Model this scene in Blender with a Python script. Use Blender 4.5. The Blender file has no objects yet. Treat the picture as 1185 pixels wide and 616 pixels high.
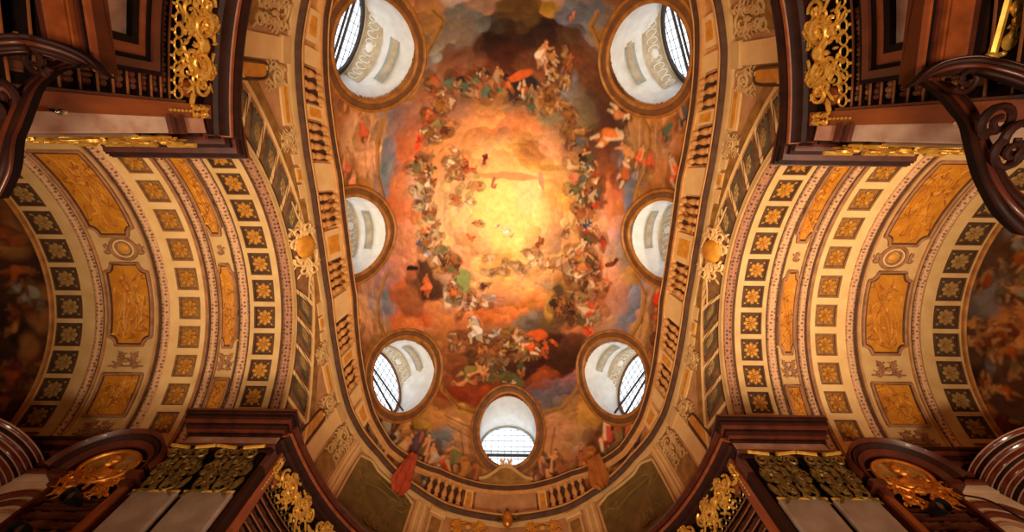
import bpy, math, random
import numpy as np
from mathutils import Vector, Matrix
random.seed(11)
rng = np.random.default_rng(7)
PI = math.pi
SC = bpy.context.scene
COL = SC.collection

# ------------------------------------------------------------------ colours and materials
def lin(c):
    if isinstance(c, str):
        c = tuple(int(c[i:i + 2], 16) for i in (0, 2, 4))
    o = []
    for x in c:
        x = x / 255.0
        o.append(x / 12.92 if x <= 0.04045 else ((x + 0.055) / 1.055) ** 2.4)
    return tuple(o)

def rgba(c):
    return lin(c) + (1.0,)

def mat(name, c1, c2=None, rough=0.6, metal=0.0, scale=3.0, bump=0.0, bscale=None, detail=5.0, kind='noise', coat=0.0, stretch=None, spec=0.4):
    m = bpy.data.materials.new(name)
    m.use_nodes = True
    nt = m.node_tree
    N, L = nt.nodes, nt.links
    b = N['Principled BSDF']
    b.inputs['Roughness'].default_value = rough
    b.inputs['Metallic'].default_value = metal
    b.inputs['Coat Weight'].default_value = coat
    b.inputs['Specular IOR Level'].default_value = spec
    tc = N.new('ShaderNodeTexCoord')
    mp = N.new('ShaderNodeMapping')
    if stretch:
        mp.inputs['Scale'].default_value = stretch
    L.new(tc.outputs['Object'], mp.inputs['Vector'])
    if kind == 'voronoi':
        tx = N.new('ShaderNodeTexVoronoi')
        tx.inputs['Scale'].default_value = scale
        fac = tx.outputs['Distance']
    else:
        tx = N.new('ShaderNodeTexNoise')
        tx.inputs['Scale'].default_value = scale
        tx.inputs['Detail'].default_value = detail
        fac = tx.outputs['Fac']
    L.new(mp.outputs['Vector'], tx.inputs['Vector'])
    cr = N.new('ShaderNodeValToRGB')
    cr.color_ramp.elements[0].position = 0.3
    cr.color_ramp.elements[1].position = 0.7
    cr.color_ramp.elements[0].color = rgba(c1)
    cr.color_ramp.elements[1].color = rgba(c2 or c1)
    L.new(fac, cr.inputs['Fac'])
    L.new(cr.outputs['Color'], b.inputs['Base Color'])
    if bump:
        bt = N.new('ShaderNodeTexNoise')
        bt.inputs['Scale'].default_value = bscale or scale * 3
        bt.inputs['Detail'].default_value = 4
        L.new(mp.outputs['Vector'], bt.inputs['Vector'])
        bp = N.new('ShaderNodeBump')
        bp.inputs['Strength'].default_value = bump
        bp.inputs['Distance'].default_value = 0.05
        L.new(bt.outputs['Fac'], bp.inputs['Height'])
        L.new(bp.outputs['Normal'], b.inputs['Normal'])
    return m

def mat_rib(name, c1, c2, sx, sy):
    # moulded enrichment: a repeated leaf pattern laid along the rib by its UVs
    m = bpy.data.materials.new(name)
    m.use_nodes = True
    nt = m.node_tree
    N, L = nt.nodes, nt.links
    b = N['Principled BSDF']
    b.inputs['Roughness'].default_value = 0.65
    uv = N.new('ShaderNodeUVMap')
    uv.uv_map = 'UVMap'
    mp = N.new('ShaderNodeMapping')
    mp.inputs['Scale'].default_value = (sx, sy, 1)
    L.new(uv.outputs['UV'], mp.inputs['Vector'])
    v = N.new('ShaderNodeTexVoronoi')
    v.inputs['Scale'].default_value = 1.0
    v.inputs['Randomness'].default_value = 0.35
    L.new(mp.outputs['Vector'], v.inputs['Vector'])
    cr = N.new('ShaderNodeValToRGB')
    e = cr.color_ramp.elements
    e[0].position, e[0].color = 0.18, rgba(c2)
    e[1].position, e[1].color = 0.42, rgba(c1)
    L.new(v.outputs['Distance'], cr.inputs['Fac'])
    L.new(cr.outputs['Color'], b.inputs['Base Color'])
    bp = N.new('ShaderNodeBump')
    bp.inputs['Strength'].default_value = 0.8
    bp.inputs['Distance'].default_value = 0.06
    L.new(v.outputs['Distance'], bp.inputs['Height'])
    L.new(bp.outputs['Normal'], b.inputs['Normal'])
    return m

def mat_paint(name):
    m = bpy.data.materials.new(name)
    m.use_nodes = True
    nt = m.node_tree
    N, L = nt.nodes, nt.links
    b = N['Principled BSDF']
    b.inputs['Roughness'].default_value = 0.85
    b.inputs['Specular IOR Level'].default_value = 0.15
    at = N.new('ShaderNodeVertexColor')
    at.layer_name = 'paint'
    tc = N.new('ShaderNodeTexCoord')
    n1 = N.new('ShaderNodeTexNoise')
    n1.inputs['Scale'].default_value = 2.6
    n1.inputs['Detail'].default_value = 8
    n1.inputs['Roughness'].default_value = 0.7
    L.new(tc.outputs['Object'], n1.inputs['Vector'])
    hs = N.new('ShaderNodeHueSaturation')
    mr = N.new('ShaderNodeMapRange')
    mr.inputs['From Min'].default_value = 0.25
    mr.inputs['From Max'].default_value = 0.75
    mr.inputs['To Min'].default_value = 0.72
    mr.inputs['To Max'].default_value = 1.25
    L.new(n1.outputs['Fac'], mr.inputs['Value'])
    L.new(mr.outputs['Result'], hs.inputs['Value'])
    L.new(at.outputs['Color'], hs.inputs['Color'])
    L.new(hs.outputs['Color'], b.inputs['Base Color'])
    return m

M = {}
M['cream'] = mat('cream_plaster', (222, 172, 106), (236, 192, 128), 0.7, scale=1.3, bump=0.15)
M['cream2'] = mat('grey_cream_plaster', (198, 152, 92), (214, 172, 112), 0.7, scale=1.5, bump=0.15)
M['stone'] = mat('warm_stucco', (170, 118, 70), (206, 150, 98), 0.75, scale=1.6, bump=0.3)
M['mauve'] = mat('mauve_stucco', (140, 90, 56), (176, 120, 78), 0.7, scale=2.5, bump=0.3)
M['shadow'] = mat('shade_brown_stucco', (70, 42, 24), (96, 60, 34), 0.75, scale=3, bump=0.2)  # brown mouldings, darkened further to stand for shade in grooves and recesses
M['ochre'] = mat('ochre_ground', (180, 104, 14), (208, 132, 30), 0.6, scale=2.2, bump=0.5, bscale=5)
M['ochre_relief'] = mat('ochre_relief', (196, 118, 22), (226, 154, 48), 0.5, scale=3)
M['ochre_dull'] = mat('dull_ochre_foliage', (122, 84, 30), (178, 124, 54), 0.7, scale=2.6, bump=0.6, bscale=4, detail=8)
M['peach'] = mat('peach_stucco', (196, 132, 66), (220, 158, 92), 0.7, scale=3)
M['olive_light'] = mat('light_olive_scrolls', (112, 86, 34), (140, 106, 46), 0.75, scale=3)
M['olive'] = mat('olive_scroll_panel', (92, 70, 24), (128, 96, 38), 0.75, scale=1.4, bump=0.4, bscale=2.5, detail=7)
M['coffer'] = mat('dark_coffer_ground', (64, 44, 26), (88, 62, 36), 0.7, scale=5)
M['coffer_mid'] = mat('brown_coffer_ground', (140, 92, 42), (168, 116, 56), 0.7, scale=5)
M['ochre_dark'] = mat('ochre_relief_shade', (150, 86, 14), (178, 106, 24), 0.6, scale=3)
M['coffer_rail'] = mat('coffer_moulding', (120, 78, 42), (150, 102, 60), 0.65, scale=6)
M['coffer_grey'] = mat('grey_archivolt_panel', (92, 78, 54), (116, 98, 68), 0.7, scale=4)
M['rosette'] = mat('gilded_rosette', (168, 102, 26), (204, 140, 52), 0.45, 0.15, scale=8)
M['rosette_dull'] = mat('dull_gold_rosette', (136, 96, 46), (164, 120, 62), 0.6, scale=8)
M['rib'] = mat_rib('pink_beaded_rib', (212, 158, 112), (116, 66, 42), 6.5, 5.5)
M['rib_red'] = mat_rib('red_patterned_rib', (166, 110, 76), (54, 22, 16), 6.0, 6.0)
M['wood'] = mat('dark_walnut', (30, 11, 7), (50, 20, 11), 0.55, scale=3, stretch=(1, 1, 0.15), spec=0.15)
M['wood_black'] = mat('ebonised_wood', (15, 7, 5), (25, 11, 8), 0.6, scale=3, spec=0.1)
M['wood_red'] = mat('red_walnut', (62, 23, 13), (90, 36, 18), 0.4, scale=3, stretch=(1, 1, 0.2), coat=0.1)
M['wood_edge'] = mat('worn_shelf_edge', (120, 66, 36), (150, 88, 50), 0.45, scale=4)
M['wood_orange'] = mat('orange_veneer', (112, 50, 20), (146, 70, 28), 0.42, scale=4, stretch=(1, 1, 0.25), coat=0.1)
M['marble'] = mat('grey_pink_marble', (122, 96, 80), (158, 132, 114), 0.4, scale=1.6, detail=9, coat=0.1)
M['marble_lit'] = mat('lit_veined_marble', (176, 128, 104), (222, 190, 168), 0.4, scale=1.8, detail=9)  # marble colour raised to stand for light falling on it
M['marble_pink'] = mat('pink_marble', (168, 116, 94), (196, 146, 122), 0.35, scale=2.2, detail=9, coat=0.15)
M['marble_red'] = mat('red_marble', (84, 32, 20), (124, 54, 34), 0.25, scale=2.5, detail=9, coat=0.3)
M['marble_cream'] = mat('cream_marble', (214, 180, 146), (236, 210, 178), 0.35, scale=2, detail=9)
M['gold'] = mat('gilding', (200, 138, 44), (234, 184, 86), 0.36, 0.55, scale=6)
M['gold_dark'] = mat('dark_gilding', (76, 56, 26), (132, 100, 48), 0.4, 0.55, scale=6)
M['gold_orange'] = mat('orange_gilding', (186, 104, 30), (214, 140, 52), 0.38, 0.7, scale=6)
M['frame_gold'] = mat('oculus_gilt_moulding', (140, 82, 26), (186, 118, 44), 0.5, 0.1, scale=2.5)
M['frame_brown'] = mat('oculus_brown_moulding', (96, 58, 28), (126, 78, 38), 0.6, scale=2.5)
M['reveal'] = mat('white_reveal_plaster', (222, 220, 214), (240, 239, 236), 0.8, scale=2.2, bump=0.2)
M['reveal_beige'] = mat('beige_reveal_ornament', (176, 152, 116), (206, 188, 156), 0.8, scale=2.5, detail=7)
M['reveal_grey'] = mat('grey_reveal_ornament', (150, 152, 144), (176, 178, 170), 0.8, scale=2.5)
M['iron'] = mat('window_iron', (58, 48, 44), (80, 66, 58), 0.5, 0.3, scale=5)
M['lead'] = mat('pale_glazing_bar', (150, 160, 172), (172, 180, 190), 0.5, scale=5)
M['leather'] = mat('brown_leather_spines', (72, 36, 20), (110, 62, 34), 0.5, scale=3)
M['leather2'] = mat('tan_leather_spines', (120, 74, 40), (150, 100, 58), 0.5, scale=3)
M['leather3'] = mat('red_leather_spines', (92, 34, 20), (112, 46, 28), 0.5, scale=3)
M['black'] = mat('black_lacquer', (14, 12, 12), (22, 20, 19), 0.4)
M['silver'] = mat('silver_metal', (190, 186, 178), (214, 210, 204), 0.25, 0.9)
M['red_cloth'] = mat('red_cloth', (150, 50, 22), (200, 84, 44), 0.75, scale=1.5)
M['orange_cloth'] = mat('orange_cloth', (150, 78, 26), (196, 116, 44), 0.75, scale=1.5)
M['floor'] = mat('marble_floor', (140, 90, 66), (186, 150, 120), 0.3, scale=1.2)
M['paint'] = mat_paint('fresco_paint')

def mat_glass():
    m = bpy.data.materials.new('window_glass')
    m.use_nodes = True
    nt = m.node_tree
    N, L = nt.nodes, nt.links
    N.remove(N['Principled BSDF'])
    tr = N.new('ShaderNodeBsdfTransparent')
    tr.inputs['Color'].default_value = (0.93, 0.96, 0.98, 1)
    gl = N.new('ShaderNodeBsdfGlossy')
    gl.inputs['Roughness'].default_value = 0.05
    mx = N.new('ShaderNodeMixShader')
    mx.inputs['Fac'].default_value = 0.06
    L.new(tr.outputs[0], mx.inputs[1])
    L.new(gl.outputs[0], mx.inputs[2])
    L.new(mx.outputs[0], N['Material Output'].inputs['Surface'])
    return m
M['glass'] = mat_glass()

# ------------------------------------------------------------------ mesh helpers
ORI = {}
def thing(name, label, cat, loc, group=None):
    o = bpy.data.objects.new(name, None)
    o.empty_display_size = 0.2
    COL.objects.link(o)
    o.location = loc
    ORI[o.name] = np.array(loc, float)
    tag(o, label, cat, group)
    return o

def tag(o, label=None, cat=None, group=None, kind=None):
    if label: o['label'] = label
    if cat: o['category'] = cat
    if group: o['group'] = group
    if kind: o['kind'] = kind
    return o

class MB:
    def __init__(s):
        s.v, s.f, s.uv, s.n = [], [], {}, 0
    def add(s, verts, faces, uvs=None):
        verts = np.asarray(verts, float).reshape(-1, 3)
        b = s.n
        s.v.append(verts)
        for f in faces:
            s.f.append(tuple(b + i for i in f))
        if uvs is not None:
            for i, u in enumerate(uvs):
                s.uv[b + i] = u
        s.n += len(verts)
    def grid(s, P, cu=False, cv=False, uvs=None):
        P = np.asarray(P, float)
        n, m = P.shape[:2]
        F = []
        for i in range(n if cu else n - 1):
            i2 = (i + 1) % n
            for j in range(m if cv else m - 1):
                j2 = (j + 1) % m
                F.append((i * m + j, i2 * m + j, i2 * m + j2, i * m + j2))
        s.add(P.reshape(-1, 3), F, None if uvs is None else np.asarray(uvs).reshape(-1, 2))
    def box(s, c, ax, ay, az, bev=0.0):
        c, ax, ay, az = (np.asarray(q, float) for q in (c, ax, ay, az))
        if bev <= 0:
            V = [c + i * ax + j * ay + k * az for i in (-1, 1) for j in (-1, 1) for k in (-1, 1)]
            s.add(V, [(0, 1, 3, 2), (4, 6, 7, 5), (0, 4, 5, 1), (2, 3, 7, 6), (0, 2, 6, 4), (1, 5, 7, 3)])
            return
        # chamfer round the +az face
        lx, ly = np.linalg.norm(ax), np.linalg.norm(ay)
        fx, fy = 1 - bev / lx, 1 - bev / ly
        lz = np.linalg.norm(az)
        fz = 1 - 2 * 0.6 * bev / (2 * lz)
        R = []
        for (k, gx, gy) in ((-1, 1, 1), (fz, 1, 1), (1, fx, fy)):
            R.append([c + i * gx * ax + j * gy * ay + k * az for (i, j) in ((-1, -1), (1, -1), (1, 1), (-1, 1))])
        V = [p for r in R for p in r]
        F = [(3, 2, 1, 0), (8, 9, 10, 11)]
        for r in (0, 4):
            for i in range(4):
                j = (i + 1) % 4
                F.append((r + i, r + j, r + 4 + j, r + 4 + i))
        s.add(V, F)
    def abox(s, x0, x1, y0, y1, z0, z1):
        s.box(((x0 + x1) / 2, (y0 + y1) / 2, (z0 + z1) / 2), ((x1 - x0) / 2, 0, 0), (0, (y1 - y0) / 2, 0), (0, 0, (z1 - z0) / 2))
    def sweep(s, path, A, B, prof, closed=False, pclosed=False, uvs=False, caps=True):
        # path (n,3); A,B (n,3) section axes; prof list of (a,b)
        path, A, B = (np.asarray(q, float) for q in (path, A, B))
        prof = np.asarray(prof, float)
        P = path[:, None, :] + prof[None, :, 0, None] * A[:, None, :] + prof[None, :, 1, None] * B[:, None, :]
        U = None
        if uvs:
            d = np.concatenate([[0], np.cumsum(np.linalg.norm(np.diff(path, axis=0), axis=1))])
            e = np.concatenate([[0], np.cumsum(np.linalg.norm(np.diff(prof, axis=0), axis=1))])
            U = np.stack(np.broadcast_arrays(d[:, None], e[None, :]), -1)
        b = s.n
        s.grid(P, closed, pclosed, U)
        if caps and not closed and pclosed:
            m = len(prof)
            n = len(path)
            s.f.append(tuple(b + i for i in range(m))[::-1])
            s.f.append(tuple(b + (n - 1) * m + i for i in range(m)))
    def tube(s, path, r, k=6, closed=False, flat=None):
        path = np.asarray(path, float)
        n = len(path)
        if closed:
            T = np.roll(path, -1, 0) - np.roll(path, 1, 0)
        else:
            T = np.gradient(path, axis=0)
        T /= np.linalg.norm(T, axis=1)[:, None] + 1e-9
        ref = np.array([0.13, 0.27, 0.95])
        A = np.zeros_like(path)
        a = np.cross(T[0], ref)
        if np.linalg.norm(a) < 0.1:
            a = np.cross(T[0], (1, 0, 0))
        for i in range(n):
            a = a - T[i] * a.dot(T[i])
            a /= np.linalg.norm(a) + 1e-9
            A[i] = a
        Bv = np.cross(T, A)
        r = np.broadcast_to(np.asarray(r, float), (n,))
        t = np.arange(k) * 2 * PI / k
        P = path[:, None] + r[:, None, None] * (np.cos(t)[None, :, None] * A[:, None] + np.sin(t)[None, :, None] * Bv[:, None])
        b = s.n
        s.grid(P, closed, True)
        if not closed:
            s.f.append(tuple(b + i for i in range(k))[::-1])
            s.f.append(tuple(b + (n - 1) * k + i for i in range(k)))
    def ell(s, c, ax, ay, az, nu=8, nv=6):
        c, ax, ay, az = (np.asarray(q, float) for q in (c, ax, ay, az))
        V = [c + az]
        for j in range(1, nv):
            t = PI * j / nv
            for i in range(nu):
                p = 2 * PI * i / nu
                V.append(c + math.sin(t) * math.cos(p) * ax + math.sin(t) * math.sin(p) * ay + math.cos(t) * az)
        V.append(c - az)
        F = [(0, 1 + i, 1 + (i + 1) % nu) for i in range(nu)]
        for j in range(nv - 2):
            for i in range(nu):
                a, d = 1 + j * nu + i, 1 + j * nu + (i + 1) % nu
                F.append((a, a + nu, d + nu, d))
        l = len(V) - 1
        F += [(l, 1 + (nv - 2) * nu + (i + 1) % nu, 1 + (nv - 2) * nu + i) for i in range(nu)]
        s.add(V, F)
    def lathe(s, c, ax, ay, az, prof, k=20, a0=0.0, a1=2 * PI):
        c, ax, ay, az = (np.asarray(q, float) for q in (c, ax, ay, az))
        full = abs(a1 - a0 - 2 * PI) < 1e-6
        t = np.linspace(a0, a1, k, endpoint=not full)
        P = [[c + r * (math.cos(q) * ax + math.sin(q) * ay) + h * az for q in t] for (r, h) in prof]
        s.grid(P, False, full)
    def empty(s):
        return s.n == 0
    def build(s, name, m, parent=None, smooth=True, origin=None):
        V = np.concatenate(s.v) if s.v else np.zeros((0, 3))
        if parent is not None:
            o0 = ORI[parent.name]
        elif origin is not None:
            o0 = np.array(origin, float)
        else:
            o0 = (V.min(0) + V.max(0)) / 2
        me = bpy.data.meshes.new(name)
        me.from_pydata((V - o0).tolist(), [], s.f)
        me.materials.append(m if not isinstance(m, str) else M[m])
        if s.uv:
            ul = me.uv_layers.new(name='UVMap')
            li = np.zeros(len(me.loops), dtype=np.int32)
            me.loops.foreach_get('vertex_index', li)
            arr = np.zeros((s.n, 2), dtype=np.float32)
            for k_, u_ in s.uv.items():
                arr[k_] = u_
            ul.data.foreach_set('uv', arr[li].ravel())
        me.update()
        if smooth:
            me.shade_smooth()
            try:
                me.set_sharp_from_angle(angle=math.radians(40))
            except Exception:
                pass
        ob = bpy.data.objects.new(name, me)
        COL.objects.link(ob)
        if parent is None:
            ob.location = o0
        else:
            ob.parent = parent
        ORI[ob.name] = o0
        return ob

def struct(o):
    o['kind'] = 'structure'
    return o

# ------------------------------------------------------------------ the oval hall: surfaces
NE = 2.6
KN = np.array([(0.0, 9.35, 14.1), (13.0, 9.35, 14.1), (15.5, 9.35, 14.4), (17.5, 9.3, 14.75), (18.9, 9.12, 14.9), (20.5, 8.75, 14.4), (22.4, 8.0, 13.05), (24.2, 6.75, 11.1), (25.8, 5.1, 8.6), (27.0, 3.2, 5.6), (27.7, 1.5, 2.7), (27.95, 0.0, 0.0)])
def _kn(s):
    K = KN[1:]
    i = int(min(max(math.floor(s), 0), len(K) - 2))
    t = s - i
    p1, p2 = K[i], K[i + 1]
    p0 = K[i - 1] if i > 0 else 2 * K[0] - K[1]
    p3 = K[i + 2] if i + 2 < len(K) else K[i] * np.array([1, -1, -1])
    return .5 * (2 * p1 + (-p0 + p2) * t + (2 * p0 - 5 * p1 + 4 * p2 - p3) * t * t + (-p0 + 3 * p1 - 3 * p2 + p3) * t ** 3)
_SS = np.linspace(0, 10, 1001)
_RR = np.array([_kn(q) for q in _SS])
def ab(Z):
    return np.interp(Z, _RR[:, 0], _RR[:, 1]), np.interp(Z, _RR[:, 0], _RR[:, 2])
def rho(psi):
    return (np.abs(np.cos(psi)) ** NE + np.abs(np.sin(psi)) ** NE) ** (-1 / NE)
def S(psi, Z, off=0.0):
    """point of the oval wall and dome at normalised plan angle psi and height Z; off moves it into the room"""
    psi = np.asarray(psi, float)
    Z = np.asarray(Z, float)
    a, b = ab(Z)
    r = rho(psi)
    p = np.stack(np.broadcast_arrays(a * r * np.cos(psi), b * r * np.sin(psi), Z), -1)
    if np.any(np.asarray(off) != 0):
        p = p + SN(psi, Z) * np.asarray(off)[..., None]
    return p
def SN(psi, Z):
    e = 1e-3
    t = S(psi + e, Z) - S(psi - e, Z)
    u = S(psi, Z + e) - S(psi, Z - e)
    n = np.cross(u, t)
    n /= np.linalg.norm(n, axis=-1)[..., None] + 1e-12
    return n
def fold(psi):
    d = np.abs(np.degrees(psi)) % 180
    return np.where(d > 90, 180 - d, d)
def Zb(psi):
    return np.interp(fold(psi), (0, 10, 20, 32, 38, 45, 60, 70, 90), (19.4, 19.35, 19.0, 18.45, 18.4, 18.5, 18.2, 17.8, 17.4))
def Zi(psi):
    return np.interp(fold(psi), (0, 13, 22, 32, 38, 47, 65, 82, 90), (21.35, 21.3, 20.85, 20.25, 19.9, 19.65, 20.0, 19.7, 19.65))
# nave vault
VR, VZ, VC = 7.0, 5.545, 12.42
def V(phi, X, off=0.0):
    """vault soffit; off moves down into the nave"""
    phi = np.asarray(phi, float)
    X = np.asarray(X, float)
    q = 1 - np.asarray(off) / 6.2
    return np.stack(np.broadcast_arrays(X, VR * q * np.sin(phi), VC + VZ * q * np.cos(phi)), -1)
def VN(phi):
    n = np.stack([np.zeros_like(phi), -np.sin(phi) / VR, -np.cos(phi) / VZ], -1)
    return n / np.linalg.norm(n, axis=-1)[..., None]
# orientation frames and charts: chart(x, y, h) -> world point
def chart_vault(X0, phi0, sx=1):
    ds = math.hypot(VR * math.cos(phi0), VZ * math.sin(phi0))
    def f(x, y, h=0.0):   # x along the nave axis away from the centre, y along the arc (towards +phi)
        ph = phi0 + np.asarray(y) / ds
        return V(ph, X0 + sx * np.asarray(x), h)
    return f
def chart_wall(psi0, Z0, sy=1):
    e = 1e-3
    ds = float(np.linalg.norm(S(psi0 + e, Z0) - S(psi0 - e, Z0)) / (2 * e))
    def f(x, y, h=0.0):   # x along psi, y upward
        x = np.asarray(x, float)
        y = np.asarray(y, float)
        x, y, h = np.broadcast_arrays(x, y, np.asarray(h, float))
        return S(psi0 + sy * x / ds, Z0 + y, h + 1e-9)
    return f
def chart_flat(o, ex, ey, ez):
    o, ex, ey, ez = (np.asarray(q, float) for q in (o, ex, ey, ez))
    def f(x, y, h=0.0):
        x, y, h = np.broadcast_arrays(np.asarray(x, float), np.asarray(y, float), np.asarray(h, float))
        return o + x[..., None] * ex + y[..., None] * ey + h[..., None] * ez
    return f
# ornament pieces laid on a chart
def scroll(mb, ch, cx, cy, r, a0, turns, w, h=0.05, n=18, hand=1, k=5):
    t = np.linspace(0, 1, n)
    a = a0 + hand * t * turns * 2 * PI
    rr = r * (1 - 0.78 * t)
    P = ch(cx + rr * np.cos(a), cy + rr * np.sin(a), h + w * 0.6 * t)
    mb.tube(P, w * (1 - 0.35 * t), k)
def sline(mb, ch, pts, w, h=0.05, n=10, k=5, taper=0.0):
    pts = np.asarray(pts, float)
    d = np.concatenate([[0], np.cumsum(np.linalg.norm(np.diff(pts, axis=0), axis=1))])
    t = np.linspace(0, d[-1], n)
    x = np.interp(t, d, pts[:, 0])
    y = np.interp(t, d, pts[:, 1])
    mb.tube(ch(x, y, h), w * (1 - taper * t / d[-1]), k)
def leaf(mb, ch, x, y, ang, L, w, h=0.05):
    c, s_ = math.cos(ang), math.sin(ang)
    o = ch(x, y, h)
    e = 1e-2
    ex = (ch(x + e, y, h) - ch(x - e, y, h)) / (2 * e)
    ey = (ch(x, y + e, h) - ch(x, y - e, h)) / (2 * e)
    en = np.cross(ex, ey)
    hv = ch(x, y, h + e) - o
    if en.dot(hv) < 0: en = -en
    en = en / (np.linalg.norm(en) + 1e-9)
    d = c * ex + s_ * ey
    sd = -s_ * ex + c * ey
    mb.ell(o + d * L * 0.5, d * L * 0.55, sd * w, en * w * 0.6 , 6, 5)
def acanthus(mb, ch, w, hgt, seed, dens=1.0, rad=0.045, h=0.05):
    """a symmetrical carved cartouche of scrolls and leaves filling w x hgt"""
    r_ = random.Random(seed)
    n = max(3, int(5 * dens))
    for i in range(n):
        y = (-0.5 + (i + 0.5) / n) * hgt
        x = r_.uniform(0.12, 0.36) * w
        r0 = r_.uniform(0.12, 0.2) * min(w, hgt * 1.2)
        a = r_.uniform(0, 2 * PI)
        hd = r_.choice((-1, 1))
        for s_ in (-1, 1):
            scroll(mb, ch, s_ * x, y, r0, a if s_ > 0 else PI - a, 1.1, rad, h, 14, hd * s_)
            leaf(mb, ch, s_ * x * 0.7, y + r0 * 0.4, PI / 2 - s_ * 0.7, r0 * 1.5, r0 * 0.28, h + 0.03)
            leaf(mb, ch, s_ * (x + r0 * 0.5), y - r0 * 0.5, -PI / 2 + s_ * 0.8, r0 * 1.3, r0 * 0.22, h + 0.02)
    for s_ in (-1, 1):
        sline(mb, ch, [(s_ * 0.05 * w, -hgt * .5), (s_ * .3 * w, -hgt * .25), (s_ * .12 * w, 0), (s_ * .34 * w, hgt * .3), (s_ * .05 * w, hgt * .5)], rad * 0.9, h, 16)
    leaf(mb, ch, 0, -hgt * .1, PI / 2, hgt * .32, w * .09, h + 0.05)

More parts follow.
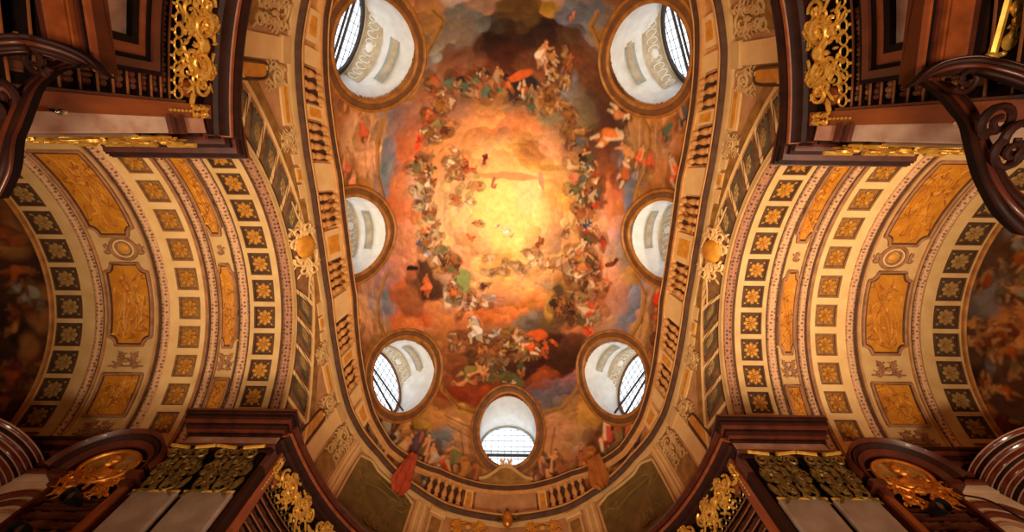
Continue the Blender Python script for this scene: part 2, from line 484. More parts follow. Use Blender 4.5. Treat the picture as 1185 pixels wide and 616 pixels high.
# ------------------------------------------------------------------ painting on the dome (places taken from image pixels, stored as room coordinates)
_W = [(rng.normal(size=3) * s_, rng.uniform(0, 6.28), 1.0 / s_) for s_ in (0.5, 0.8, 1.3, 1.3, 2.0, 2.0, 3.2, 3.2, 5.0, 5.0, 7.5, 7.5) for _ in range(2)]
def wav(P, sh, lo=0.0):
    o = np.zeros(len(P))
    for i, (k, ph, am) in enumerate(_W):
        o += am * np.sin(P @ np.roll(k, sh) + ph + sh * 1.7)
    return o * 0.28
class Canvas:
    def __init__(s, P, base):
        s.P = P
        s.C = np.tile(np.array(lin(base)), (len(P), 1))
        s.Q = P + 0.22 * np.stack([wav(P, 0), wav(P, 1), wav(P, 2)], -1)
        s.cells = {}
        ck = np.floor(P / 1.0).astype(int)
        key = (ck[:, 0] + 50) * 10000 + (ck[:, 1] + 50) * 100 + ck[:, 2]
        od = np.argsort(key, kind='stable')
        ks, st = np.unique(key[od], return_index=True)
        for k_, i_ in zip(ks, np.split(od, st[1:])):
            s.cells[int(k_)] = i_
        s.R = P + 0.035 * np.stack([wav(P * 3.1, 1), wav(P * 3.1, 2), wav(P * 3.1, 0)], -1)
    def put(s, idx, al, c):
        s.C[idx] = s.C[idx] * (1 - al[:, None]) + np.array(c)[None] * al[:, None]
    def near(s, c, r):
        c = np.asarray(c, float)
        a_, b_ = np.floor(c - r).astype(int), np.floor(c + r).astype(int)
        L = [s.cells[k] for x in range(a_[0], b_[0] + 1) for y in range(a_[1], b_[1] + 1) for z in range(a_[2], b_[2] + 1) for k in [(x + 50) * 10000 + (y + 50) * 100 + z] if k in s.cells]
        if not L: return np.zeros(0, int)
        idx = np.concatenate(L)
        d = s.P[idx] - c
        return idx[(d * d).sum(1) < r * r]
    def billow(s, pool, n, r0, r1, amt, seed):
        # loose brushwork: round touches, each lighter to one side and darker to the other
        r_ = np.random.default_rng(seed)
        for i in r_.choice(pool, n):
            c = s.P[i]
            L = r_.uniform(r0, r1)
            ux = r_.normal(size=3); nn = np.array([0, 0, 15.0]) - c; nn[2] -= 7; nn /= np.linalg.norm(nn)
            uy = c - np.array([-.2, -.6, c[2]]) + r_.normal(size=3) * .8; uy -= nn * uy.dot(nn); uy /= np.linalg.norm(uy) + 1e-9; ux = np.cross(uy, nn)
            col = s.C[i] * (1 + amt * r_.uniform(-1, 1)) * np.array([1, 1 + .1 * r_.uniform(-1, 1), 1 + .16 * r_.uniform(-1, 1)])
            idx = s.near(c, L * 1.7)
            q = s.R[idx] - s.R[i] + (s.Q[idx] - s.P[idx] - s.Q[i] + s.P[i]) * .35
            x, y = q @ ux / L, q @ uy / (L * r_.uniform(.5, .9))
            rr = np.sqrt(x * x + y * y)
            al = np.clip((1.1 - rr) / .28, 0, 1) * .7
            sh = np.clip(1 - amt * 1.3 * y, .3, 1.8)
            s.C[idx] = s.C[idx] * (1 - al[:, None]) + col[None] * sh[:, None] * al[:, None]
    def blob(s, c, a1, a2, col, soft=.3, warp=True):
        c, a1, a2 = np.array(c), np.array(a1), np.array(a2)
        L1, L2 = np.linalg.norm(a1), np.linalg.norm(a2)
        R = max(L1, L2) * 1.6 + 0.7
        idx = s.near(c, R)
        if not len(idx): return
        q = (s.Q if warp else s.R)[idx] - c
        n = np.cross(a1, a2)
        e1 = np.cross(a2, n); e1 = e1 / e1.dot(a1)
        e2 = np.cross(n, a1); e2 = e2 / e2.dot(a2)
        r = np.sqrt((q @ e1) ** 2 + (q @ e2) ** 2)
        al = np.clip((1 + soft - r) / (2 * soft), 0, 1)
        al = al * al * (3 - 2 * al)
        s.put(idx, al, lin(col))
    def cap(s, p, q, r0, r1, col, a=1.0):
        p, q = np.asarray(p), np.asarray(q)
        m = (p + q) / 2
        L = np.linalg.norm(q - p)
        idx = s.near(m, L / 2 + max(r0, r1) * 1.5 + .15)
        if not len(idx): return
        X = s.R[idx] - p
        d = q - p
        t = np.clip(X @ d / (L * L + 1e-9), 0, 1)
        dist = np.linalg.norm(X - t[:, None] * d, axis=1)
        rr = r0 + (r1 - r0) * t
        e = 0.045
        al = np.clip((rr + e - dist) / (2 * e), 0, 1) * a
        s.put(idx, al, col)
    def figure(s, c, up, cloth, skin, seed, key=False):
        r_ = random.Random(seed)
        c, up = np.array(c), np.array(up)
        L = np.linalg.norm(up)
        if L < .1: return
        u = up / L
        n = -c + np.array([0, 0, 14.0]); n /= np.linalg.norm(n)
        sd = np.cross(u, n); sd /= np.linalg.norm(sd) + 1e-9
        bd = np.array(lin((74, 40, 22)))
        s.cap(c - u * L * .35 - sd * L * .12, c + u * L * .2 + sd * L * .05, L * .3, L * .24, bd, .42)
        if r_.random() < .5: sd = -sd
        cl, sk = np.array(lin(cloth)) * (r_.uniform(.85, 1.15) if key else r_.uniform(.55, 1.05)), np.array(lin(skin)) * (r_.uniform(.8, 1.05) if key else r_.uniform(.45, .95))
        dk = cl * .45
        hip = c - u * L * .08; nk = c + u * L * .26 + sd * L * .05
        kn = hip + sd * L * r_.uniform(.1, .3) - u * L * r_.uniform(.05, .22)
        kn2 = hip - sd * L * r_.uniform(0, .15) - u * L * .22
        s.cap(hip - sd * L * .1, kn2 + sd * L * .05, L * .15, L * .12, dk)
        s.cap(hip, kn, L * .12, L * .09, cl)
        s.cap(kn, kn - u * L * .26 + sd * L * r_.uniform(-.15, .1), L * .065, L * .04, sk * .9)
        s.cap(kn2, kn2 - u * L * .2, L * .07, L * .04, sk * .75)
        s.cap(hip, nk, L * .1, L * .11, sk if r_.random() < .5 else cl)
        s.cap(nk - u * L * .1 - sd * L * .06, hip - sd * L * .12, L * .08, L * .12, cl * 1.15)
        e = nk + sd * L * r_.uniform(.12, .25) - u * L * r_.uniform(-.12, .16)
        s.cap(nk, e, L * .05, L * .042, sk)
        s.cap(e, e + sd * L * r_.uniform(-.1, .18) + u * L * r_.uniform(-.1, .22), L * .04, L * .03, sk)
        e = nk - sd * L * r_.uniform(.12, .22) - u * L * r_.uniform(0, .2)
        s.cap(nk, e, L * .05, L * .04, sk * .85)
        h = nk + u * L * .16 + sd * L * r_.uniform(-.04, .06)
        s.cap(h, h + u * L * .04, L * .07, L * .065, np.array(lin((90, 50, 26))))
        s.cap(h - u * L * .02 + sd * L * .02, h, L * .05, L * .055, sk)
NBIG = 203
NKEY = 56
BLOBS = [  # BLOBS, FIGS and LINES: image pixel positions cast onto the dome, baked as coordinates
(0.05,-0.57,27.9,8.19,-0.1,-0.04,0.14,11.55,0.2,(196, 112, 58),0.5),
(-4.09,-9.23,24.55,2.87,-0.27,1.43,-0.31,2.22,1.06,(120, 80, 52),0.4),
(4.37,-9.29,24.35,2.78,0.24,-1.57,0.45,2.57,1.15,(110, 72, 48),0.4),
(0.11,13.03,22.42,2.57,-0.02,0.01,0.03,1.79,-2.02,(150, 96, 40),0.2),
(6.76,8.98,22.27,1.97,-1.41,-1.99,-0.14,2.72,-1.57,(150, 96, 40),0.2),
(-6.5,9.15,22.51,2.07,1.29,1.91,0.19,2.79,-1.53,(150, 96, 40),0.2),
(8.21,-0.04,21.96,1.18,-0.68,-2.54,0.21,2.81,-0.47,(150, 96, 40),0.2),
(-8.08,0.0,22.26,1.26,0.62,2.49,-0.18,2.87,-0.36,(150, 96, 40),0.2),
(6.66,-8.91,22.45,1.79,0.36,-2.27,0.55,2.41,0.72,(150, 96, 40),0.2),
(-6.57,-9.03,22.5,1.82,-0.41,2.2,-0.51,2.39,0.81,(150, 96, 40),0.2),
(-3.05,-10.85,23.97,1.63,-0.14,0.47,-0.11,0.82,0.56,(154, 146, 134),0.35),
(-3.31,-9.84,24.57,0.96,0.14,0.47,-0.46,1.05,0.47,(154, 146, 132),0.35),
(-3.9,-8.8,24.88,0.49,0.04,0.28,-0.24,0.77,0.27,(146, 138, 126),0.35),
(-1.36,-11.25,24.03,0.85,-0.02,0.07,-0.02,0.36,0.28,(144, 137, 122),0.35),
(2.45,-11.09,23.97,1.65,0.08,-0.36,0.07,0.49,0.36,(134, 126, 126),0.35),
(3.22,-10.86,23.9,1.05,0.07,-0.35,0.11,0.63,0.42,(118, 110, 118),0.35),
(3.97,-9.75,24.31,0.5,-0.13,-0.34,0.47,0.82,0.26,(134, 124, 122),0.35),
(-5.81,-6.62,24.39,0.53,0.2,0.57,-0.42,0.98,-0.09,(152, 126, 104),0.35),
(-6.46,-5.17,24.12,0.41,0.09,0.47,-0.29,1.13,-0.07,(140, 122, 110),0.35),
(-6.83,-3.12,23.99,0.35,0.04,0.42,-0.16,1.88,-0.01,(126, 114, 108),0.35),
(-7.3,4.26,23.24,0.43,0.24,0.56,-0.05,1.85,-0.38,(140, 122, 122),0.35),
(-6.98,1.87,23.89,0.29,0.11,0.36,-0.08,1.55,-0.17,(170, 130, 105),0.35),
(6.62,-2.53,24.28,0.36,-0.05,-0.42,0.16,1.73,-0.06,(124, 110, 108),0.35),
(6.87,0.95,24.05,0.33,-0.12,-0.41,0.13,1.74,-0.19,(165, 135, 108),0.35),
(7.55,3.41,22.99,0.46,-0.09,-0.69,-0.17,1.51,0.08,(144, 128, 130),0.35),
(7.22,4.86,23.24,0.51,-0.19,-0.66,-0.11,1.29,-0.11,(132, 120, 126),0.35),
(6.14,5.58,24.36,0.75,-0.01,-0.76,-0.36,1.48,0.0,(186, 128, 92),0.35),
(-5.66,6.3,24.63,0.52,0.19,0.41,0.0,0.75,-0.22,(144, 130, 134),0.35),
(-4.19,9.45,24.37,0.37,0.1,0.15,0.05,1.17,-0.65,(146, 126, 124),0.35),
(4.3,9.34,24.37,0.62,-0.08,-0.33,-0.23,1.11,-0.5,(110, 100, 108),0.35),
(2.62,10.99,24.01,1.47,-0.2,-0.26,-0.01,0.53,-0.39,(106, 96, 108),0.35),
(3.48,11.43,23.35,1.03,-0.5,-0.04,0.2,0.42,-0.45,(106, 96, 106),0.35),
(5.71,7.36,24.23,0.56,-0.24,-0.42,0.0,0.72,-0.27,(170, 120, 90),0.35),
(-5.28,-5.41,25.19,0.62,0.18,0.55,-0.51,1.52,-0.07,(200, 124, 84),0.35),
(-4.49,-7.0,25.31,0.6,-0.03,0.38,-0.09,0.87,0.24,(180, 104, 66),0.35),
(0.38,-10.14,24.89,2.59,-0.01,-0.08,0.04,1.25,0.83,(60, 33, 23),0.35),
(-1.3,-10.65,24.49,0.86,-0.02,0.06,-0.03,0.65,0.47,(74, 52, 36),0.35),
(-2.14,-9.29,25.25,1.36,-0.05,0.26,-0.06,0.9,0.51,(122, 78, 46),0.35),
(-2.19,-8.59,25.62,2.04,-0.08,0.42,-0.04,0.57,0.28,(150, 72, 34),0.35),
(0.22,-9.11,25.53,1.4,-0.01,-0.03,0.02,0.69,0.39,(82, 38, 22),0.35),
(2.27,-9.02,25.37,1.09,0.02,-0.24,0.13,1.31,0.7,(112, 64, 32),0.35),
(1.46,-10.54,24.55,1.21,0.02,-0.12,0.05,0.6,0.42,(58, 32, 24),0.35),
(3.66,-8.58,25.12,1.04,0.06,-0.47,0.16,1.19,0.51,(120, 66, 32),0.35),
(4.68,-7.31,25.07,1.42,0.06,-0.95,0.2,1.44,0.4,(104, 58, 30),0.35),
(5.72,-5.53,24.77,1.33,-0.01,-1.22,0.25,1.98,0.23,(92, 52, 30),0.35),
(6.72,-4.88,23.87,0.61,-0.02,-0.73,0.23,1.77,0.08,(86, 50, 34),0.35),
(3.69,-6.45,25.95,1.1,0.61,-0.36,-0.42,0.87,0.47,(140, 112, 80),0.35),
(3.11,-7.57,25.81,0.59,0.31,-0.1,-0.23,0.44,0.27,(144, 138, 130),0.35),
(5.55,-3.39,25.29,0.92,-0.08,-0.81,0.17,1.76,0.04,(140, 76, 42),0.35),
(6.13,-2.46,24.82,0.63,-0.09,-0.64,0.13,1.47,-0.04,(176, 88, 44),0.35),
(5.29,-1.31,25.64,0.62,-0.1,-0.52,0.09,1.25,-0.04,(150, 80, 42),0.35),
(-1.55,-6.52,26.6,2.21,-0.04,0.32,-0.03,0.75,0.26,(118, 98, 66),0.35),
(0.49,-6.36,26.74,2.05,0.15,-0.03,-0.05,0.75,0.27,(124, 106, 72),0.35),
(2.17,-5.4,26.82,1.28,0.67,-0.16,-0.59,1.11,0.47,(132, 112, 74),0.35),
(3.07,-4.11,26.78,0.9,0.13,-0.38,-0.16,1.52,0.33,(124, 100, 62),0.35),
(2.75,-2.67,27.12,0.93,-0.06,-0.42,0.06,1.19,0.09,(140, 92, 48),0.35),
(3.85,-3.01,26.53,0.78,-0.05,-0.45,0.15,2.09,0.11,(150, 100, 52),0.35),
(-1.87,-4.71,27.08,3.08,-0.55,0.6,0.23,1.51,0.42,(228, 128, 62),0.35),
(0.52,-5.09,27.15,1.8,-0.02,-0.09,0.02,1.11,0.32,(222, 104, 44),0.35),
(0.97,-4.37,27.31,1.91,0.29,-0.13,-0.19,1.34,0.35,(240, 150, 90),0.35),
(-0.27,-3.4,27.57,3.28,-0.02,0.12,0.01,1.63,0.33,(246, 178, 108),0.35),
(1.73,-3.97,27.28,0.59,-0.23,-0.19,0.37,0.89,0.09,(214, 96, 36),0.35),
(-0.8,-5.47,27.02,1.78,-0.02,0.12,0.0,0.6,0.18,(200, 96, 40),0.35),
(-3.68,-3.69,26.54,1.46,0.04,0.79,-0.1,2.05,0.22,(232, 150, 86),0.35),
(-4.69,-2.7,26.03,1.2,0.08,0.85,-0.12,2.07,0.07,(222, 136, 76),0.35),
(-0.41,0.31,27.9,4.02,0.01,0.28,0.03,4.7,-0.1,(226, 148, 84),0.6),
(-0.24,0.13,27.9,2.66,0.0,0.13,0.03,3.18,-0.03,(244, 184, 100),0.5),
(-0.35,0.49,27.9,2.21,0.01,0.17,0.02,2.84,-0.09,(252, 206, 118),0.5),
(1.28,-1.48,27.72,0.9,-0.04,-0.22,0.04,1.48,0.09,(250, 200, 130),0.35),
(3.11,-0.77,27.04,1.15,-0.12,-0.59,0.08,1.68,-0.02,(228, 150, 78),0.35),
(3.96,0.54,26.57,1.12,-0.17,-0.67,0.12,2.03,-0.09,(226, 152, 84),0.35),
(2.53,2.21,27.26,1.45,-0.19,-0.59,0.05,1.54,-0.14,(242, 176, 104),0.35),
(3.29,3.28,26.8,1.64,-0.29,-0.77,0.04,1.17,-0.16,(226, 160, 96),0.35),
(-3.81,-0.75,26.66,1.21,0.11,0.71,-0.07,1.88,-0.02,(246, 178, 116),0.35),
(-4.13,1.18,26.46,1.52,0.22,0.94,-0.05,1.6,-0.07,(248, 184, 120),0.35),
(-3.11,2.79,26.94,1.98,0.27,0.92,-0.02,1.53,-0.16,(240, 170, 106),0.35),
(-1.68,4.42,27.19,3.51,0.23,0.72,0.01,1.29,-0.3,(236, 158, 90),0.35),
(1.3,4.23,27.31,2.71,-0.19,-0.4,0.02,1.29,-0.3,(240, 164, 92),0.35),
(-6.19,-4.11,24.58,0.69,0.03,0.71,-0.1,1.03,0.05,(184, 84, 40),0.35),
(-6.18,-2.32,24.77,0.55,0.06,0.56,-0.12,1.68,-0.02,(228, 124, 66),0.35),
(-5.71,-2.01,25.25,0.42,0.05,0.39,-0.08,1.32,-0.02,(232, 156, 106),0.35),
(-6.53,-0.61,24.45,0.46,0.1,0.52,-0.07,1.21,-0.08,(218, 104, 50),0.35),
(-6.2,0.78,24.8,0.66,0.17,0.68,-0.07,1.27,-0.08,(216, 132, 92),0.35),
(-6.35,2.09,24.6,0.82,0.26,0.86,-0.05,1.18,-0.12,(222, 140, 98),0.35),
(-6.5,3.67,24.31,0.65,0.26,0.69,-0.06,1.61,-0.25,(206, 106, 60),0.35),
(-6.7,5.2,23.82,0.65,0.32,0.69,-0.02,1.58,-0.37,(206, 98, 48),0.35),
(-6.14,4.64,24.55,0.52,0.21,0.49,-0.02,1.09,-0.22,(160, 86, 48),0.35),
(-5.53,3.74,25.26,0.64,0.19,0.55,-0.04,1.34,-0.2,(92, 56, 36),0.35),
(-4.98,5.03,25.5,1.09,0.31,0.77,-0.01,0.79,-0.16,(120, 70, 42),0.35),
(-4.72,4.25,25.84,0.71,0.17,0.47,-0.01,0.57,-0.09,(140, 80, 46),0.35),
(-2.54,2.27,27.25,1.23,0.13,0.5,-0.01,0.94,-0.08,(240, 160, 104),0.35),
(-3.95,5.29,26.13,0.65,0.13,0.32,-0.01,1.5,-0.34,(236, 184, 140),0.35),
(6.12,0.49,24.89,0.7,-0.19,-0.7,0.17,2.42,-0.19,(236, 152, 108),0.35),
(6.14,2.0,24.83,0.63,-0.21,-0.63,0.06,0.97,-0.11,(240, 164, 118),0.35),
(6.21,-1.47,24.77,0.48,-0.09,-0.49,0.08,1.01,-0.06,(206, 110, 62),0.35),
(5.53,2.19,25.4,0.55,-0.16,-0.47,0.07,1.21,-0.13,(210, 130, 70),0.35),
(4.53,3.6,26.05,1.01,-0.25,-0.65,0.09,2.06,-0.3,(200, 120, 58),0.35),
(3.63,5.26,26.3,0.88,-0.18,-0.39,0.03,1.15,-0.28,(150, 100, 60),0.35),
(4.18,5.88,25.85,1.27,-0.33,-0.67,0.02,1.23,-0.34,(86, 58, 34),0.35),
(5.65,4.68,25.01,0.73,-0.28,-0.61,0.06,1.64,-0.35,(190, 100, 54),0.35),
(6.69,3.43,24.13,0.71,0.22,-0.86,-0.24,0.77,0.2,(206, 130, 88),0.35),
(2.14,4.92,26.96,1.05,-0.12,-0.27,0.02,0.7,-0.18,(176, 142, 104),0.35),
(0.96,5.3,27.06,0.72,-0.03,-0.05,0.0,0.46,-0.14,(190, 150, 100),0.35),
(0.25,5.89,26.9,2.61,-0.41,0.07,0.15,0.9,-0.3,(236, 136, 62),0.35),
(-0.77,6.58,26.65,2.04,0.03,0.12,0.01,0.67,-0.25,(226, 122, 54),0.35),
(-1.66,6.44,26.61,1.18,0.06,0.17,0.01,0.79,-0.27,(214, 110, 48),0.35),
(-4.73,6.5,25.31,1.31,0.63,0.72,-0.14,0.83,-0.35,(222, 128, 72),0.35),
(-5.75,6.26,24.55,0.46,0.18,0.38,0.0,0.54,-0.16,(214, 100, 44),0.35),
(-4.03,7.87,25.25,0.83,-0.02,0.47,0.43,1.53,-0.42,(206, 110, 58),0.35),
(-3.55,9.4,24.72,0.55,0.11,0.18,0.03,0.88,-0.5,(200, 98, 44),0.35),
(-2.81,7.72,25.85,1.38,0.18,0.38,0.02,1.09,-0.44,(190, 106, 54),0.35),
(-1.63,8.2,25.91,1.77,0.1,0.21,0.02,0.96,-0.45,(176, 104, 56),0.35),
(1.34,7.43,26.28,0.95,-0.06,-0.08,0.01,0.88,-0.36,(116, 106, 88),0.35),
(0.76,8.37,25.9,1.43,-0.04,-0.05,0.01,0.85,-0.41,(130, 84, 46),0.35),
(2.64,7.69,25.92,1.15,-0.17,-0.27,0.0,0.98,-0.4,(110, 70, 40),0.35),
(-1.02,9.41,25.33,2.95,0.08,0.2,0.03,1.29,-0.77,(110, 70, 36),0.35),
(0.77,9.89,25.04,1.77,-0.06,-0.05,0.01,0.96,-0.62,(84, 48, 28),0.35),
(-2.24,11.08,24.03,2.5,0.24,0.38,0.03,0.7,-0.54,(150, 58, 22),0.35),
(-1.07,11.57,23.8,2.64,0.08,0.15,0.02,0.51,-0.42,(126, 44, 18),0.35),
(-3.24,11.12,23.7,1.43,0.25,0.37,0.04,0.61,-0.46,(134, 52, 20),0.35),
(-1.78,10.93,24.22,1.95,0.25,0.12,-0.01,0.22,-0.17,(236, 100, 42),0.35),
(-2.26,10.54,24.42,1.72,0.16,0.27,0.0,0.19,-0.13,(150, 84, 40),0.35),
(-3.74,11.6,23.08,1.28,0.3,0.4,0.03,0.32,-0.27,(110, 54, 24),0.35),
(3.21,8.8,25.2,1.91,-0.37,-0.56,-0.01,1.12,-0.58,(74, 34, 18),0.35),
(1.94,9.96,24.87,2.67,-0.25,-0.33,0.0,0.86,-0.56,(70, 32, 20),0.35),
(3.91,9.82,24.3,0.76,-0.19,-0.27,-0.01,0.48,-0.29,(104, 40, 16),0.35),
(3.08,10.47,24.24,1.68,-0.3,-0.39,-0.01,0.27,-0.19,(196, 84, 30),0.35),
(4.2,7.9,25.14,0.86,-0.24,-0.4,0.0,0.73,-0.32,(80, 38, 22),0.35),
(3.1,8.41,25.44,0.56,-0.1,-0.16,0.0,0.26,-0.13,(110, 50, 24),0.35),
(4.62,6.97,25.24,0.73,-0.22,-0.41,0.0,0.76,-0.27,(190, 110, 60),0.35),
(-4.12,-10.74,23.56,0.62,-0.08,0.29,-0.09,0.5,0.32,(168, 104, 26),0.35),
(-3.94,-10.22,24.03,0.56,-0.06,0.26,-0.07,0.47,0.27,(176, 112, 28),0.35),
(4.58,-10.54,23.42,0.51,0.06,-0.3,0.11,0.51,0.29,(172, 108, 30),0.35),
(4.32,-10.19,23.83,0.46,0.05,-0.25,0.1,0.47,0.26,(176, 112, 30),0.35),
(-2.39,-11.26,23.85,0.41,-0.03,0.08,-0.02,0.18,0.14,(170, 104, 30),0.35),
(1.26,-11.33,23.98,1.26,0.02,-0.1,0.02,0.3,0.23,(176, 120, 40),0.35),
(-0.3,-11.18,24.14,1.11,-0.01,0.01,0.0,0.31,0.24,(150, 100, 40),0.35),
(-6.56,-6.03,23.78,0.48,-0.02,0.54,-0.08,0.6,0.08,(190, 122, 34),0.35),
(-7.17,-6.4,22.89,0.62,0.27,0.98,-0.22,0.54,-0.13,(196, 124, 44),0.35),
(-6.17,-6.68,24.02,0.35,-0.03,0.36,-0.05,0.34,0.06,(176, 110, 36),0.35),
(-7.45,-2.5,23.22,0.37,0.06,0.54,-0.06,0.64,-0.04,(196, 124, 44),0.35),
(-7.47,2.97,23.16,0.48,0.25,0.67,-0.03,0.71,-0.12,(190, 122, 44),0.35),
(7.32,-6.15,22.75,0.63,-0.33,-1.08,0.22,0.54,-0.16,(184, 118, 40),0.35),
(7.16,-3.09,23.57,0.46,-0.07,-0.62,0.08,0.73,-0.03,(176, 112, 36),0.35),
(7.75,2.87,22.73,0.43,-0.28,-0.7,0.04,0.59,-0.11,(186, 118, 44),0.35),
(7.3,2.19,23.46,0.27,-0.14,-0.38,0.05,0.82,-0.12,(196, 130, 50),0.35),
(-7.48,-4.74,22.89,0.59,-0.1,0.88,-0.04,1.69,0.3,(214, 146, 92),0.35),
(-7.89,3.98,22.33,0.47,0.43,0.81,-0.15,1.87,-0.61,(200, 136, 88),0.35),
(-7.79,5.44,22.19,0.43,0.36,0.71,0.0,0.87,-0.26,(188, 122, 74),0.35),
(8.03,4.17,22.03,0.5,-0.45,-0.96,0.07,2.08,-0.58,(196, 130, 78),0.35),
(7.3,-4.69,23.16,0.61,0.08,-0.86,0.05,1.55,0.24,(190, 128, 70),0.35),
(7.75,-5.13,22.35,0.31,-0.01,-0.55,0.17,1.23,0.01,(196, 128, 80),0.35),
(-4.49,11.71,22.53,1.42,0.46,0.59,0.07,0.63,-0.54,(176, 116, 44),0.35),
(-5.12,12.23,21.42,1.4,0.64,0.75,0.12,0.75,-0.78,(160, 108, 48),0.35),
(-4.16,11.49,22.94,1.04,0.28,0.39,0.04,0.41,-0.33,(150, 88, 40),0.35),
(-2.56,12.85,22.33,1.19,0.15,0.2,0.08,0.91,-0.99,(170, 104, 66),0.35),
(-3.67,12.3,22.46,0.95,0.58,-0.1,-0.28,0.32,-0.47,(176, 112, 74),0.35),
(4.51,11.63,22.59,1.32,-0.45,-0.54,-0.05,0.71,-0.61,(174, 112, 38),0.35),
(2.66,12.77,22.39,1.2,-0.18,-0.19,-0.04,0.92,-0.98,(168, 104, 64),0.35),
(3.81,12.17,22.51,1.03,-0.67,0.1,0.28,0.3,-0.46,(170, 108, 66),0.35),
(5.51,11.8,21.48,1.09,-0.58,-0.66,-0.07,0.57,-0.55,(176, 120, 48),0.35),
(1.97,13.6,21.57,0.76,-0.08,-0.07,-0.04,0.66,-0.89,(178, 116, 70),0.35),
(-1.84,13.63,21.55,0.76,0.06,0.07,0.06,0.66,-0.89,(178, 116, 72),0.35),
(-4.3,12.8,21.48,0.79,0.26,0.3,0.07,0.46,-0.52,(92, 98, 102),0.35),
(-3.78,13.08,21.5,0.51,0.13,0.16,0.05,0.32,-0.38,(114, 120, 122),0.35),
(4.67,12.85,21.1,0.86,-0.35,-0.37,-0.07,0.52,-0.65,(100, 100, 100),0.35),
(5.04,12.74,20.85,0.56,-0.27,-0.27,-0.05,0.33,-0.41,(204, 120, 82),0.35),
(-7.65,9.9,19.39,0.43,0.63,0.75,0.09,0.46,-0.41,(190, 136, 78),0.35),
(7.94,9.07,19.49,0.41,-0.64,-0.79,-0.07,0.48,-0.39,(190, 138, 80),0.35),
(7.3,10.62,19.46,0.55,-0.7,-0.77,-0.08,0.35,-0.4,(150, 100, 58),0.35),
(-6.57,-5.39,23.94,0.34,0.05,0.39,-0.33,1.48,-0.04,(122, 116, 122),0.3),
(-6.32,-6.34,23.97,0.44,0.17,0.52,-0.31,0.73,-0.11,(122, 116, 122),0.3),
(-6.95,-2.9,23.86,0.31,0.04,0.39,-0.14,1.59,-0.03,(122, 116, 122),0.3),
(-7.4,4.04,23.13,0.35,0.2,0.48,-0.05,1.74,-0.34,(122, 116, 122),0.3),
(-7.21,2.73,23.55,0.25,0.12,0.33,-0.05,0.93,-0.13,(122, 116, 122),0.3),
(6.65,-3.02,24.22,0.33,-0.04,-0.37,0.18,1.8,-0.04,(120, 114, 120),0.3),
(6.97,1.18,23.93,0.29,-0.11,-0.36,0.13,1.74,-0.2,(120, 114, 120),0.3),
(7.57,3.76,22.92,0.4,-0.12,-0.59,-0.12,1.39,-0.02,(120, 114, 120),0.3),
(7.26,5.04,23.14,0.43,-0.19,-0.57,-0.06,1.07,-0.14,(120, 114, 120),0.3),
(5.89,-5.98,24.5,0.3,0.01,-0.28,0.06,0.43,0.06,(120, 114, 120),0.3),
(0.37,-10.21,24.84,2.5,-0.01,-0.08,0.03,1.04,0.7,(52, 28, 20),0.3),
(-1.17,-10.72,24.45,0.87,-0.02,0.06,-0.02,0.52,0.38,(66, 46, 32),0.3),
(3.1,8.67,25.31,1.92,-0.35,-0.54,0.0,1.03,-0.52,(66, 30, 16),0.3),
(-5.54,4.02,25.22,0.56,0.17,0.46,-0.03,1.23,-0.2,(84, 50, 32),0.3),
(5.32,-5.53,25.12,1.06,0.0,-0.89,0.22,1.83,0.25,(88, 50, 28),0.35),
(-2.4,11.19,23.91,2.48,0.27,0.41,0.04,0.61,-0.47,(140, 52, 20),0.3),
(-4.71,11.85,22.22,1.63,1.01,0.33,-0.2,0.47,-0.63,(196, 130, 54),0.45),
(-6.12,11.03,21.51,0.84,0.53,0.68,0.07,0.53,-0.44,(196, 130, 54),0.45),
(4.5,11.78,22.46,1.55,-0.94,-0.24,0.23,0.49,-0.63,(196, 130, 54),0.45),
(6.01,11.07,21.62,0.95,-0.59,-0.71,-0.05,0.52,-0.45,(196, 130, 54),0.45),
(-2.78,13.28,21.74,0.74,0.11,0.13,0.08,0.7,-0.87,(196, 130, 54),0.45),
(3.06,13.2,21.74,0.75,-0.14,-0.14,-0.06,0.7,-0.86,(196, 130, 54),0.45),
(-5.32,10.48,22.89,0.67,0.28,0.4,0.09,1.13,-0.76,(196, 130, 54),0.45),
(5.64,10.23,22.76,0.65,-0.32,-0.42,-0.06,1.12,-0.75,(196, 130, 54),0.45),
(-2.34,12.22,23.03,0.85,0.3,-0.07,-0.13,0.28,-0.29,(196, 130, 54),0.45),
(2.58,12.15,23.04,0.84,-0.33,0.07,0.14,0.27,-0.29,(196, 130, 54),0.45),
(-3.34,12.96,21.9,0.51,0.05,0.19,0.28,0.76,-0.78,(206, 138, 84),0.4),
(3.6,12.85,21.89,0.51,-0.07,-0.2,-0.26,0.77,-0.77,(206, 138, 84),0.4),
(-1.39,13.95,21.17,0.54,0.03,0.03,0.03,0.38,-0.58,(206, 138, 84),0.4),
(1.74,13.91,21.18,0.54,-0.05,-0.04,-0.02,0.38,-0.58,(206, 138, 84),0.4),
(-4.35,12.79,21.46,0.65,0.22,0.25,0.06,0.39,-0.45,(112, 116, 114),0.25),
(4.68,12.78,21.17,0.72,-0.29,-0.31,-0.07,0.47,-0.56,(112, 116, 114),0.25),
(5.07,12.78,20.75,0.5,-0.25,-0.25,-0.05,0.29,-0.38,(214, 126, 80),0.3),
(0.65,-7.72,26.2,1.09,-0.01,-0.04,0.02,0.65,0.28,(46, 36, 38),0.2),
(-0.05,-8.05,26.06,0.59,-0.01,0.0,0.0,0.34,0.16,(40, 32, 34),0.2),
(-0.78,-7.62,26.24,0.6,0.29,0.15,-0.15,0.23,0.09,(86, 106, 74),0.2),
(-2.25,-7.63,26.05,0.77,-0.03,0.17,-0.03,0.43,0.17,(226, 170, 118),0.25),
(0.44,-8.18,26.0,0.81,-0.27,-0.14,0.09,0.19,0.09,(226, 96, 36),0.2),
(-1.53,-7.34,26.29,0.69,-0.01,0.09,-0.02,0.4,0.16,(222, 156, 106),0.25),
